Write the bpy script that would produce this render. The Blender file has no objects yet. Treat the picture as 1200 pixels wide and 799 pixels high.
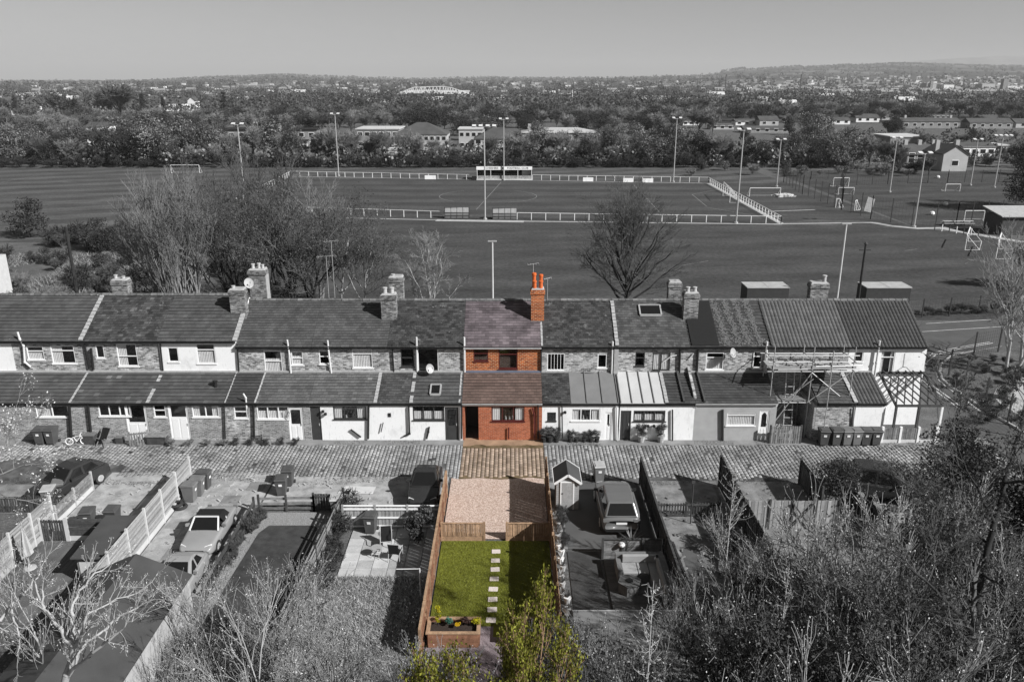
import bpy, math, random
import numpy as np
from mathutils import Vector, Matrix
random.seed(11); np.random.seed(11)
SC = bpy.context.scene
COL = SC.collection
# ------------------------------------------------------------------ camera
CAM_H = 21.0
PITCH = math.atan((399.5-93)/950.0)
cam = bpy.data.cameras.new('camera'); camo = bpy.data.objects.new('camera', cam); COL.objects.link(camo)
camo.location = (0, 0, CAM_H); camo.rotation_euler = (math.pi/2-PITCH, 0, 0)
cam.sensor_width = 36; cam.lens = 28.5; cam.clip_start = 0.3; cam.clip_end = 40000
SC.camera = camo
SC.render.resolution_x = 1024; SC.render.resolution_y = 681
# ------------------------------------------------------------------ sky + sun
SUN = Vector((1.0, -0.62, 0.85)).normalized()
EL = math.asin(SUN.z); AZ = math.atan2(SUN.x, SUN.y)      # azimuth clockwise from +Y
w = bpy.data.worlds.new('World'); SC.world = w; w.use_nodes = True
nt = w.node_tree; nt.nodes.clear()
sky = nt.nodes.new('ShaderNodeTexSky'); sky.sky_type = 'NISHITA'; sky.sun_disc = False
sky.sun_elevation = EL; sky.sun_rotation = AZ; sky.altitude = 100; sky.air_density = 0.8; sky.dust_density = 0.7
bw = nt.nodes.new('ShaderNodeRGBToBW'); bg = nt.nodes.new('ShaderNodeBackground'); wo = nt.nodes.new('ShaderNodeOutputWorld')
bg.inputs[1].default_value = 0.05
nt.links.new(sky.outputs[0], bw.inputs[0]); nt.links.new(bw.outputs[0], bg.inputs[0]); nt.links.new(bg.outputs[0], wo.inputs[0])
sl = bpy.data.lights.new('sun', 'SUN'); so = bpy.data.objects.new('sun', sl); COL.objects.link(so)
sl.energy = 5.0; sl.angle = math.radians(0.5); sl.color = (1.0, 0.998, 0.994)
so.rotation_euler = SUN.to_track_quat('Z', 'Y').to_euler(); so.location = (60, -40, 80)
SC.view_settings.view_transform = 'Standard'; SC.view_settings.look = 'None'
SC.view_settings.exposure = 0.5; SC.view_settings.gamma = 1
SC.cycles.max_bounces = 5; SC.cycles.diffuse_bounces = 2; SC.cycles.glossy_bounces = 2
SC.cycles.transparent_max_bounces = 12; SC.cycles.volume_bounces = 0
# ------------------------------------------------------------------ place helpers (photo measurement -> metres)
CP, SP = math.cos(PITCH), math.sin(PITCH)
def ray(px, py):
    u = (px-600)/950.0; v = (py-399.5)/950.0
    return (u, CP-v*SP, -SP-v*CP)
def G(px, py, z=0.0):
    d = ray(px, py); t = (z-CAM_H)/d[2]; return Vector((d[0]*t, d[1]*t, z))
def Wp(px, py, Y):
    d = ray(px, py); t = Y/d[1]; return Vector((d[0]*t, Y, CAM_H+d[2]*t))
# ------------------------------------------------------------------ object helpers
def props(o, label=None, cat=None, group=None, kind=None):
    if label: o['label'] = label
    if cat: o['category'] = cat
    if group: o['group'] = group
    if kind: o['kind'] = kind
    return o
def thing(name, label, cat, loc=(0, 0, 0), rz=0.0, group=None):
    o = bpy.data.objects.new(name, None); COL.objects.link(o)
    o.empty_display_size = 0.2
    o.location = loc; o.rotation_euler = (0, 0, rz)
    return props(o, label, cat, group)
def chain_loc(p):
    v = Vector((0, 0, 0))
    while p is not None:
        v += Vector(p.location); p = p.parent
    return v
def kids(o): return [c for c in CH.get(o.name, [])]
CH = {}
def set_parent(o, p):
    o.parent = p; CH.setdefault(p.name, []).append(o)
def copy_tree(o, parent=None, link_mesh=True):
    c = o.copy(); COL.objects.link(c)
    if parent is not None: set_parent(c, parent)
    for k in list(CH.get(o.name, [])): copy_tree(k, c)
    return c
def put(proto, loc, rz=0.0, label=None, group=None, first=False, scale=None):
    c = proto if first else copy_tree(proto)
    c.location = loc; c.rotation_euler = (0, 0, rz)
    if scale is not None: c.scale = (scale, scale, scale) if isinstance(scale, (int, float)) else scale
    if label: c['label'] = label
    if group: c['group'] = group
    return c
def mesh_np(name, V, quads=None, tris=None, mats=(), tint=None, smooth=False):
    me = bpy.data.meshes.new(name)
    V = np.asarray(V, dtype=np.float32).reshape(-1, 3)
    q = np.asarray(quads, dtype=np.int32).reshape(-1, 4) if quads is not None and len(quads) else np.zeros((0, 4), np.int32)
    t = np.asarray(tris, dtype=np.int32).reshape(-1, 3) if tris is not None and len(tris) else np.zeros((0, 3), np.int32)
    me.vertices.add(len(V)); me.vertices.foreach_set('co', V.ravel())
    nl = q.size+t.size; me.loops.add(nl)
    me.loops.foreach_set('vertex_index', np.concatenate([q.ravel(), t.ravel()]))
    me.polygons.add(len(q)+len(t))
    ls = np.concatenate([np.arange(len(q))*4, q.size+np.arange(len(t))*3]).astype(np.int32)
    me.polygons.foreach_set('loop_start', ls)
    if smooth: me.polygons.foreach_set('use_smooth', np.ones(len(q)+len(t), dtype=bool))
    me.update(calc_edges=True)
    if tint is not None:
        a = me.attributes.new('tint', 'FLOAT', 'POINT'); a.data.foreach_set('value', np.asarray(tint, dtype=np.float32))
    for m in mats: me.materials.append(m)
    return me
def link(name, me, parent=None, loc=None, **k):
    o = bpy.data.objects.new(name, me); COL.objects.link(o)
    if parent is not None: set_parent(o, parent)
    if loc is not None: o.location = loc
    return props(o, **k)
class MB:
    """collects polygons, builds ONE mesh object; coordinates are world coordinates unless local=True"""
    def __init__(s): s.v = []; s.f = []; s.t = []; s.cur = 1.0
    def poly(s, pts):
        n = len(s.v); s.v += [tuple(p) for p in pts]; s.t += [s.cur]*len(pts); s.f.append(tuple(range(n, n+len(pts)))); return s
    def box(s, x0, y0, z0, x1, y1, z1):
        if x1 < x0: x0, x1 = x1, x0
        if y1 < y0: y0, y1 = y1, y0
        if z1 < z0: z0, z1 = z1, z0
        n = len(s.v)
        s.v += [(x0,y0,z0),(x1,y0,z0),(x1,y1,z0),(x0,y1,z0),(x0,y0,z1),(x1,y0,z1),(x1,y1,z1),(x0,y1,z1)]
        s.t += [s.cur]*8
        s.f += [tuple(n+i for i in f) for f in ((0,3,2,1),(4,5,6,7),(0,1,5,4),(1,2,6,5),(2,3,7,6),(3,0,4,7))]; return s
    def bar(s, a, b, wd, ht, up=(0, 0, 1)):
        a = Vector(a); b = Vector(b); d = (b-a)
        if d.length < 1e-6: return s
        d.normalize(); u = Vector(up)
        if abs(d.dot(u)) > 0.98: u = Vector((0, 1, 0))
        sd = d.cross(u).normalized()*wd/2; uu = sd.cross(d).normalized()*ht/2
        n = len(s.v)
        for p in (a, b):
            s.v += [tuple(p-sd-uu), tuple(p+sd-uu), tuple(p+sd+uu), tuple(p-sd+uu)]
        s.t += [s.cur]*8
        s.f += [tuple(n+i for i in f) for f in ((0,1,2,3),(7,6,5,4),(0,4,5,1),(1,5,6,2),(2,6,7,3),(3,7,4,0))]; return s
    def tube(s, a, b, r0, r1=None, n=8, cap=True):
        r1 = r0 if r1 is None else r1
        a = Vector(a); b = Vector(b); d = (b-a).normalized()
        u = Vector((0, 0, 1)) if abs(d.z) < 0.9 else Vector((1, 0, 0))
        e1 = d.cross(u).normalized(); e2 = d.cross(e1)
        k = len(s.v)
        for p, r in ((a, r0), (b, r1)):
            for i in range(n):
                t = 2*math.pi*i/n; s.v.append(tuple(p+e1*(r*math.cos(t))+e2*(r*math.sin(t))))
        s.t += [s.cur]*(2*n)
        for i in range(n): s.f.append((k+i, k+(i+1) % n, k+n+(i+1) % n, k+n+i))
        if cap: s.f.append(tuple(k+i for i in range(n-1, -1, -1))); s.f.append(tuple(k+n+i for i in range(n)))
        return s
    def path(s, pts, r, n=6):
        for a, b in zip(pts[:-1], pts[1:]): s.tube(a, b, r, r, n)
        return s
    def lathe(s, c, prof, n=12):
        k = len(s.v); m = len(prof)
        for r, z in prof:
            for i in range(n):
                t = 2*math.pi*i/n; s.v.append((c[0]+r*math.cos(t), c[1]+r*math.sin(t), c[2]+z))
        s.t += [s.cur]*(n*m)
        for j in range(m-1):
            for i in range(n): s.f.append((k+j*n+i, k+j*n+(i+1) % n, k+(j+1)*n+(i+1) % n, k+(j+1)*n+i))
        s.f.append(tuple(k+i for i in range(n-1, -1, -1))); s.f.append(tuple(k+(m-1)*n+i for i in range(n))); return s
    def prism(s, prof, d):     # prof: closed loop of 3-D points, d: extrusion vector
        n = len(prof); k = len(s.v); d = Vector(d)
        s.v += [tuple(Vector(p)) for p in prof]+[tuple(Vector(p)+d) for p in prof]; s.t += [s.cur]*(2*n)
        s.f.append(tuple(k+i for i in range(n-1, -1, -1))); s.f.append(tuple(k+n+i for i in range(n)))
        for i in range(n): s.f.append((k+i, k+(i+1) % n, k+n+(i+1) % n, k+n+i))
        return s
    def build(s, name, mat, parent=None, loc=None, bevel=0, smooth=False, **k):
        off = chain_loc(parent) if parent is not None else Vector(loc if loc is not None else (0, 0, 0))
        me = bpy.data.meshes.new(name)
        me.from_pydata([(x-off.x, y-off.y, z-off.z) for x, y, z in s.v], [], s.f)
        a = me.attributes.new('tint', 'FLOAT', 'POINT'); a.data.foreach_set('value', s.t)
        for m in (mat if isinstance(mat, (list, tuple)) else [mat]): me.materials.append(m)
        if smooth: me.polygons.foreach_set('use_smooth', [True]*len(me.polygons))
        me.update()
        o = bpy.data.objects.new(name, me); COL.objects.link(o)
        if parent is not None: set_parent(o, parent)
        elif loc is not None: o.location = loc
        if bevel:
            b = o.modifiers.new('bevel', 'BEVEL'); b.width = bevel; b.segments = 2; b.limit_method = 'ANGLE'
        return props(o, **k)
# ------------------------------------------------------------------ materials
def rgb(c):
    if isinstance(c, (int, float)): return (c, c, c, 1)
    return (c[0], c[1], c[2], 1)
class NT:
    def __init__(s, name, rough=0.85, spec=0.3):
        s.m = bpy.data.materials.new(name); s.m.use_nodes = True; s.n = s.m.node_tree.nodes; s.l = s.m.node_tree.links
        s.n.clear(); s.o = s.n.new('ShaderNodeOutputMaterial'); s.b = s.n.new('ShaderNodeBsdfPrincipled')
        s.l.new(s.b.outputs[0], s.o.inputs[0]); s.b.inputs['Roughness'].default_value = rough
        s.b.inputs['Specular IOR Level'].default_value = spec
        s.geo = s.n.new('ShaderNodeNewGeometry')
    def noise(s, scale, detail=4, vec=None, rough=0.55, dist=0.0):
        n = s.n.new('ShaderNodeTexNoise'); n.inputs['Scale'].default_value = scale; n.inputs['Detail'].default_value = detail
        n.inputs['Roughness'].default_value = rough; n.inputs['Distortion'].default_value = dist
        s.l.new(vec if vec is not None else s.geo.outputs['Position'], n.inputs['Vector']); return n.outputs[0]
    def ramp(s, fac, stops):
        r = s.n.new('ShaderNodeValToRGB'); e = r.color_ramp.elements
        e[0].position = stops[0][0]; e[0].color = rgb(stops[0][1]); e[1].position = stops[-1][0]; e[1].color = rgb(stops[-1][1])
        for p, c in stops[1:-1]:
            x = e.new(p); x.color = rgb(c)
        s.l.new(fac, r.inputs[0]); return r.outputs[0]
    def mix(s, fac, a, b, mode='MIX'):
        m = s.n.new('ShaderNodeMixRGB'); m.blend_type = mode
        for i, x in ((0, fac), (1, a), (2, b)):
            if hasattr(x, 'links') or isinstance(x, bpy.types.NodeSocket): s.l.new(x, m.inputs[i])
            else: m.inputs[i].default_value = x if i == 0 else rgb(x)
        return m.outputs[0]
    def math(s, op, a, b=0.0):
        m = s.n.new('ShaderNodeMath'); m.operation = op
        for i, x in ((0, a), (1, b)):
            if isinstance(x, bpy.types.NodeSocket): s.l.new(x, m.inputs[i])
            else: m.inputs[i].default_value = x
        return m.outputs[0]
    def attr(s, name='tint'):
        a = s.n.new('ShaderNodeAttribute'); a.attribute_name = name; return a.outputs['Fac']
    def bump(s, h, strength=0.4, dist=0.02):
        b = s.n.new('ShaderNodeBump'); b.inputs['Strength'].default_value = strength; b.inputs['Distance'].default_value = dist
        s.l.new(h, b.inputs['Height']); s.l.new(b.outputs[0], s.b.inputs['Normal'])
    def col(s, c): s.l.new(c, s.b.inputs['Base Color']); return s.m
    def vec(s, sx=1, sy=1, sz=1, swap=False):
        m = s.n.new('ShaderNodeMapping'); m.inputs['Scale'].default_value = (sx, sy, sz)
        if swap:
            sp = s.n.new('ShaderNodeSeparateXYZ'); s.l.new(s.geo.outputs['Position'], sp.inputs[0])
            cb = s.n.new('ShaderNodeCombineXYZ'); s.l.new(s.math('ADD', sp.outputs[0], sp.outputs[1]), cb.inputs[0]); s.l.new(sp.outputs[2], cb.inputs[1])
            s.l.new(cb.outputs[0], m.inputs['Vector'])
        else: s.l.new(s.geo.outputs['Position'], m.inputs['Vector'])
        return m.outputs[0]
def tup(c, k):
    return c*k if isinstance(c, (int, float)) else tuple(x*k for x in c)
def M_plain(name, c, rough=0.7, var=0.25, scale=3.0, bump=0.15, spec=0.3, metal=0.0, fine=40.0):
    t = NT(name, rough, spec); t.b.inputs['Metallic'].default_value = metal
    a = t.noise(scale, 5); b = t.noise(fine, 3)
    c1 = t.ramp(a, [(0.3, tup(c, 1-var)), (0.7, tup(c, 1+var))])
    c2 = t.mix(0.35, c1, t.ramp(b, [(0.3, tup(c, 1-var*1.5)), (0.7, tup(c, 1+var))]))
    if bump: t.bump(b, bump, 0.01)
    return t.col(c2)
def M_tint(name, c, rough=0.8, var=0.2, scale=2.0, bump=0.2, moss=None, mossc=0.5, spec=0.3, fine=30.0):
    """base colour times the per-piece tint, with weathering patches"""
    t = NT(name, rough, spec)
    a = t.noise(scale, 6); f = t.noise(fine, 3)
    base = t.mix(1.0, t.ramp(a, [(0.3, tup(c, 1-var)), (0.7, tup(c, 1+var))]), t.attr(), 'MULTIPLY')
    base = t.mix(0.5, base, t.mix(1.0, base, t.ramp(f, [(0.3, 0.6), (0.7, 1.4)]), 'MULTIPLY'))
    if moss is not None:
        mm = t.ramp(t.noise(moss[0], 6, rough=0.7), [(moss[1], 0.0), (moss[1]+0.07, 1.0)])
        base = t.mix(mm, base, mossc)
    if bump: t.bump(f, bump, 0.01)
    return t.col(base)
def M_brick(name, c1, c2, mortar, bw=0.225, bh=0.075, ms=0.012, rough=0.9, var=0.3, soot=0.35):
    t = NT(name, rough, 0.2)
    b = t.n.new('ShaderNodeTexBrick'); t.l.new(t.vec(swap=True), b.inputs['Vector'])
    b.inputs['Scale'].default_value = 1.0; b.inputs['Brick Width'].default_value = bw; b.inputs['Row Height'].default_value = bh
    b.inputs['Mortar Size'].default_value = ms; b.inputs['Mortar Smooth'].default_value = 0.2; b.inputs['Bias'].default_value = 0.0
    b.inputs['Color1'].default_value = rgb(c1); b.inputs['Color2'].default_value = rgb(c2); b.inputs['Mortar'].default_value = rgb(mortar)
    n = t.noise(1.3, 6, rough=0.65); f = t.noise(9.0, 3, vec=t.vec(1, 1, 3))
    c = t.mix(1.0, b.outputs['Color'], t.ramp(n, [(0.3, 1-soot), (0.7, 1+var*0.6)]), 'MULTIPLY')
    c = t.mix(0.7, c, t.mix(1.0, c, t.ramp(f, [(0.32, 0.55), (0.68, 1.45)]), 'MULTIPLY'))
    t.bump(t.math('SUBTRACT', 1.0, b.outputs['Fac']), 0.5, 0.012)
    return t.col(c)
def M_glass(name='window_glass'):
    t = NT(name, 0.04, 0.5)
    gl = t.n.new('ShaderNodeBsdfGlossy'); gl.inputs['Roughness'].default_value = 0.03
    tr = t.n.new('ShaderNodeBsdfTransparent'); tr.inputs[0].default_value = (0.86, 0.86, 0.86, 1)
    fr = t.n.new('ShaderNodeValue'); fr.outputs[0].default_value = 0.13
    mx = t.n.new('ShaderNodeMixShader'); t.l.new(fr.outputs[0], mx.inputs[0]); t.l.new(tr.outputs[0], mx.inputs[1]); t.l.new(gl.outputs[0], mx.inputs[2])
    t.l.new(mx.outputs[0], t.o.inputs[0]); return t.m
def M_leaf(name, c, var=0.5, trans=0.25):
    t = NT(name, 0.6, 0.25)
    cc = t.mix(1.0, c, t.attr(), 'MULTIPLY')
    t.l.new(cc, t.b.inputs['Base Color'])
    if trans:
        tl = t.n.new('ShaderNodeBsdfTranslucent'); t.l.new(cc, tl.inputs[0])
        mx = t.n.new('ShaderNodeMixShader'); mx.inputs[0].default_value = trans
        t.l.new(t.b.outputs[0], mx.inputs[1]); t.l.new(tl.outputs[0], mx.inputs[2]); t.l.new(mx.outputs[0], t.o.inputs[0])
    return t.m
MAT = {}
MAT['glass'] = M_glass()
MAT['upvc'] = M_plain('white_upvc', 0.78, 0.35, 0.04, 3, 0)
t = NT('white_masonry_paint', 0.8, 0.3); c = t.mix(t.ramp(t.noise(1.1, 7, rough=.7), [(.52, 0.), (.72, .55)]), 0.80, 0.50); c = t.mix(t.ramp(t.noise(6, 5, vec=t.vec(2.2, 1, .35)), [(.6, 0.), (.72, .5)]), c, 0.36); t.bump(t.noise(18, 4), .3, .01); MAT['white_paint'] = t.col(c)
MAT['white_pipe'] = M_plain('grey_white_plastic', 0.6, 0.4, 0.12, 3, 0)
MAT['black_plastic'] = M_plain('black_plastic', 0.02, 0.4, 0.2, 3, 0)
MAT['dark_frame'] = M_plain('dark_window_frame', 0.045, 0.5, 0.2, 3, 0)
MAT['brown_frame'] = M_plain('brown_red_window_frame', (0.09, 0.02, 0.018), 0.4, 0.15, 3, 0)
MAT['stone_brick'] = M_brick('pale_grey_weathered_brick', 0.56, 0.10, 0.42, 0.25, 0.10, 0.016, soot=0.45)
MAT['grey_brick'] = M_brick('grey_rustic_brick', 0.38, 0.12, 0.42, 0.23, 0.078, 0.014)
MAT['chimney_brick'] = M_brick('sooty_grey_chimney_brick', 0.34, 0.07, 0.22, 0.24, 0.09, 0.014, soot=0.5)
MAT['red_brick_old'] = M_brick('old_orange_red_brick', (0.46, 0.115, 0.03), (0.20, 0.038, 0.014), (0.50, 0.33, 0.20), 0.26, 0.10, 0.014, soot=0.35)
MAT['red_brick_new'] = M_brick('smooth_orange_brick', (0.42, 0.125, 0.058), (0.30, 0.075, 0.032), (0.36, 0.22, 0.16), 0.235, 0.085, 0.011, soot=0.15, var=0.15)
MAT['grey_render'] = M_plain('pebbledash_render', 0.36, 0.95, 0.12, 2, 0.8, fine=60)
MAT['slate_dark'] = M_tint('dark_slate', 0.046, 0.6, 0.25, 1.2, 0.3, moss=(2.2, 0.6), mossc=0.15)
MAT['tile_grey'] = M_tint('grey_concrete_tile', 0.070, 0.85, 0.25, 0.9, 0.3, moss=(9, 0.70), mossc=0.3)
MAT['tile_light'] = M_tint('light_grey_concrete_tile', 0.105, 0.85, 0.25, 0.9, 0.3, moss=(7, 0.66), mossc=0.34)
MAT['tile_black'] = M_tint('black_concrete_tile', 0.05, 0.75, 0.2, 1.5, 0.3, moss=(10, 0.7), mossc=0.22)
MAT['pantile'] = M_tint('dark_pantile', 0.058, 0.7, 0.2, 1.5, 0.3, moss=(8, 0.70), mossc=0.3)
MAT['red_plot_slate'] = M_tint('mauve_grey_slate', (0.116, 0.098, 0.105), 0.5, 0.45, 0.9, 0.25)
MAT['red_plot_tile'] = M_tint('brown_concrete_tile', (0.115, 0.080, 0.068), 0.75, 0.2, 1.2, 0.25, moss=(9, 0.69), mossc=(0.30, 0.25, 0.20))
MAT['ridge'] = M_tint('ridge_tile', 0.12, 0.85, 0.3, 4, 0.3, moss=(8, 0.6), mossc=0.32)
MAT['mortar'] = M_plain('lime_mortar_coping', 0.34, 0.95, 0.25, 5, 0.4)
MAT['metal_roof_pale'] = M_plain('pale_metal_roof', 0.46, 0.45, 0.12, 0.8, 0.05)
MAT['metal_roof_grey'] = M_plain('grey_felt_panel', 0.17, 0.6, 0.15, 1.0, 0.05)
MAT['felt'] = M_plain('mineral_felt', 0.06, 0.9, 0.25, 1.0, 0.5)
MAT['lead'] = M_plain('lead_flashing', (0.13, 0.15, 0.20), 0.5, 0.2, 2, 0.1)
MAT['clay_pot'] = M_plain('terracotta', (0.55, 0.12, 0.03), 0.8, 0.2, 6, 0.1)
MAT['grey_pot'] = M_plain('pale_clay', 0.42, 0.8, 0.25, 6, 0.1)
MAT['curtain'] = M_plain('curtain_cloth', 0.7, 0.9, 0.1, 6, 0.05)
MAT['galv'] = M_plain('galvanised_steel', 0.5, 0.4, 0.15, 4, 0, metal=0.4)
MAT['timber_grey'] = M_tint('weathered_timber', 0.19, 0.9, 0.3, 5, 0.3)
MAT['timber_pale'] = M_tint('pale_timber', 0.30, 0.85, 0.12, 4, 0.2)
MAT['timber_dark'] = M_tint('dark_stained_timber', 0.055, 0.85, 0.3, 5, 0.3)
MAT['timber_orange'] = M_tint('orange_brown_timber', (0.21, 0.105, 0.062), 0.8, 0.2, 5, 0.25)
MAT['timber_tan'] = M_tint('tan_timber', (0.33, 0.215, 0.135), 0.85, 0.25, 5, 0.25)
MAT['concrete'] = M_plain('concrete', 0.38, 0.95, 0.2, 2.5, 0.3)
MAT['concrete_white'] = M_plain('white_washed_concrete', 0.52, 0.9, 0.12, 2.5, 0.2)
MAT['bark'] = M_plain('grey_bark', 0.20, 0.95, 0.35, 3, 0.4)
MAT['bark_pale'] = M_plain('pale_bark', 0.36, 0.9, 0.3, 3, 0.3)
MAT['bark_dark'] = M_plain('dark_bark', 0.028, 0.95, 0.35, 3, 0.4)
MAT['black_car'] = M_plain('black_car_paint', 0.03, 0.18, 0.05, 3, 0, spec=0.6)
MAT['silver_car'] = M_plain('dark_silver_car_paint', 0.16, 0.25, 0.05, 3, 0, spec=0.5, metal=0.2)
MAT['pale_car'] = M_plain('pale_car_paint', 0.26, 0.3, 0.05, 3, 0, spec=0.5)
MAT['car_glass'] = M_plain('dark_car_glass', 0.01, 0.06, 0.05, 3, 0, spec=0.7)
MAT['rubber'] = M_plain('tyre_rubber', 0.03, 0.85, 0.2, 8, 0.1)
MAT['soft_black'] = M_plain('black_hood_fabric', 0.012, 0.9, 0.2, 6, 0.1)
MAT['lamp_white'] = M_plain('clear_lamp_lens', 0.65, 0.2, 0.05, 5, 0)
MAT['lamp_red'] = M_plain('dark_lamp_lens', 0.16, 0.2, 0.05, 5, 0)
MAT['bin'] = M_plain('bin_plastic', 0.075, 0.55, 0.2, 3, 0.05)
MAT['bin_mid'] = M_plain('mid_grey_bin_plastic', 0.15, 0.55, 0.2, 3, 0.05)
MAT['sticker'] = M_plain('white_sticker', 0.75, 0.6, 0.05, 5, 0)
# ================================================================== GROUND AND SURFACES
def sheet(name, pts, z, mat, kind='structure', sub=0, **k):
    mb = MB()
    mb.poly([(p[0], p[1], z) for p in pts]); return mb.build(name, mat, kind=kind, **k)
def rect(x0, y0, x1, y1): return [(x0, y0), (x1, y0), (x1, y1), (x0, y1)]
# far land: procedural patchwork of fields, hedges and woods
t = NT('far_land', 0.95, 0.1)
vo = t.n.new('ShaderNodeTexVoronoi'); vo.inputs['Scale'].default_value = 1.0; t.l.new(t.vec(0.0042, 0.0026, 0.0), vo.inputs['Vector'])
fld = t.ramp(vo.outputs['Color'], [(0.15, 0.05), (0.5, 0.10), (0.8, 0.19)])
wood = t.ramp(t.noise(0.004, 6, rough=0.65), [(0.47, 1.0), (0.53, 0.0)])
c = t.mix(wood, fld, t.ramp(t.noise(0.05, 4), [(0.3, 0.02), (0.7, 0.075)]))
ve = t.n.new('ShaderNodeTexVoronoi'); ve.feature = 'DISTANCE_TO_EDGE'; t.l.new(t.vec(0.0042, 0.0026, 0.0), ve.inputs['Vector'])
c = t.mix(t.ramp(ve.outputs[0], [(0.02, 1.0), (0.05, 0.0)]), c, 0.035)
MAT['far_land'] = t.col(c)
# rough dark ground near
t = NT('rough_ground', 0.95, 0.15)
c = t.ramp(t.noise(0.5, 8, rough=0.7), [(0.3, 0.035), (0.5, 0.09), (0.7, 0.17)])
c = t.mix(0.5, c, t.ramp(t.noise(12, 4), [(0.3, 0.03), (0.7, 0.2)])); t.bump(t.noise(5, 6), 0.8, 0.08)
MAT['rough_ground'] = t.col(c)
# grass pitch with faint mowing bands
def grass_mat(name, c, bands=0.0, var=0.2, rgbc=None, ang=0.0, worn=0.0):
    t = NT(name, 0.95, 0.1)
    base = rgbc if rgbc else c
    col = t.ramp(t.noise(0.12, 7, rough=0.65, vec=t.vec(1, 2.4, 1)), [(0.3, tup(base, 1-var)), (0.7, tup(base, 1+var))])
    f = t.ramp(t.noise(2.2, 5), [(0.3, 0.72), (0.7, 1.28)])
    f2 = t.ramp(t.noise(22, 3), [(0.3, 0.7), (0.7, 1.3)])
    col = t.mix(1.0, col, f, 'MULTIPLY'); col = t.mix(0.6, col, t.mix(1.0, col, f2, 'MULTIPLY'))
    if bands:
        wv = t.n.new('ShaderNodeTexWave'); wv.inputs['Scale'].default_value = 0.035; wv.inputs['Distortion'].default_value = 1.2
        mp = t.n.new('ShaderNodeMapping'); mp.inputs['Rotation'].default_value = (0, 0, ang); t.l.new(t.geo.outputs['Position'], mp.inputs[0])
        t.l.new(mp.outputs[0], wv.inputs[0])
        col = t.mix(1.0, col, t.ramp(wv.outputs[0], [(0.35, 1-bands), (0.65, 1+bands)]), 'MULTIPLY')
    if worn: col = t.mix(t.ramp(t.noise(0.07, 5), [(0.62, 0.0), (0.72, worn)]), col, tup(base, 2.2))
    t.bump(t.noise(60, 2), 0.4, 0.02); return t.col(col)
MAT['pitch'] = grass_mat('pitch_grass', 0.066, 0.14, 0.25, ang=1.57, worn=.18)
MAT['field'] = grass_mat('field_grass', 0.080, 0.17, 0.3, ang=1.15, worn=0.3)
MAT['near_field'] = grass_mat('near_field_grass', 0.062, 0.09, 0.28, ang=1.4, worn=.15)
MAT['asphalt'] = M_plain('asphalt', 0.085, 0.9, 0.2, 0.8, 0.3, fine=50)
MAT['path'] = M_plain('pale_path', 0.38, 0.95, 0.25, 1.5, 0.3)
MAT['line'] = M_plain('white_line_paint', 0.5, 0.9, 0.35, 1.5, 0)
MAT['faint_line'] = M_plain('worn_line_paint', 0.19, 0.9, 0.4, 0.8, 0)
# one big sheet to the horizon and a nearer sheet of rough ground
mb = MB(); mb.poly([(-16000, -300, 0), (16000, -300, 0), (16000, 20000, 0), (-16000, 20000, 0)])
mb.build('ground', MAT['far_land'], kind='structure')
sheet('rough_ground', rect(-300, -20, 300, 420), 0.004, MAT['rough_ground'])
sheet('playing_field', [(-240, 71), (44, 71.2), (62, 86), (76, 105), (60, 119.5), (58, 203), (30, 211), (-240, 218)], 0.008, MAT['field'])
sheet('near_field', [(-30, 71.05), (43.9, 71.25), (61.9, 86), (75.9, 105), (60, 119.4), (41, 123.3), (-48, 137)], 0.012, MAT['near_field'])
A, B, Cc, D = G(263, 247), G(338, 207), G(830, 213.8), G(915, 262)
sheet('football_pitch', [(A.x, A.y), (D.x, D.y), (Cc.x, Cc.y), (B.x, B.y)], 0.016, MAT['pitch'])
sheet('training_ground', [(60.3, 119), (62, 200), (135, 200), (120, 118), (78, 117)], 0.016, MAT['near_field'])
sheet('goal_training_area', [(42.5, 128), (42.5, 174), (59.8, 174), (59.8, 125)], 0.016, MAT['pitch'])
# markings on the pitch
def line_px(mb, a, b, wd, z=0.02):
    a = G(*a); b = G(*b); d = (b-a).normalized(); s = Vector((-d.y, d.x, 0))*wd/2
    mb.poly([(p.x, p.y, z) for p in (a-s, b-s, b+s, a+s)])
mb = MB()
for a, b in (((558, 246), (587, 214)), ((742, 216), (774, 250)), ((811, 228), (828, 242)), ((811, 228), (843, 222)), ((828, 243), (880, 252))): line_px(mb, a, b, 0.14)
cx = G(572, 230)
for k in range(44):
    a0, a1 = 2*math.pi*k/44, 2*math.pi*(k+1)/44
    if k in range(7, 15) or k in range(28, 36): continue
    p = [(cx.x+r*math.cos(a), cx.y+r*math.sin(a), 0.02) for r, a in ((9.1, a0), (9.25, a0), (9.25, a1), (9.1, a1))]; mb.poly(p)
mb.build('pitch_markings', MAT['faint_line'], kind='structure')
mb = MB()
for a, b in (((0, 214), (45, 206)), ((20, 206), (60, 204)), ((1000, 240), (1060, 246)), ((800, 311), (830, 306)), ((1060, 294), (1075, 292))): line_px(mb, a, b, 0.12, 0.022)
mb.build('field_markings', MAT['faint_line'], kind='structure')
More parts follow.
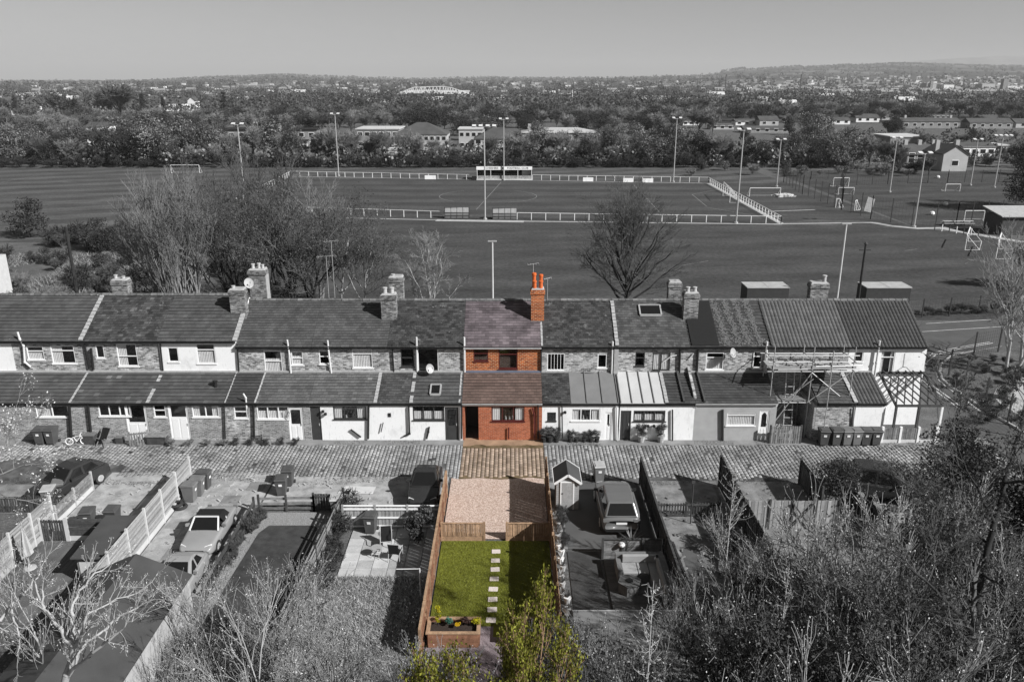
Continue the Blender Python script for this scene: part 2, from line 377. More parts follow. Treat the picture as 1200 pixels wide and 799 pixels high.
# concrete edging strips beside the pitch, and the path on the right
mb = MB()
def strip(mb, pts, wd, z):
    P = [G(*p) for p in pts]
    for a, b in zip(P[:-1], P[1:]):
        d = (b-a).normalized(); s = Vector((-d.y, d.x, 0))*wd/2
        mb.poly([(p.x, p.y, z) for p in (a-s, b-s, b+s, a+s)])
strip(mb, [(263, 248), (400, 255.5), (511, 258)], 0.5, 0.024)
strip(mb, [(511, 258.3), (614, 259.8)], 1.7, 0.026)
strip(mb, [(614, 259.5), (916, 263)], 0.7, 0.0245)
strip(mb, [(830, 215), (917, 263)], 0.9, 0.0285)
strip(mb, [(918, 262.5), (1024, 261)], 0.7, 0.024)
strip(mb, [(341, 207), (830, 215)], 0.5, 0.0275)
strip(mb, [(1022, 261), (1045, 265), (1075, 268)], 1.2, 0.0305)
strip(mb, [(1072, 268), (1180, 266)], 1.2, 0.0335)
strip(mb, [(1105, 268), (1150, 276), (1200, 284)], 1.5, 0.0325)
strip(mb, [(900, 248), (955, 246)], 0.5, 0.0245)
mb.build('field_path', MAT['path'], kind='structure')
mb = MB(); mb.poly([(x, y, 0.03) for x, y in ((74, 116), (92, 116), (92, 122), (74, 122))]); mb.build('shed_yard', MAT['asphalt'], kind='structure')
# front street behind the terrace, car park on the right, side road
sheet('street', [(-80, 58.6), (33, 58.6), (33, 66), (-80, 66)], 0.02, MAT['asphalt'])
sheet('pavement', [(-80, 56.6), (27, 56.6), (27, 58.55), (-80, 58.55)], 0.12, MAT['concrete'])
R = [G(*p) for p in ((1082, 378), (1165, 373.5), (1250, 370), (1250, 407), (1180, 405), (1140, 410), (1110, 416), (1098, 430), (1099, 444), (1108, 455),
                     (1150, 480), (1200, 508), (1250, 535), (1250, 640), (1120, 620), (1110, 560), (1102, 520), (1098, 470), (1080, 440), (1060, 400))]
sheet('side_road', [(p.x, p.y) for p in R], 0.026, MAT['asphalt'])
mb = MB()
for a, b in (((1080, 389), (1175, 383)), ((1085, 416), (1130, 413)), ((1085, 379.5), (1165, 374.5))): line_px(mb, a, b, 0.1, 0.031)
cpts = [(1175, 406), (1140, 412), (1112, 418), (1100, 428), (1098, 438), (1101, 446), (1110, 454), (1130, 468), (1150, 483)]
for off, wd in ((0.0, 0.14), (0.9, 0.1), (1.2, 0.1)):
    P_ = [G(*p) for p in cpts]
    for a, b in zip(P_[:-1], P_[1:]):
        d = (b-a).normalized(); s = Vector((-d.y, d.x, 0)); o_ = s*(-off); 
        mb.poly([(p.x, p.y, 0.031+off*0.001) for p in (a+o_-s*wd/2, b+o_-s*wd/2, b+o_+s*wd/2, a+o_+s*wd/2)])
mb.build('road_markings', MAT['line'], kind='structure')
V_ = [G(*p) for p in ((1178, 406.5), (1142, 412.5), (1114, 418.5), (1102.5, 428.5), (1101, 438), (1104, 445.5), (1113, 453.5), (1152, 480), (1200, 508), (1260, 540), (1260, 405))]
mb = MB(); mb.prism([(p.x, p.y, 0.0) for p in V_], (0, 0, 0.12)); mb.build('grass_verge', MAT['rough_ground'], kind='structure')
mb = MB()
for a, b in zip(V_[1:8], V_[2:9]): mb.bar(a+Vector((0, 0, 0.07)), b+Vector((0, 0, 0.07)), 0.14, 0.16)
mb.build('kerb', MAT['concrete'], kind='structure')
V2 = [G(*p) for p in ((1168, 456), (1200, 440), (1260, 430), (1260, 520), (1215, 500), (1175, 478), (1163, 466))]
mb = MB(); mb.prism([(p.x, p.y, 0.12) for p in V2], (0, 0, 0.012)); mb.build('verge_path', MAT['path'], kind='structure')
# ------------------------------------------------------------------ cobbled lane: every sett is geometry
def setts(name, x0, x1, y0, y1, z, mat, cw=0.215, lmin=0.29, lmax=0.33, seed=1, keep=None, tint=(0.72, 1.25), **k):
    rnd = random.Random(seed); V = []; Q = []; T = []
    x = x0
    while x < x1:
        cwi = cw*rnd.uniform(0.9, 1.1); y = y0+rnd.uniform(-0.02, 0.02)+(0.155 if int(round((x-x0)/cw)) % 2 else 0.0)
        while y < y1:
            L = rnd.uniform(lmin, lmax); g = 0.018; h = z+rnd.uniform(0.03, 0.036)
            if keep is None or keep(x, y, rnd):
                a, b, c_, d = x+g, min(x+cwi-g, x1), y+g*1.9, min(y+L-g*1.9, y1)
                if b > a and d > c_:
                    n = len(V); bv = 0.022; tl = rnd.uniform(-0.004, 0.004)
                    V += [(a, c_, z), (b, c_, z), (b, d, z), (a, d, z), (a+bv, c_+bv, h+tl), (b-bv, c_+bv, h-tl), (b-bv, d-bv, h-tl), (a+bv, d-bv, h+tl)]
                    T += [rnd.uniform(*tint)]*8
                    Q += [(n+4, n+5, n+6, n+7), (n, n+1, n+5, n+4), (n+1, n+2, n+6, n+5), (n+2, n+3, n+7, n+6), (n+3, n, n+4, n+7)]
            y += L
        x += cwi
    me = mesh_np(name, V, quads=Q, mats=[mat], tint=T)
    return link(name, me, **k)
t = NT('sett_grey', 0.85, 0.3); f = t.ramp(t.noise(0.45, 8, rough=.7), [(0.35, 0.13), (0.65, 0.37)])
c = t.mix(1.0, f, t.attr(), 'MULTIPLY'); c = t.mix(t.ramp(t.noise(25, 3), [(0.5, 0.0), (0.7, 0.6)]), c, 0.09); t.bump(t.noise(40, 3), 0.3, 0.01); MAT['sett'] = t.col(c)
t = NT('sett_brown', 0.85, 0.3); f = t.ramp(t.noise(0.8, 6), [(0.3, (0.22, 0.165, 0.125)), (0.7, (0.42, 0.33, 0.265))])
c = t.mix(1.0, f, t.attr(), 'MULTIPLY'); c = t.mix(t.ramp(t.noise(25, 3), [(0.5, 0.0), (0.7, 0.6)]), c, (0.13, 0.085, 0.055)); t.bump(t.noise(40, 3), 0.3, 0.01); MAT['sett_red'] = t.col(c)
t = NT('lane_bed', 0.95, 0.1); MAT['lane_bed'] = t.col(t.ramp(t.noise(1.2, 7), [(0.3, 0.03), (0.7, 0.15)])); 
t = NT('lane_bed_brown', 0.95, 0.1); MAT['lane_bed_brown'] = t.col(t.ramp(t.noise(1.2, 7), [(0.3, (0.055, 0.045, 0.02)), (0.7, (0.20, 0.145, 0.09))]))
PL, PR = -2.95, 1.88      # the coloured plot between its two boundaries
LANE0, LANE1 = 39.9, 44.7
sheet('lane_bed', [(-42, LANE0-0.3), (PL, LANE0-0.3), (PL, 45.1), (-42, 45.1)], 0.03, MAT['lane_bed'])
sheet('lane_bed_right', [(PR, LANE0-0.3), (29, LANE0-0.3), (29, 45.1), (PR, 45.1)], 0.03, MAT['lane_bed'])
sheet('lane_bed_brown', [(PL+.004, LANE0-0.3), (PR-.004, LANE0-0.3), (PR-.004, 45.1), (PL+.004, 45.1)], 0.03, MAT['lane_bed_brown'])
nz = lambda x, y: math.sin(x*0.9+1.3*math.sin(y*0.8))*0.25+math.sin(x*2.3+y)*0.12
def keep_l(x, y, r):
    if x < -22: return y > 41.6+(x+22)*-0.12+nz(x, y) and r.random() < 0.93
    return y > 40.2+nz(x, y)*0.8 and r.random() < 0.975
def keep_r(x, y, r): return y > 40.1+nz(x, y)*0.5 and r.random() < 0.975
KS = dict(kind='stuff')
setts('cobbles', -40, PL-0.01, 39.8, 44.55, 0.034, MAT['sett'], keep=keep_l, seed=2, **KS)
setts('cobbles', PR+0.01, 28.5, 39.9, 44.5, 0.034, MAT['sett'], keep=keep_r, seed=3, **KS)
setts('cobbles', PL, PR, 40.15, 44.1, 0.034, MAT['sett_red'], cw=0.24, keep=lambda x, y, r: y > 40.3+nz(x*2, y)*0.3, seed=4, **KS)
# concrete apron in front of the lean-tos
MAT['apron'] = M_plain('stained_apron_concrete', 0.21, 0.95, 0.4, 1.1, 0.4)
MAT['apron_brown'] = M_plain('brown_apron_concrete', (0.30, 0.20, 0.13), 0.95, 0.35, 1.4, 0.4)
def apron(x0, x1, mat, seed):
    r = random.Random(seed); mb = MB(); n = int((x1-x0)/0.35)+1
    top = [(x0+(x1-x0)*i/n, 44.62-r.uniform(0, 0.22)) for i in range(n+1)]
    mb.prism([(x, y, 0.03) for x, y in top]+[(x1, 45.5, 0.03), (x0, 45.5, 0.03)], (0, 0, 0.045)); return mb.build('apron', mat, kind='structure')
apron(-40, PL-0.004, MAT['apron'], 1); apron(PL, PR, MAT['apron_brown'], 2); apron(PR+0.004, 29, MAT['apron'], 3)
# ------------------------------------------------------------------ garden surfaces
MAT['drive'] = M_plain('old_concrete_drive', 0.33, 0.95, 0.5, 1.6, 0.4)
MAT['drive_dark'] = M_plain('stained_drive', 0.19, 0.95, 0.6, 1.6, 0.4)
MAT['decking'] = M_tint('grey_decking', 0.10, 0.8, 0.2, 2, 0.2)
MAT['slab'] = M_tint('pale_paving_slab', 0.42, 0.9, 0.15, 2, 0.2, moss=(3, 0.66), mossc=0.15)
MAT['slab_grey'] = M_tint('grey_paving_slab', 0.28, 0.9, 0.25, 2, 0.2, moss=(2, 0.6), mossc=0.1)
t = NT('pink_gravel', 0.9, 0.2)
c = t.ramp(t.noise(13, 6, rough=0.85), [(0.34, (0.13, 0.075, 0.055)), (0.48, (0.46, 0.34, 0.28)), (0.66, (0.84, 0.72, 0.64))]); t.bump(t.noise(55, 4), 0.8, 0.03)
c = t.mix(t.ramp(t.noise(1.6, 5), [(0.55, 0.0), (0.75, 0.45)]), c, (0.30, 0.19, 0.13)); MAT['pink_gravel'] = t.col(c)
t = NT('grey_gravel', 0.9, 0.2)
c = t.ramp(t.noise(45, 4, rough=0.7), [(0.3, 0.07), (0.5, 0.22), (0.72, 0.55)]); t.bump(t.noise(45, 4), 0.8, 0.03); MAT['grey_gravel'] = t.col(c)
t = NT('plum_slate_gravel', 0.9, 0.2)
c = t.ramp(t.noise(40, 4, rough=0.7), [(0.3, (0.07, 0.055, 0.06)), (0.5, (0.22, 0.18, 0.19)), (0.72, (0.42, 0.36, 0.37))]); t.bump(t.noise(40, 4), 0.8, 0.03); MAT['plum_gravel'] = t.col(c)
MAT['lawn'] = grass_mat('green_lawn', 0, 0.0, 0.28, rgbc=(0.135, 0.145, 0.022))
MAT['grey_lawn'] = grass_mat('smooth_grey_turf', 0.052, 0.0, 0.15)
MAT['rough_grass'] = grass_mat('rough_pale_grass', 0.2, 0.0, 0.4)
F1, F2, F3, F4, F5, F6, F7, F8, F9 = -22.5, -17.3, -13.1, -8.6, -3.44, 1.83, 6.95, 11.2, 17.2
TOPY = 39.6
Z = 0.035
sheet('garden_ground', rect(-34, 36.5, F1, TOPY), Z, MAT['drive_dark'])
sheet('driveway', rect(F1+.1, 34.1, F2, 41.0), Z+0.004, MAT['drive'])
sheet('driveway', rect(F2+0.1, 29.5, F3, 41.0), Z+0.004, MAT['drive'])
sheet('driveway', rect(F3+0.1, 37.3, F5-0.05, 40.5), Z+0.004, MAT['drive'])
sheet('gravel_border', rect(F3+0.15, 26, F4-0.1, 36.6), Z, MAT['grey_gravel'])
sheet('artificial_lawn', [(-12.6, 26), (-9.7, 26), (-9.45, 33), (-9.5, 35.0), (-9.8, 35.3), (-12.0, 35.3), (-12.3, 34.6)], Z+0.02, MAT['grey_lawn'])
sheet('rough_lawn', rect(F4+0.05, 15, F5-0.05, 31.0), Z+0.004, MAT['rough_grass'])
sheet('gravel_drive', [(F5+0.1, 34.05), (F6-0.07, 34.05), (F6-0.07, 40.2), (1.0, 40.35), (-0.6, 40.1), (-1.8, 40.3), (-2.9, 40.15), (F5+0.1, 40.3)], 0.06, MAT['pink_gravel'])
sheet('lawn', [(F5+0.1, 27.55), (-0.75, 27.55), (-0.75, 26.9), (0.1, 26.9), (0.1, 27.3), (F6-0.07, 27.3), (F6-0.07, 33.9), (F5+0.1, 33.9)], 0.05, MAT['lawn'])
sheet('plum_gravel', rect(F5+0.1, 20, F6-0.07, 28.0), 0.044, MAT['plum_gravel'])
sheet('yard_ground', rect(F6+0.07, 33.2, F7-0.05, TOPY+0.2), Z, MAT['drive_dark'])
sheet('small_lawn', rect(F6+0.75, 28.0, 4.05, 33.0), Z+0.006, MAT['grey_lawn'])
sheet('deck_yard', rect(4.15, 25, F7-0.05, 33.15), Z+0.002, MAT['felt'])
sheet('garden_ground', rect(F7+0.08, 24, F8-0.05, TOPY+0.4), Z, MAT['drive_dark'])
sheet('garden_path', [(7.75, 26), (8.75, 26), (8.75, 33.4), (7.9, 33.4)], Z+0.006, MAT['asphalt'])
sheet('driveway', rect(F8+0.05, 35.2, 26.5, TOPY+0.3), Z+0.004, MAT['drive_dark'])
sheet('garden_ground', rect(F8+0.05, 24, 24.0, 35.1), Z, MAT['rough_grass'])
sheet('parking_bay', rect(F6+0.8, 33.2, F7-0.1, 39.8), Z+0.006, MAT['asphalt'])
# loose grass blades: short tufts, one object per patch
def tufts(name, n, x0, x1, y0, y1, z, h, wd, mat, seed, tint=(0.6, 1.4), mask=None, lean=0.5, parent=None):
    r = np.random.RandomState(seed)
    x = r.uniform(x0, x1, n*2); y = r.uniform(y0, y1, n*2)
    if mask is not None:
        m = mask(x, y); x = x[m]; y = y[m]
    x = x[:n]; y = y[:n]; n = len(x)
    a = r.uniform(0, 2*np.pi, n); hh = h*r.uniform(0.4, 1.4, n); ll = lean*hh; la = r.uniform(0, 2*np.pi, n)
    V = np.zeros((n, 3, 3))
    V[:, 0] = np.stack([x-np.cos(a)*wd, y-np.sin(a)*wd, np.full(n, z)], 1); V[:, 1] = np.stack([x+np.cos(a)*wd, y+np.sin(a)*wd, np.full(n, z)], 1)
    V[:, 2] = np.stack([x+np.cos(la)*ll, y+np.sin(la)*ll, z+hh], 1)
    T = np.repeat(r.uniform(tint[0], tint[1], n), 3)
    me = mesh_np(name, V.reshape(-1, 3), tris=np.arange(n*3).reshape(-1, 3), mats=[mat], tint=T)
    return link(name, me, kind='stuff')
MAT['blade_green'] = M_leaf('green_grass_blade', (0.20, 0.215, 0.03))
MAT['blade_grey'] = M_leaf('pale_grass_blade', 0.34)
MAT['blade_dark'] = M_leaf('dark_grass_blade', 0.10)
tufts('grass_blades', 60000, F5+0.15, F6-0.1, 27.6, 33.85, 0.05, 0.035, 0.012, MAT['blade_green'], 5, lean=0.9)
tufts('rough_grass', 40000, F4+0.1, F5-0.1, 18, 30.9, 0.04, 0.16, 0.016, MAT['blade_grey'], 6, tint=(0.3, 1.7), lean=1.1)
tufts('weeds', 9000, -40, 28, 39.5, 41.0, 0.04, 0.07, 0.012, MAT['blade_dark'], 7, mask=lambda x, y: (np.abs(y-39.9-0.4*np.sin(x*0.7)) < 0.35) & ((x < PL-0.5) | (x > PR)))
tufts('weeds', 3500, -40, 29, 44.5, 45.1, 0.07, 0.08, 0.012, MAT['blade_dark'], 8, mask=lambda x, y: (np.sin(x*1.7)+np.sin(x*0.61) > 0.3) & ((x < PL-0.3) | (x > PR)))
# ================================================================== THE TERRACE
Y0, Y1, YR, Y2 = 45.2, 47.7, 51.1, 54.5
def tile_rows(name, x0, x1, ylo, zlo, yhi, zhi, tw, th, tk, mat, parent, style='flat', seed=0, tint=(0.8, 1.2), rough=0.004, patch=0.0, lift=0.02):
    r = random.Random(seed*7+int(x0*10)+5); d = Vector((0, yhi-ylo, zhi-zlo)); L = d.length; d.normalize(); n_ = Vector((0, -d.z, d.y))
    nr = max(1, round(L/th)); th = L/nr; nc = max(1, round((x1-x0)/tw)); tw = (x1-x0)/nc
    V = []; Q = []; T = []
    def P(x, s, h): return (x, ylo+d.y*s+n_.y*h, zlo+d.z*s+n_.z*h)
    for i in range(nr):
        off = (tw/2 if (i % 2 and style != 'pan') else 0.0)
        rowt = r.uniform(0.93, 1.07)
        for j in range(-1 if off else 0, nc):
            a = max(x0, x0+j*tw+off); b = min(x1, x0+(j+1)*tw+off)
            if b-a < 0.03: continue
            tt = r.uniform(*tint)*rowt
            if patch and r.random() < patch: tt *= r.uniform(1.3, 1.9)
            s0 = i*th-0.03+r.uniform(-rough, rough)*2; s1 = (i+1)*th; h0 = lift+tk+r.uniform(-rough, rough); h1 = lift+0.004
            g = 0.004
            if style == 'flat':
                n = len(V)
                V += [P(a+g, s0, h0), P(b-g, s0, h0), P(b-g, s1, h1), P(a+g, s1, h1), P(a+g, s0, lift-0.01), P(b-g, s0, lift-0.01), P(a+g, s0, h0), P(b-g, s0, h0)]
                T += [tt]*4+[.22]*4; Q += [(n, n+1, n+2, n+3), (n+4, n+5, n+7, n+6)]  # butt edges get a dark tint: overlap shade and grime painted along each course
            else:
                K = 6; n = len(V)
                for k in range(K+1):
                    u = k/K; x = a+(b-a)*u; hh = .05*max(0, math.sin(u*math.pi*1.0))**0.8
                    V += [P(x, s0, h0+hh), P(x, s1, h1+hh), P(x, s0, lift-0.01)]; T += [tt]*3
                for k in range(K):
                    m = n+3*k; Q += [(m, m+3, m+4, m+1), (m+2, m+5, m+3, m)]
    o_ = chain_loc(parent); V = np.array(V)-np.array((o_.x, o_.y, o_.z))
    me = mesh_np(name, V, quads=Q, mats=[mat], tint=T)
    return link(name, me, parent=parent, kind='stuff')
def wall_face(mb, x0, x1, z0, z1, Y, holes, depth=0.12):
    xs = sorted(set([x0, x1]+[max(x0, min(x1, v)) for h in holes for v in (h[0], h[2])])); zs = sorted(set([z0, z1]+[max(z0, min(z1, v)) for h in holes for v in (h[1], h[3])]))
    for a, b in zip(xs[:-1], xs[1:]):
        for c, d in zip(zs[:-1], zs[1:]):
            mx, mz = (a+b)/2, (c+d)/2
            if any(h[0] < mx < h[2] and h[1] < mz < h[3] for h in holes): continue
            mb.poly([(a, Y, c), (b, Y, c), (b, Y, d), (a, Y, d)])
    for h in holes:
        a, c, b, d = h; Yb = Y+depth
        mb.poly([(a, Y, c), (a, Yb, c), (a, Yb, d), (a, Y, d)]); mb.poly([(b, Yb, c), (b, Y, c), (b, Y, d), (b, Yb, d)])
        mb.poly([(a, Y, d), (a, Yb, d), (b, Yb, d), (b, Y, d)]); mb.poly([(a, Yb, c), (a, Y, c), (b, Y, c), (b, Yb, c)])
def px_rect(px, Y):
    a = Wp(px[0], px[3], Y); b = Wp(px[2], px[1], Y); return (a.x, a.z, b.x, b.z)
def window(r, Y, parent, mat='upvc', cols=1, transom=0.0, curtain=None, sill=True, grid=None, clutter=False):
    x0, z0, x1, z1 = r; fw = 0.055; mb = MB(); yf = Y-0.008; yb = Y+0.062
    e = 0.004
    mb.box(x0+e, yf, z0+e, x0+fw, yb, z1-e); mb.box(x1-fw, yf, z0+e, x1-e, yb, z1-e)
    mb.box(x0+fw, yf+.002, z1-fw, x1-fw, yb-.002, z1-e); mb.box(x0+fw, yf+.002, z0+e, x1-fw, yb-.002, z0+fw)
    for i in range(1, cols):
        x = x0+(x1-x0)*i/cols; mb.box(x-fw*0.5, yf+.004, z0+fw, x+fw*0.5, yb-.004, z1-fw)
    if transom:
        z = z0+(z1-z0)*transom; mb.box(x0+fw, yf+.006, z-fw*0.45, x1-fw, yb-.006, z+fw*0.45)
    if grid:
        for i in range(1, grid[0]):
            x = x0+fw+(x1-x0-2*fw)*i/grid[0]; mb.box(x-.012, yf+.01, z0+fw, x+.012, yb-.01, z1-fw)
        for i in range(1, grid[1]):
            z = z0+fw+(z1-z0-2*fw)*i/grid[1]; mb.box(x0+fw, yf+.012, z-.012, x1-fw, yb-.012, z+.012)
    f = mb.build('window', MAT[mat], parent)
    g = MB(); g.poly([(x0+fw, Y+0.03, z0+fw), (x1-fw, Y+0.03, z0+fw), (x1-fw, Y+0.03, z1-fw), (x0+fw, Y+0.03, z1-fw)]); g.build('pane', MAT['glass'], f)
    if sill:
        s = MB(); s.box(x0-0.05, Y-0.07, z0-0.06, x1+0.05, Y+0.003, z0); s.build('sill', MAT['upvc'] if mat == 'upvc' else MAT[mat], f)
    if curtain:
        c = MB(); rr = random.Random(int(x0*100))
        spans = {'both': ((x0, x0+(x1-x0)*0.27), (x1-(x1-x0)*0.27, x1)), 'left': ((x0, x0+(x1-x0)*0.45),), 'full': ((x0, x1),), 'net': ((x0, x1),)}[curtain]
        for a, b in spans:
            n = max(3, int((b-a)/0.05)); pts = [(a+(b-a)*i/n, Y+0.066+(0.022 if i % 2 else 0.0)+rr.uniform(0, .008)) for i in range(n+1)]
            top = z1 if curtain != 'net' else z0+(z1-z0)*0.62
            for (xa, ya), (xb, yb2) in zip(pts[:-1], pts[1:]): c.poly([(xa, ya, z0), (xb, yb2, z0), (xb, yb2, top), (xa, ya, top)])
        c.build('curtain', MAT['curtain'], f)
    if clutter:
        c = MB(); rr = random.Random(int(x0*77)+3)
        for k in range(4):
            x = rr.uniform(x0+.15, x1-.15); h = rr.uniform(.12, .3); c.lathe((x, Y+0.14, z0+.02), [(.04, 0), (.06, h*.4), (.03, h*.7), (.05, h)], 8)
        c.build('ornament', MAT['grey_pot'], f)
    return f
def door(r, Y, parent, mat='upvc', glass=0.5, panels=2, arch=False):
    x0, z0, x1, z1 = r; mb = MB(); fw = 0.06; e = .004
    mb.box(x0+e, Y-0.01, z0, x0+fw, Y+.07, z1-e); mb.box(x1-fw, Y-0.01, z0, x1-e, Y+.07, z1-e); mb.box(x0+fw, Y-.008, z1-fw, x1-fw, Y+.068, z1-e)
    a, b, c, d = x0+fw, x1-fw, z0+0.02, z1-fw; zm = c+(d-c)*(1-glass) if glass else d
    m = 0.1
    mb.box(a, Y+.015, c, b, Y+.055, c+(zm-c)) 
    n = max(1, panels); w_ = (b-a-m*(n+1))/n
    for i in range(n):
        xa = a+m+i*(w_+m)
        if zm-c > 0.5: mb.box(xa, Y+.003, c+.12, xa+w_, Y+.016, zm-.12)
    f_ = mb
    if glass:
        f_.box(a, Y+.014, zm, a+.09, Y+.056, d); f_.box(b-.09, Y+.014, zm, b, Y+.056, d); f_.box(a+.09, Y+.016, d-.09, b-.09, Y+.054, d)
        if arch:
            for k in range(4):
                f_.box(a+.09, Y+.017, d-.09-.035*(k+1), a+.09+.05*(4-k)/2, Y+.053, d-.09-.035*k); f_.box(b-.09-.05*(4-k)/2, Y+.017, d-.09-.035*(k+1), b-.09, Y+.053, d-.09-.035*k)
    o = f_.build('door', MAT[mat], parent)
    if glass:
        g = MB(); g.poly([(a+.09, Y+.035, zm), (b-.09, Y+.035, zm), (b-.09, Y+.035, d-.09), (a+.09, Y+.035, d-.09)]); g.build('pane', MAT['glass'], o)
    h = MB(); h.box(b-.09, Y-.03, c+.95, b-.05, Y+.014, c+1.1); h.build('handle', MAT['galv'], o)
    return o
def pipe(pts, parent, mat='black_plastic', r=0.045, name='drainpipe', hopper=False):
    mb = MB(); mb.path([Vector(p) for p in pts], r, 8)
    for p in pts[1:-1]: mb.lathe((p[0], p[1], p[2]-.05), [(r*1.35, 0), (r*1.35, .1)], 8)
    if hopper: mb.box(pts[0][0]-.1, pts[0][1]-.09, pts[0][2]-.12, pts[0][0]+.1, pts[0][1]+.09, pts[0][2]+.12)
    return mb.build(name, MAT[mat], parent)
def pipe_px(pxs, Y, parent, mat, r=0.045, off=0.09, **k): return pipe([tuple(Wp(x, y, Y-off)) for x, y in pxs], parent, mat, r, **k)
def dish(px, Y, parent, mat='concrete', r=0.3, side=1):
    c = Wp(px[0], px[1], Y-0.45); mb = MB(); n = Vector((0.6*side, -0.7, 0.35)).normalized(); u = n.cross(Vector((0, 0, 1))).normalized(); v = n.cross(u)
    rings = []
    for k in range(5):
        rr = r*k/4; rings.append([c+n*(0.09*(k/4)**2)+u*rr*math.cos(t)+v*rr*1.08*math.sin(t) for t in [2*math.pi*i/16 for i in range(16)]])
    for a, b in zip(rings[:-1], rings[1:]):
        for i in range(16): mb.poly([a[i], a[(i+1) % 16], b[(i+1) % 16], b[i]])
    mb.tube(c, (c.x, Y, c.z-.1), .02, .02, 6); mb.tube(c-v*(-r*.9), c+n*.35, .012, .012, 5); mb.box(c.x+n.x*.35-.04, c.y+n.y*.35-.04, c.z+n.z*.35-.04, c.x+n.x*.35+.04, c.y+n.y*.35+.04, c.z+n.z*.35+.04)
    return mb.build('satellite_dish', MAT[mat], parent)
def aerial(x, y, z, h, parent, n=7, L=1.0):
    mb = MB(); mb.tube((x, y, z), (x, y, z+h), .018, .018, 6); mb.tube((x-L/2, y-.1, z+h-.05), (x+L/2, y+.1, z+h+.03), .01, .01, 5)
    for i in range(n):
        xx = x-L/2+L*i/(n-1); mb.tube((xx, y-.22, z+h-.02), (xx, y+.22, z+h-.02), .006, .006, 4)
    return mb.build('aerial', MAT['galv'], parent)
def chimney(x, y, wd, dp, zb, zt, pots, parent, mat='stone_brick', potmat='grey_pot', poth=0.45, cap=True, band=True, flaunch='mortar'):
    mb = MB(); mb.box(x-wd/2, y-dp/2, zb, x+wd/2, y+dp/2, zt-0.3); 
    mb.box(x-wd/2-.05, y-dp/2-.05, zt-.3, x+wd/2+.05, y+dp/2+.05, zt-.1); mb.box(x-wd/2-.02, y-dp/2-.02, zt-.1, x+wd/2+.02, y+dp/2+.02, zt)
    o = mb.build('chimney', MAT[mat], parent)
    m = MB(); m.prism([(x-wd/2, y-dp/2, zt), (x+wd/2, y-dp/2, zt), (x+wd/2-.08, y-dp/2+.08, zt+.08), (x-wd/2+.08, y-dp/2+.08, zt+.08)], (0, dp, 0)); m.build('flaunching', MAT[flaunch], o)
    for (dx, dy, h, r) in pots:
        p = MB(); p.lathe((x+dx, y+dy, zt+.03), [(r*1.05, 0), (r*.92, h*.2), (r*.85, h*.8), (r*1.1, h*.82), (r*1.1, h*.97), (r*.75, h)], 12); p.build('chimney_pot', MAT[potmat], o)
    l = MB(); l.box(x-wd/2-.03, y-dp/2-.03, zb, x+wd/2+.03, y-dp/2+.02, zb+.16+0.0); l.build('flashing', MAT['lead' if mat == 'red_brick_old' else 'bin_mid'], o)
    return o
def coping(parent, x, wd, ylo, zlo, yhi, zhi, mat='mortar', h=0.07, broken=0.0, name='coping', seed=1):
    mb = MB(); r = random.Random(seed); n = int(math.hypot(yhi-ylo, zhi-zlo)/0.3)
    for i in range(n):
        a, b = i/n, (i+1)/n-0.01
        if r.random() < broken: continue
        mb.cur = r.uniform(.7, 1.2)
        mb.bar((x+r.uniform(-.012, .012), ylo+(yhi-ylo)*a, zlo+(zhi-zlo)*a+h/2+.02), (x+r.uniform(-.012, .012), ylo+(yhi-ylo)*b, zlo+(zhi-zlo)*b+h/2+.02), wd, h)
    return mb.build(name, MAT[mat], parent, kind='stuff')
EZ, RZ = 5.30, 7.28
LEZ, LTZ = 2.54, 3.57
ROOF = {'tile': ('tile_grey', .30, .30, .045, 'flat', (.82, 1.15)), 'tilefine': ('tile_grey', .26, .235, .036, 'flat', (.8, 1.2)), 'slate': ('slate_dark', .27, .19, .022, 'flat', (.55, 1.5)),
        'slatemid': ('slate_dark', .28, .22, .024, 'flat', (.7, 1.6)), 'light': ('tile_light', .30, .27, .045, 'flat', (.82, 1.2)), 'black': ('tile_black', .32, .27, .045, 'flat', (.85, 1.15)),
        'pan': ('pantile', .23, .30, .03, 'pan', (.85, 1.15)), 'redslate': ('red_plot_slate', .42, .235, .030, 'flat', (.75, 1.35)), 'redtile': ('red_plot_tile', .33, .27, .045, 'flat', (.85, 1.2)),
        'felt': ('felt', 1.0, 1.2, .006, 'flat', (.95, 1.05))}
def roof_slab(parent, x0, x1, ylo, zlo, yhi, zhi, mat, name='roof', thick=0.1, ridge=None):
    mb = MB(); pr = [(x0, ylo, zlo-thick), (x0, ylo, zlo), (x0, yhi, zhi)]
    if ridge: pr += [(x0, ridge[0], ridge[1]), (x0, ridge[0], ridge[1]-thick), (x0, yhi, zhi-thick*1.2)]
    else: pr += [(x0, yhi, zhi-thick)]
    mb.prism(pr, (x1-x0, 0, 0)); return mb.build(name, MAT[mat], parent)
def ridge_row(parent, x0, x1, y, z, mat='ridge', seed=3):
    mb = MB(); r = random.Random(seed+int(x0)); x = x0
    while x < x1-.05:
        L = min(.45, x1-x); mb.cur = r.uniform(.7, 1.4); k = len(mb.v); n = 6; zz = z+r.uniform(0, .015)
        for xx, rr in ((x+.006, .13), (x+L-.03, .125), (x+L-.03, .145), (x+L-.004, .145)):
            for i in range(n+1):
                t = math.pi*i/n; mb.v.append((xx, y+rr*1.15*math.cos(t), zz-.03+rr*math.sin(t))); mb.t.append(mb.cur)
        for s_ in range(3):
            for i in range(n): a = k+s_*(n+1)+i; mb.f.append((a, a+1, a+n+2, a+n+1))
        x += L
    return mb.build('ridge_tiles', MAT[mat], parent, kind='stuff')
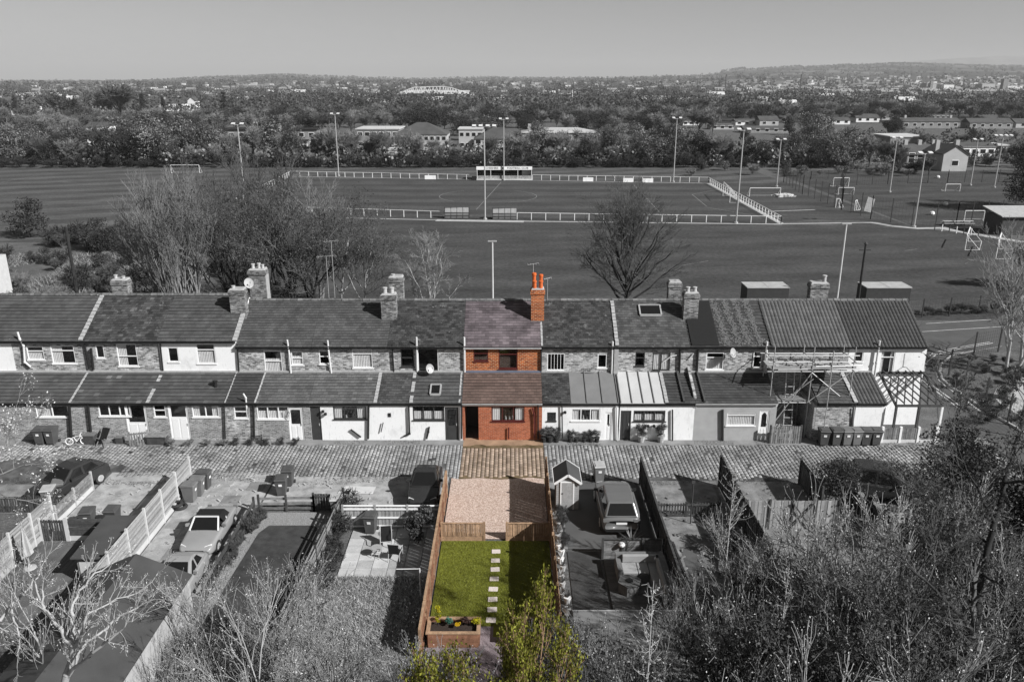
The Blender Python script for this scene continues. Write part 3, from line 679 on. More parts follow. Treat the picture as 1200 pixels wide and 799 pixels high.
def house(label, X0, X1, main_mat, wins, roofk, leans, dz=0.0, gable=False, group='terraced houses in the row', tint=None, patch=0.0, name='terraced_house', rough=0.004, fasc='black_plastic'):
    H_ = thing(name, label, 'house', ((X0+X1)/2, 50, 0), 0, group)
    ez, rz = EZ+dz, RZ+dz; e = 0.012
    holes = [px_rect(w_[:4], Y1) for w_ in wins]
    mb = MB(); wall_face(mb, X0, X1, 0.0, ez+.1, Y1, holes, 0.14)
    for x, s in ((X0+e, -1), (X1-e, 1)):
        pts = [(x, Y1, 0), (x, Y2, 0), (x, Y2, ez+.1), (x, YR, rz-.1), (x, Y1, ez+.1)]
        mb.poly(pts if s > 0 else pts[::-1])
    mb.poly([(X1, Y2, 0), (X0, Y2, 0), (X0, Y2, ez+.1), (X1, Y2, ez+.1)])
    mb.build('wall', MAT[main_mat], H_)
    for w_, r in zip(wins, holes): window(r, Y1+.02, H_, **w_[4])
    mt, tw, th, tk, st, tn = ROOF[roofk]
    sl = (rz-ez)/(YR-Y1+.16); 
    rf = roof_slab(H_, X0, X1, Y1-.16, ez-.02, YR, rz, 'felt', ridge=(Y2+.16, ez-.02))
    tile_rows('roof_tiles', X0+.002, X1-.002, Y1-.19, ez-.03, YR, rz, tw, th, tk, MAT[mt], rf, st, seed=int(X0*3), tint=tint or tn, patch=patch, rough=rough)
    ridge_row(rf, X0, X1, YR, rz+.04)
    g = MB(); g.prism([(X0, Y1-.23, ez-.13), (X0, Y1-.19, ez-.17), (X0, Y1-.12, ez-.17), (X0, Y1-.11, ez-.10), (X0, Y1-.23, ez-.10)], (X1-X0, 0, 0)); g.build('gutter', MAT[fasc], H_)
    f = MB(); f.box(X0+.002, Y1-.10, ez-.19, X1-.002, Y1-.06, ez-.1); f.box(X0+.003, Y1-.06, ez-.15, X1-.003, Y1+.02, ez-.13); f.build('soffit', MAT['dark_frame' if fasc == 'black_plastic' else 'upvc'], H_)
    for L in leans: lean(H_, **L)
    return H_
def lean(H_, x0, x1, mat, roofk, wins=(), doors=(), ez=LEZ, tz=LTZ, tint=None, patch=0.0, openings=(), top='mortar', gut='black_plastic', Yf=None, yt=Y1, fas=None):
    Yf = Yf or Y0; holes = [px_rect(w_[:4], Yf) for w_ in wins]; dh = []
    for d in doors:
        r = px_rect(d[:4], Yf); dh.append((r[0], 0.05, r[2], r[3]))
    oh = [(lambda r: (r[0], 0.05, r[2], r[3]))(px_rect(o[:4], Yf)) for o in openings]
    mb = MB(); wall_face(mb, x0, x1, 0.0, ez+.02, Yf, holes+dh+oh, 0.14)
    for x, s in ((x0+.015, -1), (x1-.015, 1)):
        pts = [(x, Yf, 0), (x, yt, 0), (x, yt, tz-.12), (x, Yf, ez+.02)]; mb.poly(pts if s > 0 else pts[::-1])
    mb.build('lean_to_wall', MAT[mat], H_)
    for w_, r in zip(wins, holes): window(r, Yf+.02, H_, **w_[4])
    for d, r in zip(doors, dh): door(r, Yf+.03, H_, **d[4])
    for r in oh:        # a roofed passage, open to the lane
        m = MB(); a, c, b, d = r
        m.box(a-.1, Yf+.15, c, a, Yf+2.2, d); m.box(b, Yf+.15, c, b+.1, Yf+2.2, d); m.build('passage_wall', MAT[mat], H_)
        m = MB(); m.box(a-.1, Yf+2.2, c, b+.1, Yf+2.26, d); m.build('passage_door', MAT['dark_frame'], H_)
    sl = (tz-ez)/(yt-Yf+.12)
    if roofk in ('metal_pale', 'metal_grey'):
        mt = 'metal_roof_pale' if roofk == 'metal_pale' else 'metal_roof_grey'; rf = roof_slab(H_, x0, x1, Yf-.12, ez, yt, tz, mt, name='lean_to_roof', thick=.07)
        n = 4 if roofk == 'metal_pale' else 3
        for i in range(n+1):
            x = x0+.03+(x1-x0-.06)*i/n; m = MB(); m.bar((x, Yf-.12, ez+.03), (x, yt, tz+.03), .05, .06); m.build('glazing_bar', MAT['bin_mid'], rf)
    else:
        mt, tw, th, tk, st, tn = ROOF[roofk]
        rf = roof_slab(H_, x0, x1, Yf-.12, ez, yt, tz, 'felt', name='lean_to_roof', thick=.08)
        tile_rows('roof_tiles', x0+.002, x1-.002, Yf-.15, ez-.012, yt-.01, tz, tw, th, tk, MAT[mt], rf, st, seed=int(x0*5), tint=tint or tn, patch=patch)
    if top:
        m = MB(); m.bar((x0, yt-.06, tz+.05), (x1, yt-.06, tz+.05), .14, .1); m.build('flashing', MAT[top], rf)
    g = MB(); g.prism([(x0, Yf-.19, ez-.06), (x0, Yf-.16, ez-.10), (x0, Yf-.09, ez-.10), (x0, Yf-.08, ez-.03), (x0, Yf-.19, ez-.03)], (x1-x0, 0, 0)); g.build('gutter', MAT[gut], H_)
    m = MB(); m.box(x0+.002, Yf-.07, ez-.2, x1-.002, Yf-.003, ez-.085); m.build('fascia', MAT[fas or ('upvc' if gut != 'black_plastic' else 'dark_frame')], H_)
    return rf
U = 'upvc'; DK = 'dark_frame'
XB = [-38.5, -31.0, -26.6, -21.9, -17.1, -12.4, -7.7, PL-.05, PR-.06, 6.5, 11.0, 16.05, 20.95, 25.75]
hs = {}
hs['0'] = house('terraced house at far left end with white upper wall, cut off by the frame', XB[0], XB[1], 'white_paint', [(-60, 406, -40, 424, {})], 'tile',
    [dict(x0=-38.5, x1=-31.0, mat='grey_brick', roofk='tile')], dz=.36)
hs['A'] = house('terraced house with two white framed upper windows and a bent white soil pipe', XB[1], XB[2], 'stone_brick',
    [(33, 406, 50, 421.5, dict(transom=.65, curtain='net')), (62, 405, 86, 426, dict(transom=.72, curtain='left'))], 'tile',
    [dict(x0=-31.0, x1=-26.55, mat='grey_brick', roofk='tile', patch=.03, wins=[(43, 470, 78, 488.5, dict(cols=2, transom=.7, curtain='left'))])], dz=.36)
hs['B'] = house('terraced house with patchy slate roof, tall curtained sash window and long black pipes', XB[2], XB[3], 'stone_brick',
    [(113.5, 404.5, 121, 419.5, {}), (139.5, 403, 159, 429, dict(transom=.45, curtain='left'))], 'slatemid',
    [dict(x0=-26.55, x1=-21.9, mat='grey_brick', roofk='tile', patch=.05, wins=[(116.5, 472.7, 151, 487.6, dict(cols=3))], doors=[(151.5, 473, 170, 515, dict(glass=.5))])], dz=.36, patch=.12)
hs['C'] = house('terraced house with white painted upper wall on the left half of the row', XB[3], XB[4], 'white_paint',
    [(198, 407, 208, 424, {}), (232, 403, 251, 426, dict(transom=.7, curtain='net'))], 'tile',
    [dict(x0=-21.9, x1=-17.28, mat='grey_brick', roofk='tile', wins=[(181, 473, 193, 488.5, dict(transom=.5)), (226, 473, 255.5, 488.5, dict(cols=2, curtain='both'))], doors=[(200.5, 473, 219, 508, dict(glass=.35, mat='upvc'))])], dz=.36)
hs['D'] = house('rustic brick terraced house with three light kitchen window and half glazed white back door', XB[4], XB[5], 'stone_brick',
    [(311, 411, 329.5, 436, dict(transom=.52, curtain='net')), (342, 411.5, 354.5, 427.5, dict(transom=.5, curtain='net')), (374, 410.5, 385.5, 426.6, dict(transom=.55))][:2], 'tilefine',
    [dict(x0=-17.28, x1=-15.45, mat='stone_brick', roofk='black', wins=[(275, 476, 289, 490, dict(transom=.55))]),
     dict(x0=-15.45, x1=-12.2, mat='grey_brick', roofk='light', wins=[(302, 476, 338, 491, dict(cols=3, curtain='net'))], doors=[(340, 477.5, 354, 514, dict(glass=.5))])])
hs['E'] = house('terraced house with white lower wall, curtained dark kitchen window and recessed dark door', XB[5], XB[6], 'stone_brick',
    [(374.5, 410.5, 385.8, 426.6, dict(transom=.55)), (413.7, 409, 436, 431, dict(transom=.75, curtain='full'))], 'tilefine',
    [dict(x0=-12.2, x1=-8.05, mat='white_paint', roofk='light', patch=.04, wins=[(391, 476, 428.6, 491, dict(mat=DK, cols=3, curtain='both', clutter=True))], doors=[(363, 476, 375, 515, dict(glass=.0, mat=DK, panels=1))])])
hs['F'] = house('terraced house with mossy dark slates, small roof light and dark framed kitchen windows', XB[6], XB[7], 'stone_brick',
    [(470, 409, 484.7, 429.5, dict(mat=DK, transom=.5)), (490, 406.5, 513.5, 437, dict(transom=.0))], 'slate',
    [dict(x0=-8.05, x1=-6.08, mat='white_paint', roofk='slatemid', tint=(.9, 1.7)),
     dict(x0=-6.08, x1=XB[7], mat='white_paint', roofk='tile', wins=[(484, 476, 520.6, 492, dict(mat=DK, cols=3, curtain='net'))], doors=[(522, 477, 537, 514, dict(mat=DK, glass=.55, panels=1))])])
hs['G'] = house('orange red brick terraced house with mauve slate roof, the only coloured house', XB[7], XB[8], 'red_brick_old',
    [(555, 407, 572, 423, dict(mat='brown_frame', transom=.55)), (584.5, 408, 606.5, 432, dict(mat='brown_frame', transom=.7))], 'redslate',
    [dict(x0=XB[7], x1=XB[8], mat='red_brick_new', roofk='redtile', wins=[(576, 476.4, 614.7, 493.4, dict(mat='brown_frame', cols=3, curtain='both', clutter=True))], openings=[(545, 476, 560.5, 515)], top='lead', gut='white_pipe')], fasc='white_pipe')
hs['H'] = house('terraced house with grey felt panelled lean-to roof, white door and lattice window', XB[8], XB[9], 'stone_brick',
    [(641, 414, 662, 434, dict(grid=(5, 1))), (700, 415, 711.5, 431, {})], 'slate',
    [dict(x0=XB[8], x1=3.52, mat='white_paint', roofk='slate', wins=[(641, 483, 651.6, 493, dict(grid=(3, 3), mat=DK))]),
     dict(x0=3.52, x1=6.42, mat='white_paint', roofk='metal_grey', wins=[(669.5, 479, 703.4, 493, dict(cols=3, clutter=True, curtain='both'))], doors=[(708, 483, 717.5, 516, dict(glass=.45, panels=1))], top=None)])
hs['I'] = house('terraced house with bright metal lean-to roof, roof light and black panelled door', XB[9], XB[10], 'stone_brick',
    [(744, 413, 756, 429, dict(mat=DK, transom=.6)), (764, 413, 786, 434, dict(mat=DK, cols=2, curtain='full'))], 'slatemid',
    [dict(x0=6.5, x1=9.25, mat='white_paint', roofk='metal_pale', wins=[(742, 481, 780.5, 493.4, dict(mat=DK, cols=3, curtain='net', clutter=True))], doors=[(726, 481, 740, 516, dict(mat=DK, glass=0, panels=2))], top=None),
     dict(x0=9.25, x1=11.0, mat='white_paint', roofk='black')], tint=(1.0, 2.0))
hs['J'] = house('terraced house with lichen streaked roof, pebbledashed lean-to and white arched glass door', XB[10], XB[11], 'stone_brick',
    [(826.5, 413, 849, 433, dict(transom=.7, curtain='net')), (881.6, 412, 894, 431, dict(transom=.7))], 'black',
    [dict(x0=11.0, x1=15.95, mat='grey_render', roofk='tilefine', tint=(.6, .9), patch=.02, wins=[(851, 484, 886, 498.6, dict(curtain='full', transom=.82))], doors=[(887, 481, 902.5, 517, dict(glass=.55, arch=True))], gut='white_pipe')], patch=.1)
hs['K'] = house('terraced house under scaffolding with ribbed pantile roof and dark back yard', XB[11], XB[12], 'grey_brick',
    [(932, 424, 949, 438, dict(mat='galv', cols=2))], 'pan',
    [dict(x0=18.35, x1=20.5, mat='stone_brick', roofk='black', tint=(1.2, 1.7))], tint=(1.25, 1.6))
hs['L'] = house('white rendered end of terrace house with dark pantile roof and lattice pergola', XB[12], XB[13], 'white_paint',
    [(1000.5, 412, 1012.5, 424, {}), (1029, 411, 1050, 438, dict(transom=.72, curtain='both'))], 'pan',
    [dict(x0=20.7, x1=22.5, mat='white_paint', roofk='pan')], tint=(.62, .85))
# streaks of new felt and lichen on house J, black upstands
m = MB(); m.bar((11.95, Y1-.19, EZ+.08), (11.95, YR, RZ+.10), 1.7, .03); m.build('felt_strip', MAT['soft_black'], hs['J'])
MAT['lichen'] = M_plain('lichen_crust', 0.17, 0.95, 0.5, 9, 0.4)
m = MB(); r = random.Random(4)
for k in range(1500):
    col_ = r.choice((13.2, 13.9, 14.55, 15.25)); s = r.random(); x = col_+(s-.5)*-.25+r.gauss(0, .13); y = Y1-.16+(YR-Y1+.16)*s; z = EZ+(RZ-EZ)*s+.075; q = r.uniform(.015, .05)
    if x > 15.9: continue
    m.box(x-q, y-q, z-.03, x+q, y+q*1.2, z+.006)
m.build('lichen', MAT['lichen'], hs['J'], kind='stuff')
for x in (9.3+1.0, 11.55):
    m = MB(); m.bar((x, Y0-.12, LEZ+.10), (x, Y1, LTZ+.1), .1, .16); m.build('upstand', MAT['felt'], hs['I' if x < 11 else 'J'])
m = MB(); m.prism([(10.95, Y0-.05, LEZ-.3), (10.95, Y1, LEZ-.3), (10.95, Y1, LTZ+.35), (10.95, Y0+.3, LEZ+.35)], (.16, 0, 0)); m.build('party_wall', MAT['stone_brick'], hs['I'])
# copings and flashings
coping(hs['A'], -26.6, .24, Y1-.19, EZ+.36, YR, RZ+.38, h=.08)
coping(hs['A'], -26.5, .12, Y0-.15, LEZ, Y1, LTZ, h=.05)
coping(hs['B'], -21.85, .2, Y0-.15, LEZ, Y1, LTZ, h=.04, broken=.25, seed=5)
coping(hs['C'], -17.1, .26, Y1-.19, EZ+.3, YR-1.2, RZ-.4, h=.12)
coping(hs['D'], -17.2, .07, Y0-.15, LEZ, Y1, LTZ, h=.04)
coping(hs['D'], -15.4, .09, Y0-.15, LEZ, Y1, LTZ, mat='concrete', h=.05)
coping(hs['E'], -8.2, .2, Y0-.15, LEZ, Y1, LTZ, h=.05, seed=6)
coping(hs['F'], -6.05, .2, Y0-.15, LEZ, Y1, LTZ, h=.05, broken=.1, seed=7)
coping(hs['F'], -3.15, .1, Y0-.15, LEZ, Y1, LTZ, h=.05, broken=.1, seed=8)
coping(hs['H'], 1.85, .12, Y1-.16, EZ, Y1+1.7, EZ+1.0, h=.05)
coping(hs['H'], 6.5, .22, Y1-.19, EZ+.02, YR, RZ+.02, h=.07, seed=9)
coping(hs['I'], 9.28, .2, Y0-.15, LEZ, Y1, LTZ, h=.05, seed=10)
coping(hs['K'], 20.6, .22, Y0-.15, LEZ, Y1, LTZ, mat='concrete', h=.09)
coping(hs['K'], 16.05, .06, Y1-.19, EZ+.02, YR, RZ+.02, mat='felt', h=.07)
m = MB(); m.box(6.33, Y1-.2, 3.3, 6.6, Y1-.003, EZ-.16); m.build('pier', MAT['mortar'], hs['H'])
# pipes on the upper walls
H=hs
pipe_px([(20.5, 389), (23, 397), (27.5, 405), (29, 424), (36, 430)], Y1, H['A'], 'white_pipe', .06, off=.14)
pipe_px([(98.5, 400), (104.5, 432)], Y1, H['A'], 'black_plastic', .06); pipe_px([(106.5, 408), (109.5, 433)], Y1, H['B'], 'black_plastic', .075, off=.14)
pipe_px([(187, 398), (191, 434)], Y1, H['B'], 'black_plastic', .05)
pipe_px([(278, 404), (280, 436)], Y1, H['C'], 'black_plastic', .05); 
pipe_px([(336.5, 398), (339, 415), (341, 438)], Y1, H['D'], 'white_pipe', .055, off=.14); pipe_px([(383.8, 398.7), (386, 420), (388.5, 439)], Y1, H['E'], 'white_pipe', .055, off=.14)
pipe_px([(331, 404), (337, 409), (338, 415)], Y1, H['D'], 'black_plastic', .04)
pipe_px([(459.5, 404), (461.5, 436)], Y1, H['F'], 'black_plastic', .05); pipe_px([(488, 395), (489, 436)], Y1, H['F'], 'white_pipe', .06, off=.12)
pipe_px([(544, 395), (544.6, 436)], Y1, H['F'], 'white_pipe', .06, off=.12); pipe_px([(634.2, 405), (634, 437)], Y1, H['G'], 'black_plastic', .05)
pipe_px([(718, 400), (716.5, 442)], Y1, H['H'], 'white_pipe', .06, off=.12); pipe_px([(797, 406), (796, 441)], Y1, H['I'], 'black_plastic', .07); pipe_px([(818, 410), (816.5, 440)], Y1, H['J'], 'black_plastic', .07)
pipe_px([(899, 400), (897, 438)], Y1, H['J'], 'white_pipe', .07, off=.12); pipe_px([(1031, 399), (1027, 425), (1024.5, 444)], Y1, H['L'], 'white_pipe', .065, off=.15)
pipe_px([(777, 424), (786, 418), (793, 416)], Y1, H['I'], 'white_pipe', .035, off=.08); pipe_px([(808, 420), (813, 414)], Y1, H['J'], 'white_pipe', .035, off=.08)
pipe_px([(681, 437), (700, 438), (711, 441)], Y1, H['H'], 'black_plastic', .035, off=.1)
# pipes on the lean-to walls
for (hk, pts, mt, rr) in (('A', [(81, 474), (83.5, 514)], 'black_plastic', .09), ('B', [(103, 474), (107, 512)], 'black_plastic', .08), ('D', [(297, 474), (298, 514)], 'black_plastic', .06),
    ('C', [(262.5, 474), (264, 514)], 'black_plastic', .04), ('D', [(285, 461), (288, 466), (289, 478)], 'white_pipe', .05), ('D', [(335, 480), (337, 490), (341, 480)], 'galv', .02),
    ('E', [(432, 476), (431.5, 514)], 'black_plastic', .06), ('E', [(411, 503), (423, 512)], 'black_plastic', .05), ('F', [(479, 476), (480, 508), (473, 511)], 'black_plastic', .05), ('F', [(503, 500), (502, 506), (500, 514)], 'black_plastic', .05),
    ('F', [(449, 495), (446.5, 506)], 'black_plastic', .03), ('F', [(541, 474), (541, 514)], 'black_plastic', .05), ('G', [(624, 478), (626, 486), (626.5, 513)], 'brown_frame', .05), ('G', [(630.5, 474), (630.5, 514)], 'black_plastic', .05),
    ('G', [(596, 501), (596, 514)], 'brown_frame', .04), ('H', [(658.5, 474), (659, 514)], 'dark_frame', .04), ('H', [(722.5, 476), (723.5, 516)], 'white_pipe', .05), ('I', [(788, 480), (788, 516)], 'dark_frame', .05),
    ('J', [(847, 480), (847, 516)], 'dark_frame', .07), ('L', [(1001, 477), (1000, 500)], 'galv', .03)):
    pipe_px(pts, Y0, H[hk], mt, rr, off=.1)
# ridge / roof details
for nm, (x, ya, wd) in {'F': (-4.72, 45.95, .62)}.items():
    pass
def rooflight(parent, x0, x1, ya, za, yb, zb, ylo, zlo, yhi, zhi):
    def pt(x, s, h): return Vector((x, ylo+(yhi-ylo)*s, zlo+(zhi-zlo)*s+h))
    m = MB(); s0, s1 = ya, yb
    for a, b in ((pt(x0, s0, .1), pt(x1, s0, .1)), (pt(x0, s1, .1), pt(x1, s1, .1)), (pt(x0, s0, .1), pt(x0, s1, .1)), (pt(x1, s0, .1), pt(x1, s1, .1))): m.bar(a, b, .09, .13)
    o = m.build('roof_light', MAT['galv'], parent); g = MB(); g.poly([pt(x0, s0, .12), pt(x1, s0, .12), pt(x1, s1, .12), pt(x0, s1, .12)]); g.build('pane', MAT['car_glass'], o); return o
rooflight(H['F'], -4.95, -4.35, .22, 0, .53, 0, Y0-.12, LEZ, Y1, LTZ)
rooflight(H['I'], 8.2, 9.55, .64, 0, .86, 0, Y1-.16, EZ, YR, RZ)
m = MB(); m.lathe((-18.15, 46.4, 2.9), [(.11, 0), (.11, .5), (.16, .5), (.16, .62), (.05, .64)], 8); m.build('flue', MAT['black_plastic'], H['C'])
rf_z = lambda y, dz=0: EZ+dz+(RZ-EZ)*(y-(Y1-.16))/(YR-Y1+.16)
chimney(-17.4, 49.9, .95, .6, 5.9, 8.35, [(-.25, 0, .2, .12)], H['C'], 'chimney_brick', cap=False)
chimney(-7.82, 49.8, .95, .6, 5.8, 8.05, [(-.22, 0, .42, .14), (.22, 0, .42, .14)], H['E'], 'chimney_brick')
chimney(1.62, 49.8, .82, .7, 5.8, 8.42, [(-.2, -.16, .52, .13), (.2, -.16, .52, .13), (-.22, .16, .95, .13), (.22, .16, .85, .12)], H['G'], 'red_brick_old', 'clay_pot', flaunch='mortar')
chimney(11.35, 49.8, .92, .6, 5.8, 8.15, [(-.22, 0, .35, .13), (.22, 0, .35, .13)], H['I'], 'chimney_brick')
chimney(-26.2, 52.9, 1.05, .6, 6.3, 8.25, [(-.3, 0, .3, .12), (.2, 0, .2, .12)], H['A'], 'chimney_brick')
c_ = chimney(-16.95, 52.9, 1.1, .7, 6.2, 8.95, [(-.3, 0, .35, .12), (.1, 0, .4, .12), (.35, 0, .3, .1)], H['D'], 'chimney_brick'); m = MB(); m.box(-16.395, 52.56, 6.2, -16.36, 53.24, 8.6); m.build('render_patch', MAT['mortar'], c_)
chimney(-7.75, 52.9, .95, .6, 6.2, 8.45, [(-.2, 0, .15, .12)], H['F'], 'chimney_brick'); chimney(10.9, 52.9, .85, .6, 6.2, 8.1, [(.1, 0, .1, .1)], H['I'], 'chimney_brick')
chimney(20.6, 53.0, 1.2, .6, 6.2, 8.0, [(.35, 0, .5, .14)], H['K'], 'chimney_brick')
dish((291, 332), 52.4, H['D'], 'concrete', .32); dish((858, 413.5), Y1, H['J'], 'concrete', .28); dish((503, 432), Y1, H['F'], 'galv', .28)
aerial(1.35, 50.3, 7.3, 2.6, H['G'], 5, .7); aerial(2.3, 51.0, 7.2, 1.6, H['H'], 4, .5); aerial(-12.5, 53.6, 6.5, 3.2, H['E'], 8, 1.2); aerial(-12.0, 53.2, 6.5, 4.3, H['E'], 6, .9)
m = MB()
a = Wp(1058, 430, Y1); m.tube((a.x, Y1, a.z), (a.x+.05, Y1-.35, a.z+.1), .02, .02, 6); m.tube((a.x+.05, Y1-.35, a.z+.1), (a.x+.4, Y1-.5, a.z-.25), .02, .02, 6); m.lathe((a.x+.42, Y1-.5, a.z-.3), [(.05, 0), (.1, .05), (.05, .16)], 8)
m.tube((a.x+.02, Y1-.02, a.z), (a.x, Y1-.02, a.z+.9), .01, .01, 4); m.build('wall_bracket', MAT['black_plastic'], H['L'])
m = MB()
for x, y in ((462.5, 485.5), (466, 486)): pass
a = Wp(456.5, 486, Y0); m.box(a.x-.09, Y0-.03, a.z-.12, a.x+.09, Y0-.002, a.z+.12); m.build('air_vent', MAT['black_plastic'], H['F'])
for hk, x, y in (('E', 382, 484), ('E', 379, 481), ('I', 759, 498), ('I', 766, 498), ('H', 662, 482), ('L', 1003, 436)):
    a = Wp(x, y, Y0 if y > 450 else Y1); yy = a.y; m = MB(); m.lathe((a.x, yy-.14, a.z-.1), [(.03, 0), (.09, .04), (.09, .16), (.02, .2)], 8); m.box(a.x-.02, yy-.08, a.z, a.x+.02, yy, a.z+.03); m.build('wall_lamp', MAT['black_plastic'], H[hk])
# ------------------------------------------------------------------ pergola on the end house
pg = thing('pergola', 'dark lattice pergola of crossing timbers against the white end house', 'pergola', (24.3, 46.5, 0))
xa, xb = 22.95, 25.75; yf_, yb_ = 44.9, 47.6; zf_, zb_ = 2.5, 3.6
def pp(u, v): return Vector((xa+(xb-xa)*u+0.0, yf_+(yb_-yf_)*v, zf_+(zb_-zf_)*v))
n = 6
for k in range(-2, n+3):
    for sgn in (1, -1):
        # diagonal from u=k/n to u=(k+sgn*3)/n
        u0, v0, u1, v1 = k/n, 0.0, (k+sgn*2.6)/n, 1.0
        if sgn < 0: u0, u1 = k/n, (k-2.6)/n
        def clip(u0, v0, u1, v1):
            if u0 == u1: return None
            ts = [0.0, 1.0]
            for lim in (0.0, 1.0):
                t = (lim-u0)/(u1-u0)
                ts.append(t)
            lo, hi = sorted(ts[2:]); lo = max(0, lo); hi = min(1, hi)
            if hi-lo < .05: return None
            return (u0+(u1-u0)*lo, lo, u0+(u1-u0)*hi, hi)
        c = clip(u0, v0, u1, v1)
        if c:
            m = MB(); z = Vector((0, 0, .05 if sgn > 0 else .11)); m.bar(pp(c[0], c[1])+z, pp(c[2], c[3])+z, .07, .05); m.build('lattice_bar', MAT['dark_frame'], pg)
for a, b in ((pp(0, 0), pp(1, 0)), (pp(0, 1), pp(1, 1)), (pp(0, 0), pp(0, 1)), (pp(1, 0), pp(1, 1))):
    m = MB(); m.bar(a-Vector((0, 0, .05)), b-Vector((0, 0, .05)), .1, .14); m.build('beam', MAT['timber_dark'], pg)
for u in (0.01, .5, .99):
    p = pp(u, 0); m = MB(); m.box(p.x-.06, p.y-.06, 0, p.x+.06, p.y+.06, p.z-.12); m.build('post', MAT['upvc' if u > .9 else 'timber_dark'], pg)
# ------------------------------------------------------------------ scaffolding on house K
sc_ = thing('scaffold', 'tubular steel scaffold with boarded deck in front of the terraced house being repaired', 'scaffolding', (18.2, 46, 0))
xs_ = [15.6, 17.95, 20.4]; yA, yB = 45.3, 47.0
def tubep(a, b, nm='scaffold_tube', r=.03): m = MB(); m.tube(a, b, r, r, 6); m.build(nm, MAT['galv'], sc_)
for x in xs_:
    for y in (yA+.35, yB+.3): tubep((x, y, 0.05), (x+.02, y, 5.9 if y < 46.5 else 5.5))
q = Wp(958, 521, 44.6); tubep((18.75, 44.75, 0.05), (18.75, 44.75, 5.95))
for z in (2.35, 4.35, 4.95, 5.35):
    tubep((15.3, yA+.35, z), (20.7, yA+.35, z)); 
    if z != 5.35: tubep((15.3, yB+.3, z), (20.7, yB+.3, z))
for x in xs_:
    for z in (2.4, 4.4, 5.0): tubep((x+.05, yA+.1, z), (x+.05, yB+.5, z))
tubep((15.6, yA+.3, .4), (17.95, yA+.3, 4.3)); tubep((17.95, yA+.3, 4.3), (20.4, yA+.3, 2.3)); tubep((16, yB, .5), (18, yB, 3.0)); tubep((18.1, yA+.3, 3.9), (16.4, yA+.3, 2.4))
tubep((18.75, 44.75, 4.4), (18.75, 46.4, 4.4)); tubep((17.8, 44.75, 5.0), (20.6, 44.9, 5.0))
tubep((17.9, yA+.3, 2.4), (20.3, yA+.35, 4.3)); tubep((15.7, 45.0, 4.7), (20.6, 45.0, 4.75)); tubep((16.6, yA+.2, .05), (16.9, yB, 4.4)); tubep((17.1, yA+.2, .05), (17.4, yB, 4.4))
for k in range(9): tubep((16.6+.033*k, yA+.2+.15*k, .4+.45*k), (17.1+.033*k, yA+.2+.15*k, .4+.45*k), 'ladder_rung', .018)
for k in range(4): m = MB(); m.box(15.6, yA+.5+k*.26, 2.38, 17.9, yA+.73+k*.26, 2.42); m.build('scaffold_board', MAT['timber_grey'], sc_)
for k in range(6):
    m = MB(); y = yA+.42+k*.26; m.cur = random.uniform(.7, 1.2); m.box(15.5, y, 4.44, 20.6, y+.235, 4.48); m.build('scaffold_board', MAT['timber_pale'], sc_)
m = MB(); m.box(15.5, yA+.37, 4.48, 20.6, yA+.40, 4.68); m.build('toe_board', MAT['timber_pale'], sc_)
m = MB(); r = random.Random(8)
for k in range(40): 
    x, y = r.uniform(15.8, 20.3), r.uniform(yA+.5, yA+1.7); m.box(x, y, 4.48, x+r.uniform(.1, .3), y+r.uniform(.1, .25), 4.5+r.uniform(.03, .14))
m.build('stacked_slates', MAT['grey_brick'], sc_, kind='stuff')
m = MB(); r = random.Random(9)
for k in range(260):
    a = r.uniform(0, 6.28); q = r.uniform(0, 1)**.6; x, y = 16.9+math.cos(a)*q*.9, 46.6+math.sin(a)*q*.8; s = r.uniform(.04, .13); z = (1-q)*1.1
    m.prism([(x-s, y-s, 0.05), (x+s, y-s*.8, 0.05), (x+s*.9, y+s, 0.05), (x-s*.7, y+s, 0.05)], (r.uniform(-.05, .05), r.uniform(-.05, .05), z+s))
o = m.build('rubble_heap', MAT['concrete'], kind='stuff')
# materials for things in the yard
yd = thing('yard_wall', 'low inner yard wall beside the house under scaffolding', 'wall', (18.3, 46.4, 0)); m = MB(); m.box(18.2, 45.2, 0, 18.34, 47.68, 2.4); m.build('wall_body', MAT['grey_brick'], yd)
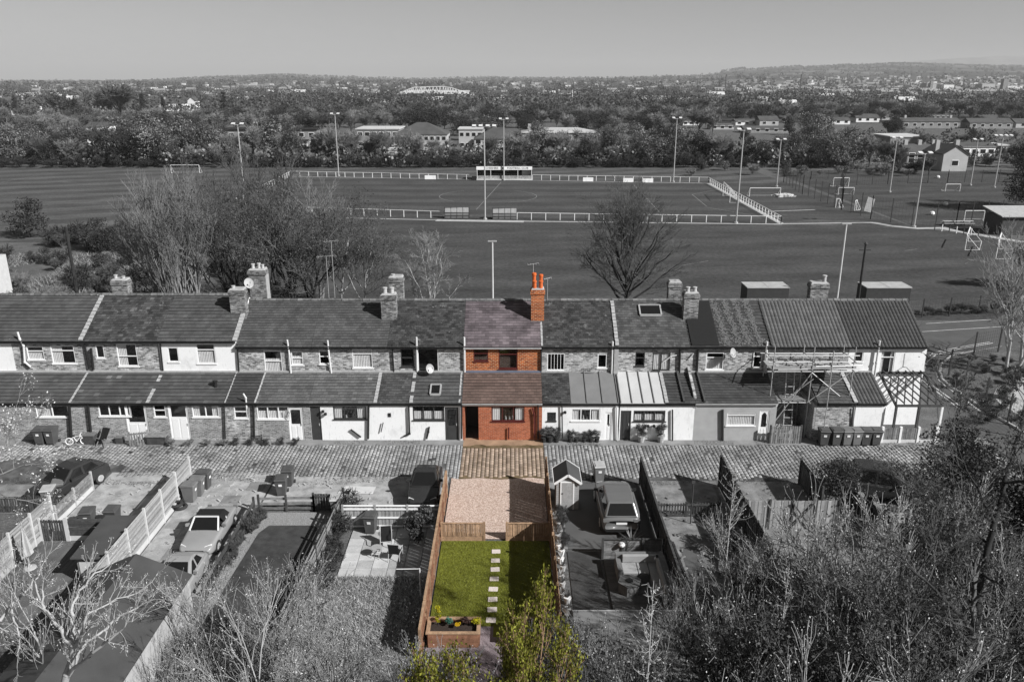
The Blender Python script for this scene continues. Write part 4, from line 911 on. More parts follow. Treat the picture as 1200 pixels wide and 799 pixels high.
# ================================================================== GARDENS: fences, bins, cars, furniture
def fence(label, a, b, h, name='garden_fence', pw=1.83, board='v', mat='timber_grey', postmat='concrete', post=0.1, posth=0.08, gravel=None, gap=0.01, bw=0.13, group=None, side=1, rails=2, capm=None, skip=(), railm=None, leanr=0.0):
    a = Vector((a[0], a[1], 0.03)); b = Vector((b[0], b[1], 0.03)); L = (b-a).length; d = (b-a).normalized(); nrm = Vector((-d.y, d.x, 0))*side
    R = thing(name, label, 'fence', tuple(a), 0, group); n = max(1, round(L/pw)); w_ = L/n; rr = random.Random(int(a.x*13+a.y*7))
    for i in range(n+1):
        p = a+d*(w_*i); m = MB(); m.cur = rr.uniform(.8, 1.2); m.bar(p+Vector((0, 0, -.03)), p+Vector((0, 0, h+posth)), post, post, up=tuple(d)); m.build('post', MAT[postmat], R)
    g0 = 0.0
    if gravel:
        g0 = .25
        for i in range(n):
            p, q = a+d*(w_*i+post/2), a+d*(w_*(i+1)-post/2); m = MB(); m.bar(p+Vector((0, 0, .12)), q+Vector((0, 0, .12)), .05, .26); m.build('gravel_board', MAT[gravel], R)
    for i in range(n):
        if i in skip: continue
        p, q = a+d*(w_*i+post/2+.005), a+d*(w_*(i+1)-post/2-.005); l = (q-p).length; m = MB(); dz = rr.uniform(-.02, .02)
        sag = rr.uniform(-leanr, leanr)
        if board == 'v':
            k = max(2, int(l/bw)); s = l/k
            for j in range(k):
                m.cur = rr.uniform(.65, 1.3); c = p+d*(s*(j+.5))+nrm*(.012 if j % 2 else .028)
                m.bar(c+Vector((0, 0, g0+.02)), c+nrm*sag+Vector((0, 0, h+dz+rr.uniform(-.01, .01))), s-gap, .018, up=tuple(nrm))
        else:
            k = max(2, int((h-g0)/bw)); s = (h-g0)/k
            for j in range(k):
                m.cur = rr.uniform(.65, 1.3); z = g0+s*(j+.5)+dz; c = nrm*(.012 if j % 2 else .028)
                m.bar(p+c+Vector((0, 0, z)), q+c+Vector((0, 0, z+rr.uniform(-.008, .008))), .018, s-gap)
        m.build('fence_panel', MAT[mat], R)
        for j in range(rails):
            z = g0+(h-g0)*(0.12+0.76*j/max(1, rails-1)); m = MB(); m.cur = rr.uniform(.8, 1.1); m.bar(p-nrm*.02+Vector((0, 0, z)), q-nrm*.02+Vector((0, 0, z)), .045, .08); m.build('rail', MAT[railm or mat], R)
        if capm: m = MB(); m.bar(p+nrm*.01+Vector((0, 0, h+.03)), q+nrm*.01+Vector((0, 0, h+.03)), .1, .035); m.build('cap_rail', MAT[capm], R)
    return R
fence('long pale weathered panel fence with concrete posts between the two left driveways', (F2, 39.3), (F2, 28.3), 1.75, gravel='concrete_white', mat='timber_pale', postmat='concrete_white', board='h', bw=.1, side=-1)
fence('low slatted fence on a bright white gravel board beside the black car', (F1, 39.0), (F1, 35.4), 1.0, gravel='concrete_white', mat='timber_grey', postmat='concrete', board='h', bw=.09, side=-1)
fence('tall pale fence running to the left edge behind the folded parasol', (F1-.02, 35.2), (F1-.02, 25), 1.65, gravel='concrete', mat='timber_pale', postmat='concrete_white', board='h', bw=.1, side=-1)
fence('dark horizontal panel fence with white posts across the left driveway end', (F1+1.35, 34.0), (F2-.1, 34.0), 1.15, gravel='concrete_white', mat='timber_dark', postmat='concrete_white', board='h', bw=.14, side=-1)
fence('dark vertical paling gate panel beside the tall pale fence', (F1+.05, 34.0), (F1+1.25, 34.0), 1.1, mat='timber_dark', postmat='concrete_white', board='v', bw=.12, gap=.03, side=-1)
fence('dark picket fence in front of the black car at the left edge', (-28, 36.6), (-22.7, 36.6), .9, mat='timber_dark', postmat='timber_dark', gap=.035, side=-1)
fence('collapsing dark rail fence beside the grey convertible', (F3, 36.6), (F3, 29.5), .8, mat='timber_dark', postmat='timber_dark', board='h', bw=.32, gap=.16, rails=0, leanr=.05)
fence('dark three rail fence with climbing plants behind the dark turf', (F3+.2, 36.75), (-10.1, 36.75), .85, mat='timber_grey', postmat='timber_dark', board='h', bw=.28, gap=.14, rails=0)
fence('short dark upright paling fence at the corner of the dark turf', (-10.1, 36.75), (F4, 36.75), .95, mat='timber_dark', postmat='timber_dark', gap=.02)
fence('long sagging dark open panel fence between dark turf and rough grass', (F4, 36.9), (F4-.35, 26.2), 1.15, mat='timber_grey', postmat='timber_dark', board='h', bw=.18, gap=.07, rails=2, railm='timber_dark', leanr=.08)
fence('tall orange brown fence seen edge on along the left side of the green lawn', (F5, 38.2), (F5, 25.4), 1.45, mat='timber_orange', postmat='timber_tan', board='v', side=-1, railm='timber_orange', rails=3, capm='timber_tan')
fence('brown fence in shadow along the right side of the green lawn', (F6, 39.3), (F6, 26.0), 1.72, mat='timber_tan', postmat='timber_tan', board='v', side=1, railm='timber_orange')
fence('low tan boarded fence left of the gap between gravel and green lawn', (F5+.1, 33.95), (-1.32, 33.95), .92, mat='timber_tan', postmat='timber_tan', gravel='timber_tan', board='v', bw=.11, rails=1, capm='timber_tan', side=-1)
fence('low tan boarded fence right of the gap between gravel and green lawn', (-.25, 33.95), (F6-.06, 33.95), .92, mat='timber_tan', postmat='timber_tan', gravel='timber_tan', board='v', bw=.11, rails=1, capm='timber_tan', side=-1)
pf = fence('pale painted fence and braced gate behind the patio chairs', (-8.25, 35.05), (F5-.08, 35.05), 1.22, mat='timber_pale', postmat='timber_pale', board='v', bw=.09, gap=.004, rails=3, side=1, railm='upvc', capm='upvc')
m = MB(); m.bar((-7.95, 34.98, .3), (-6.95, 34.98, 1.1), .04, .09); m.build('brace', MAT['upvc'], pf)
fence('dark stained fence right of the grey car', (F7, 39.6), (F7, 26.2), 1.55, mat='timber_dark', postmat='timber_dark', board='v', side=1, railm='timber_dark', rails=3, capm='timber_dark')
fb = fence('brown horizontal board fence with a white round lamp behind the corner sofa', (4.15, 32.4), (F7-.06, 32.4), 1.0, mat='timber_grey', postmat='timber_dark', board='h', bw=.2, side=1, rails=0, capm='timber_dark', pw=1.0)
m = MB(); m.lathe((5.0, 32.31, .72), [(.02, 0), (.13, .05), (.15, .13), (.1, .22), (.02, .25)], 12); m.build('round_lamp', MAT['sticker'], fb)
fence('tall black fence between the cluttered yard and the white gates', (F8, 39.4), (F8, 27.5), 1.8, mat='timber_dark', postmat='timber_dark', board='v', side=1, railm='timber_dark', rails=3)
fence('low dark picket fence and gate across the cluttered yard', (F7+.15, 36.2), (F8-.8, 36.2), .75, mat='timber_dark', postmat='timber_dark', gap=.07, bw=.13)
wg = fence('whitewashed board fence with black posts and cross braced gate', (F8+.2, 35.0), (15.9, 35.0), 1.55, mat='timber_pale', postmat='timber_dark', board='v', bw=.16, side=1, rails=0, pw=1.15)
m = MB(); m.bar((13.6, 34.93, .1), (14.65, 34.93, 1.5), .03, .07); m.bar((14.65, 34.9, .1), (13.6, 34.9, 1.5), .03, .07); m.build('cross_brace', MAT['timber_dark'], wg)
fence('dark weathered panel fence beside the rounded bush', (15.6, 39.6), (15.6, 36.4), 1.5, mat='timber_dark', postmat='timber_dark')
fence('fallen looking dark fence left of the parked black off roader', (17.0, 37.2), (18.1, 33.2), 1.3, mat='timber_dark', postmat='timber_dark')
fence('pale three rail fence under the branches beside the black off roader', (17.9, 35.3), (21.2, 35.3), .8, mat='timber_pale', postmat='timber_pale', board='h', bw=.3, gap=.14, rails=0)
fence('arched grey slatted gate beside the scaffold', (15.55, 44.75), (17.4, 44.75), 1.15, mat='timber_grey', postmat='timber_dark', gap=.03, side=-1, pw=1.9)
fence('grey boarded fence with white posts under the pergola', (22.35, 44.85), (25.6, 44.85), 1.0, mat='timber_grey', postmat='upvc', gravel='concrete_white', gap=.02, pw=1.1, bw=.13, side=-1, post=.13)
fence('small wooden slatted gate in front of the left houses', (-22.9, 44.4), (-21.95, 44.7), .85, mat='timber_grey', postmat='timber_grey', gap=.05, pw=1.0, bw=.14, side=-1)
# ------------------------------------------------------------------ wheelie bins
def make_bin(body='bin', lid='bin', name='wheelie_bin'):
    R = thing(name, 'x', 'bin'); m = MB(); h = .95
    lo = [(-.22, -.26), (.22, -.26), (.22, .24), (-.22, .24)]; hi = [(-.29, -.35), (.29, -.35), (.29, .33), (-.29, .33)]
    V = [(x, y, .06) for x, y in lo]+[(x, y, h) for x, y in hi]; m.v = V; m.t = [1.0]*8; m.f = [(3, 2, 1, 0), (0, 1, 5, 4), (1, 2, 6, 5), (2, 3, 7, 6), (3, 0, 4, 7), (4, 5, 6, 7)]
    m.box(-.31, -.37, h-.05, .31, .35, h); m.box(-.2, .26, .12, .2, .34, .5)
    m.build('body', MAT[body], R, bevel=.015)
    m = MB(); m.prism([(-.31, -.4, h+.004), (-.31, -.36, h+.06), (-.31, .3, h+.10), (-.31, .38, h+.03), (-.31, .36, h+.004)], (.62, 0, 0)); m.box(-.24, -.3, h+.07, .24, .2, h+.105); l = m.build('lid', MAT[lid], R, bevel=.015)
    m = MB(); m.tube((-.24, .43, h-.02), (.24, .43, h-.02), .018, .018, 6); m.box(-.26, .34, h-.04, -.22, .45, h); m.box(.22, .34, h-.04, .26, .45, h); m.build('handle', MAT['black_plastic'], R)
    for s in (-1, 1):
        m = MB(); m.tube((s*.24, .27, .1), (s*.3, .27, .1), .1, .1, 12); m.build('wheel', MAT['rubber'], R)
    m = MB(); m.poly([(-.09, -.345, .62), (.09, -.345, .62), (.09, -.357, .76), (-.09, -.357, .76)]); m.build('sticker', MAT['sticker'], R)
    return R
bp = [make_bin(), make_bin('bin_mid', 'bin_mid'), make_bin('bin_mid', 'concrete')]
used_b = [False]*3
def bin_at(px, py, kind, label, rz=0.0, group=None, z=0.04):
    c = G(px, py, z); o = put(bp[kind], (c.x, min(c.y+.3, 44.72), z), rz, label, group, first=not used_b[kind]); used_b[kind] = True; return o
g = 'wheelie bins in the row beside the lane'
for i, (x, k) in enumerate(((966, 0), (980, 0), (992.5, 1), (1003.5, 1), (1015, 0), (1027, 0))):
    bin_at(x, 523, k, ['leftmost bin of the row of six, with its lid propped open', 'second bin from the scaffold pole in the row of six', 'third bin of the six, mid grey with a white number', 'fourth bin of the six, mid grey', 'fifth bin of the six, dark body', 'rightmost bin of the six beside the white posted fence'][i], random.uniform(-.12, .12), g, z=.08)
bin_at(56, 514, 0, 'dark wheelie bin against the wall below the far left kitchen window', .05, 'bins by the left house wall', z=.08); bin_at(70, 513, 0, 'wheelie bin right of its twin below the far left kitchen window', -.05, 'bins by the left house wall', z=.08)
bin_at(221, 590, 1, 'nearest of three grey bins along the pale fence, next to the tyres', 1.5, 'bins along the pale fence'); bin_at(230, 583, 1, 'middle bin of the three along the pale fence', 1.6, 'bins along the pale fence'); bin_at(238, 575, 0, 'farthest dark bin of the three along the pale fence', 1.5, 'bins along the pale fence')
bin_at(329, 582, 0, 'dark bin nearer the camera on the open drive beyond the turf', .1, 'bins on the open drive'); bin_at(337, 571, 0, 'dark bin behind its twin on the open drive beyond the turf', .05, 'bins on the open drive')
bin_at(56, 595, 2, 'grey bin with pale lid by the corner of the slatted fence', .2, 'bins by the black car'); bin_at(68, 587, 1, 'grey bin between the black car and the slatted fence', .3, 'bins by the black car')
bin_at(434, 627, 0, 'dark bin on the patio in front of the pale fence', -.1); bin_at(702, 566, 2, 'bin with pale lid beside the small shed and grey car', .1)
bin_at(102, 622, 0, 'dark bin behind the horizontal panels, left of two', .1, 'bins behind the panels'); bin_at(131, 620, 0, 'dark bin behind the horizontal panels, right of two', 0, 'bins behind the panels')
bin_at(394, 606, 2, 'pale lidded bin behind the upright paling fence', .1)
# ------------------------------------------------------------------ cars
def loft(m, st, k=14):
    """st: list of (y, halfwidth_low, halfwidth_belt, halfwidth_top, z_low, z_belt, z_top)"""
    rings = []
    for (y, wl, wb, wt, zl, zb, zt) in st:
        half = [(0, zl), (wl*.8, zl), (wl, zl+.07), (wb*1.01, (zl+zb)/2+.02), (wb, zb-.02), (wb*.975, zb+.02), (wt+(wb-wt)*.10, zb+(zt-zb)*.85), (wt*.85, zt-.015), (wt*.45, zt+.012), (0, zt+.018)]
        ring = [(x, y, z) for x, z in half]+[(-x, y, z) for x, z in half[-2:0:-1]]
        rings.append(ring)
    n = len(rings[0]); b0 = len(m.v)
    for r in rings: m.v += r; m.t += [1.0]*n
    for j in range(len(rings)-1):
        for i in range(n): a = b0+j*n+i; b = b0+j*n+(i+1) % n; m.f.append((a, b, b+n, a+n))
    m.f.append(tuple(b0+i for i in range(n))); m.f.append(tuple(b0+(len(rings)-1)*n+i for i in range(n-1, -1, -1)))
def make_car(name, label, paint, L=4.1, W=1.72, Hh=1.45, kind='hatch', wheel=.31):
    """nose at -Y"""
    R = thing(name, label, 'car'); w = W/2; b = .22; belt = .88 if kind != 'suv' else .98; hood = belt-.06
    h = L/2
    if kind == 'cabrio': belt = .80; hood = .78
    m = MB()
    st = [(-h, w*.72, w*.74, w*.70, b+.12, b+.28, hood-.24), (-h+.08, w*.86, w*.88, w*.8, b+.04, b+.36, hood-.14), (-h+.3, w*.95, w*.95, w*.84, b, hood-.14, hood-.05), (-h+.75, w, w*.98, w*.86, b, belt-.12, hood), (-h+1.25, w, w*.99, w*.88, b, belt-.06, hood+.05)]
    if kind == 'cabrio': st += [(-h+1.6, w, w, w*.9, b, belt, belt+.03), (h-1.4, w, w, w*.9, b, belt, belt+.03), (h-.8, w, w*.97, w*.85, b, belt, belt+.06), (h-.25, w*.93, w*.92, w*.78, b, belt-.05, belt+.02), (h-.04, w*.8, w*.82, w*.7, b+.08, b+.42, belt-.12), (h, w*.7, w*.72, w*.62, b+.15, b+.4, belt-.25)]
    else: st += [(-h+1.5, w, w, w*.88, b, belt, belt+.05), (0, w, w, w*.88, b, belt+.02, belt+.06), (h-.6, w, w, w*.86, b, belt+.03, belt+.07), (h-.18, w*.97, w*.95, w*.82, b, belt+.02, belt+.05), (h-.03, w*.88, w*.9, w*.78, b+.06, b+.45, belt), (h, w*.8, w*.82, w*.72, b+.14, b+.42, belt-.12)]
    loft(m, st); body = m.build('body', MAT[paint], R, smooth=True)
    md = body.modifiers.new('sub', 'SUBSURF'); md.levels = 1; md.render_levels = 1
    zt = Hh; y0, y1, y2, y3 = -h+1.2, -h+1.95, h-1.0, h-.28
    if kind == 'suv': y2, y3 = h-.52, h-.10
    tw = w*.68; bw = w*.90; zb = belt+.03
    if kind != 'cabrio':
        m = MB()
        m.v = [(-bw, y0, zb), (bw, y0, zb), (tw, y1, zt-.03), (-tw, y1, zt-.03), (tw*1.02, (y1+y2)/2, zt+.02), (-tw*1.02, (y1+y2)/2, zt+.02), (tw*.97, y2, zt-.02), (-tw*.97, y2, zt-.02), (bw*.93, y3, zb+.03), (-bw*.93, y3, zb+.03)]; m.t = [1.0]*10
        m.f = [(0, 1, 2, 3), (3, 2, 4, 5), (5, 4, 6, 7), (7, 6, 8, 9), (1, 8, 6, 4, 2), (9, 0, 3, 5, 7)]
        cab = m.build('cabin', MAT[paint], R, bevel=.05, smooth=False)
        def quad_between(nm, P4, ins=.07, off=.012):
            c = sum((Vector(p) for p in P4), Vector())/len(P4); n_ = (Vector(P4[1])-Vector(P4[0])).cross(Vector(P4[2])-Vector(P4[0])).normalized(); 
            if n_.dot(c-Vector((0, 0, .9))) < 0: n_ = -n_
            q = []
            for p in P4:
                v = Vector(p)-c; q.append(Vector(p)-v.normalized()*ins*1.3+n_*off)
            g_ = MB(); g_.poly(q if (q[1]-q[0]).cross(q[2]-q[0]).dot(n_) > 0 else q[::-1]); return g_.build(nm, MAT['car_glass'], R)
        V = m.v
        quad_between('windscreen', [V[0], V[1], V[2], V[3]]); quad_between('rear_window', [V[8], V[9], V[7], V[6]], .09)
        for s in (1, -1):
            ym = (y0+y3)/2
            def sp(y, t): # side glass plane
                lo = bw-(bw-bw*.93)*max(0, (y-y0))/(y3-y0); return Vector((s*(lo+(tw-lo)*t), y, zb+(zt-zb)*t))
            quad_between('side_window', [sp(y0+.35, .08), sp(ym-.06, .08), sp(ym-.06, .86), sp(y1+.06, .86)], .015, .016)
            quad_between('side_window', [sp(ym+.04, .08), sp(y3-.35, .1), sp(y2+.02, .84), sp(ym+.04, .86)], .015, .016)
    else:
        # dark fabric interior, folded hood and the windscreen in its pale frame
        m = MB(); m.prism([(-w*.78, y0+.25, zb+.02), (-w*.78, h-1.25, zb+.02), (-w*.78, h-1.1, zb+.06), (-w*.78, h-.9, zb+.02), (-w*.78, h-.9, zb-.1), (-w*.78, y0+.25, zb-.1)], (w*1.56, 0, 0)); m.build('hood_cover', MAT['soft_black'], R)
        m = MB(); 
        for s in (1, -1):
            m.bar((s*w*.82, y0+.1, zb), (s*w*.68, y1-.15, zt-.02), .07, .06)
            m.bar((s*w*.80, h-1.5, zb+.02), (s*w*.6, h-1.3, zt-.25), .1, .08)
        m.bar((-w*.70, y1-.15, zt-.01), (w*.70, y1-.15, zt-.01), .07, .05); m.build('windscreen_frame', MAT['lamp_white'], R)
        m = MB(); m.poly([(-w*.78, y0+.12, zb+.02), (w*.78, y0+.12, zb+.02), (w*.66, y1-.17, zt-.04), (-w*.66, y1-.17, zt-.04)]); m.build('windscreen', MAT['car_glass'], R)
        m = MB(); m.v = [(-w*.7, y1-.12, zt-.03), (w*.7, y1-.12, zt-.03), (w*.72, h-1.35, zt-.02), (-w*.72, h-1.35, zt-.02), (w*.8, h-.95, zb+.03), (-w*.8, h-.95, zb+.03), (w*.85, y0+.9, zb+.02), (-w*.85, y0+.9, zb+.02)]; m.t = [1.]*8
        m.f = [(0, 1, 2, 3), (3, 2, 4, 5), (1, 6, 4, 2), (7, 0, 3, 5)]; m.build('fabric_roof', MAT['soft_black'], R)
    for sx in (1, -1):
        for yy in (-h+.78, h-.78):
            m = MB(); m.tube((sx*(w-.19), yy, wheel), (sx*(w+.01), yy, wheel), wheel, wheel, 18); wl = m.build('wheel', MAT['rubber'], R)
            m = MB(); m.lathe((0, 0, 0), [(wheel*.62, 0), (wheel*.5, .012)], 14)
            r_ = MB(); r_.v = [(sx*(w+.012+z*1.0), yy+x, wheel+y) for x, y, z in m.v]; r_.t = m.t; r_.f = m.f
            for k in range(5):
                a = 2*math.pi*k/5; r_.bar((sx*(w+.022), yy, wheel), (sx*(w+.022), yy+math.cos(a)*wheel*.6, wheel+math.sin(a)*wheel*.6), .05, .02, up=(1, 0, 0))
            r_.build('rim', MAT['galv'], wl)
    for s in (1, -1):
        m = MB(); m.prism([(s*w*.50, -h+.10, hood-.20), (s*w*.88, -h+.22, hood-.18), (s*w*.86, -h+.36, hood-.06), (s*w*.52, -h+.20, hood-.10)], (0, -.03, .0)); m.build('headlight', MAT['lamp_white'], R)
        m = MB(); m.box(s*w*.62, h-.06, belt-.18, s*w*.93, h+.006, belt-.04) if kind == 'suv' else m.box(s*w*.66, h-.09, belt-.2, s*w*.9, h+.0, belt-.04); m.build('tail_light', MAT['lamp_red'], R)
        m = MB(); m.prism([(s*w*.92, y0+.42, zb+.04), (s*(w*.92+.2), y0+.36, zb+.06), (s*(w*.92+.2), y0+.36, zb+.18), (s*w*.94, y0+.42, zb+.18)], (0, .1, 0)); m.build('wing_mirror', MAT['black_plastic' if kind == 'suv' else paint], R)
    m = MB(); m.box(-.26, h+.002 if kind != 'suv' else h+.01, .52 if kind != 'suv' else .68, .26, h+.02, .63 if kind != 'suv' else .79); m.build('number_plate', MAT['sticker'], R)
    m = MB(); m.box(-.26, -h-.02, .36, .26, -h+.04, .47); m.build('number_plate', MAT['sticker'], R)
    m = MB(); m.box(-w*.6, -h-.012, b+.1, w*.6, -h+.05, b+.13); m.box(-w*.5, -h-.014, b+.28, w*.5, -h+.05, b+.34); m.build('grille', MAT['black_plastic'], R)
    m = MB(); m.box(-w*.8, h-.05, b+.06, w*.8, h+.012, b+.2); m.build('bumper_insert', MAT['black_plastic'], R)
    return R
def place_car(o, x, y, rz=0.0, z=.045): o.location = (x, y, z); o.rotation_euler = (0, 0, rz)
place_car(make_car('parked_car', 'black hatchback parked nose to camera behind the pale patio fence', 'black_car', 3.7, 1.62, 1.42), -4.55, 38.3)
c = make_car('parked_car', 'silver grey crossover car parked with its tail to the camera beside the little shed', 'silver_car', 4.3, 1.9, 1.6, 'suv', .36); place_car(c, 5.25, 36.4, math.pi)
m = MB(); m.box(-.60, -1.0, 1.612, .60, 1.35, 1.628); pass; m.build('roof_panel', MAT['bin'], c)
m = MB(); m.lathe((0, 1.25, 1.6), [(.05, 0), (.02, .12)], 6); m.build('roof_aerial', MAT['black_plastic'], c)
place_car(make_car('parked_car', 'pale grey convertible with black fabric roof parked on the slabbed drive', 'pale_car', 3.9, 1.64, 1.3, 'cabrio'), -14.45, 34.1)
place_car(make_car('parked_car', 'pale rounded small car half hidden beyond the dark garage roof', 'pale_car', 3.5, 1.6, 1.42), -14.3, 29.9)
place_car(make_car('parked_car', 'black car angled behind the slatted fence at the left edge under blossom', 'black_car', 4.1, 1.75, 1.45), -23.7, 38.9, -0.42)
place_car(make_car('parked_car', 'black boxy off roader parked beside the rounded bush at right', 'black_car', 4.2, 1.8, 1.8, 'suv', .38), 19.6, 38.2, 1.3)
def cover_car(): pass
# ------------------------------------------------------------------ tyres
for i, (x, y, z) in enumerate(((206, 590, .04), (212, 595, .04), (207, 596, .04))):
    c = G(x, y, z); o = MB(); R_, r_ = .27, .085; n, k = 16, 8; 
    for a in range(n):
        for b_ in range(k):
            t, u = 2*math.pi*a/n, 2*math.pi*b_/k; o.v.append((c.x+(R_+r_*math.cos(u))*math.cos(t), c.y+(R_+r_*math.cos(u))*math.sin(t), z+.09+r_*math.sin(u)+(.18 if i == 2 else 0))); o.t.append(1.)
    for a in range(n):
        for b_ in range(k): o.f.append((a*k+b_, ((a+1) % n)*k+b_, ((a+1) % n)*k+(b_+1) % k, a*k+(b_+1) % k))
    o.build('tyre', MAT['rubber'], smooth=True, label=['old tyre lying against the pale fence base behind two others', 'old tyre on the drive nearest the bins', 'old tyre lying nearest the camera by the pale fence'][i], cat='tyre', group='old tyres on the drive')
# ------------------------------------------------------------------ sheds and garages
def shed(label, x0, x1, y0, y1, he, hr, wallm, roofm, over=.15, axis='y', name='garden_shed', trim=None, cat='shed'):
    R = thing(name, label, cat, ((x0+x1)/2, (y0+y1)/2, 0)); m = MB(); xm = (x0+x1)/2
    m.prism([(x0, y0, 0), (x1, y0, 0), (x1, y0, he), (xm, y0, hr), (x0, y0, he)], (0, y1-y0, 0)); m.build('wall', MAT[wallm], R)
    s = (hr-he)/(xm-x0)
    for sgn, xe in ((-1, x0-over), (1, x1+over)):
        ze = he-s*over; m = MB(); m.prism([(xm, y0-over, hr+.02), (xe, y0-over, ze+.02), (xe, y0-over, ze+.07), (xm, y0-over, hr+.07)], (0, y1-y0+2*over, 0)); rf = m.build('roof', MAT[roofm], R)
        if trim: m = MB(); m.bar((xm, y0-over-.015, hr+.03), (xe, y0-over-.015, ze+.03), .025, .12); m.bar((xe+sgn*.015, y0-over, ze+.04), (xe+sgn*.015, y1+over, ze+.04), .025, .06); m.bar((xm, y1+over+.015, hr+.03), (xe, y1+over+.015, ze+.03), .025, .12); m.build('trim', MAT[trim], rf)
    return R
sd = shed('small pale blue grey shed with white trimmed gable roof beside the grey car', 2.25, 3.4, 36.9, 38.35, 1.6, 2.0, 'timber_pale', 'felt', .12, trim='upvc')
m = MB()
for k in range(15): 
    if k*.115 < 1.5: m.box(2.25, 36.885, .06+k*.115, 3.4, 36.899, .06+k*.115+.09)
m.build('cladding', MAT['timber_pale'], sd)
m = MB(); m.box(2.5, 36.85, .08, 3.1, 36.884, 1.55); d_ = m.build('door', MAT['timber_pale'], sd); m = MB()
for x in (2.45, 3.1): m.box(x, 36.84, .05, x+.06, 36.883, 1.57)
m.box(2.45, 36.841, 1.57, 3.16, 36.883, 1.63); m.build('door_frame', MAT['upvc'], sd)
m = MB(); m.box(2.52, 36.82, .95, 2.6, 36.849, 1.0); m.build('handle', MAT['black_plastic'], d_)
shed('garage with dark gable felt roof and pale side wall at the lower left', -16.9, -12.9, 17, 27.9, 2.15, 3.05, 'concrete', 'felt', .1, name='garage', cat='garage')
R = thing('store_shed', 'low store with flat dark felt roof against the pale fence', 'shed', (-18.2, 32, 0)); m = MB(); m.box(-18.8, 30.4, 0, -17.5, 33.3, 1.4); m.build('wall', MAT['timber_grey'], R); m = MB(); m.prism([(-18.95, 30.2, 1.42), (-18.95, 33.5, 1.6), (-18.95, 33.5, 1.66), (-18.95, 30.2, 1.48)], (1.5, 0, 0)); m.build('roof', MAT['felt'], R)
m = MB(); m.box(-18.7, 30.37, .5, -17.9, 30.399, 1.2); m.build('shutter', MAT['concrete_white'], R)
R = thing('summer_house', 'flat roofed outbuilding with pale grey felt roof at the end of the decked garden', 'shed', (4.2, 24, 0)); m = MB(); m.box(2.4, 22.0, 0, 6.15, 25.3, 2.1); m.build('wall', MAT['timber_dark'], R); m = MB(); m.prism([(2.25, 21.8, 2.12), (2.25, 25.5, 2.2), (2.25, 25.5, 2.28), (2.25, 21.8, 2.2)], (4.05, 0, 0)); m.build('roof', MAT['metal_roof_grey'], R); m = MB(); m.box(2.23, 25.5, 2.13, 6.32, 25.54, 2.3); m.build('fascia', MAT['concrete'], R)
R = thing('timber_deck', 'dark boarded deck corner at the near end of the coloured garden', 'deck', (-3.0, 23.5, 0)); 
for k in range(14): m = MB(); m.cur = random.uniform(.8, 1.2); m.box(-3.4, 22+k*.2, .3, -1.6, 22+k*.2+.185, .34); m.build('deck_board', MAT['decking'], R)
m = MB(); m.box(-3.4, 22, 0.05, -1.6, 24.78, .295); m.build('deck_frame', MAT['timber_dark'], R)
R = thing('decking', 'dark low deck boards under the folded parasol at left', 'deck', (-21, 31, 0))
for k in range(22): m = MB(); m.cur = random.uniform(.75, 1.2); m.box(-22.3+k*.21, 26, .05, -22.3+k*.21+.195, 33.4, .12); m.build('deck_board', MAT['decking'], R)
R = thing('decking', 'grey deck boards under the corner sofa and fire pit', 'deck', (5.5, 30, 0))
for k in range(33): m = MB(); m.cur = random.uniform(.85, 1.15); m.box(4.2, 25.7+k*.2, .05, 6.88, 25.7+k*.2+.185, .1); m.build('deck_board', MAT['decking'], R)
# ------------------------------------------------------------------ lawn stepping stones, planters
for i in range(8):
    y = [646, 656.5, 667, 678, 690, 702, 714, 726.3][i]; x = [581.3, 580.6, 580.1, 579.2, 578, 577.3, 576.7, 575.3][i]; c = G(x, y, .06); m = MB(); r = random.Random(i)
    hw, hd = .20, .155; m.box(c.x-hw, c.y-hd, .05, c.x+hw, c.y+hd, .075+r.uniform(0, .01))
    MAT.setdefault('step', M_plain('pinkish_paving_stone', (0.60, 0.53, 0.49), 0.9, 0.1, 4, 0.2))
    o = m.build('stepping_stone', MAT['step'], loc=(c.x, c.y, .05), bevel=.008, label='square pale stepping stone in the green lawn, ' + ['farthest from the camera of the eight', 'second from the low tan fence', 'third from the low tan fence', 'fourth from the low tan fence', 'fourth from the planters', 'third from the planters', 'second from the planters', 'nearest the planters'][i], cat='paving stone', group='stepping stones across the lawn')
    o.rotation_euler = (0, 0, r.uniform(-.06, .06))
MAT['soil'] = M_plain('dark_soil', (0.035, 0.025, 0.02), 0.95, 0.4, 8, 0.6)
def planter(label, x0, x1, y0, y1, h):
    R = thing('raised_planter', label, 'planter', ((x0+x1)/2, (y0+y1)/2, 0))
    for k in range(3):
        for (a, b) in (((x0, y0), (x1, y0)), ((x0, y1), (x1, y1)), ((x0, y0+.06), (x0, y1-.06)), ((x1, y0+.06), (x1, y1-.06))):
            m = MB(); m.cur = random.uniform(.85, 1.25); z = .06+h/3*(k+.5); m.bar((a[0], a[1], z), (b[0], b[1], z), .09, h/3-.008); m.build('sleeper', MAT['timber_orange'], R)
    m = MB()
    for a, b in (((x0-.08, y0), (x1+.08, y0)), ((x0-.08, y1), (x1+.08, y1)), ((x0, y0+.08), (x0, y1-.08)), ((x1, y0+.08), (x1, y1-.08))): m.bar((a[0], a[1], h+.08), (b[0], b[1], h+.08), .15, .04)
    m.build('rim_board', MAT['timber_tan'], R)
    m = MB(); m.box(x0+.05, y0+.05, .1, x1-.05, y1-.05, h-.06); m.build('soil', MAT['soil'], R); return R
planter('raised sleeper planter with conifer and bedding plants left of the gap', -3.25, -1.3, 26.3, 27.2, .62)
planter('raised sleeper planter half hidden by the leafy tree, right of the gap', .0, 1.65, 26.2, 27.2, .62)
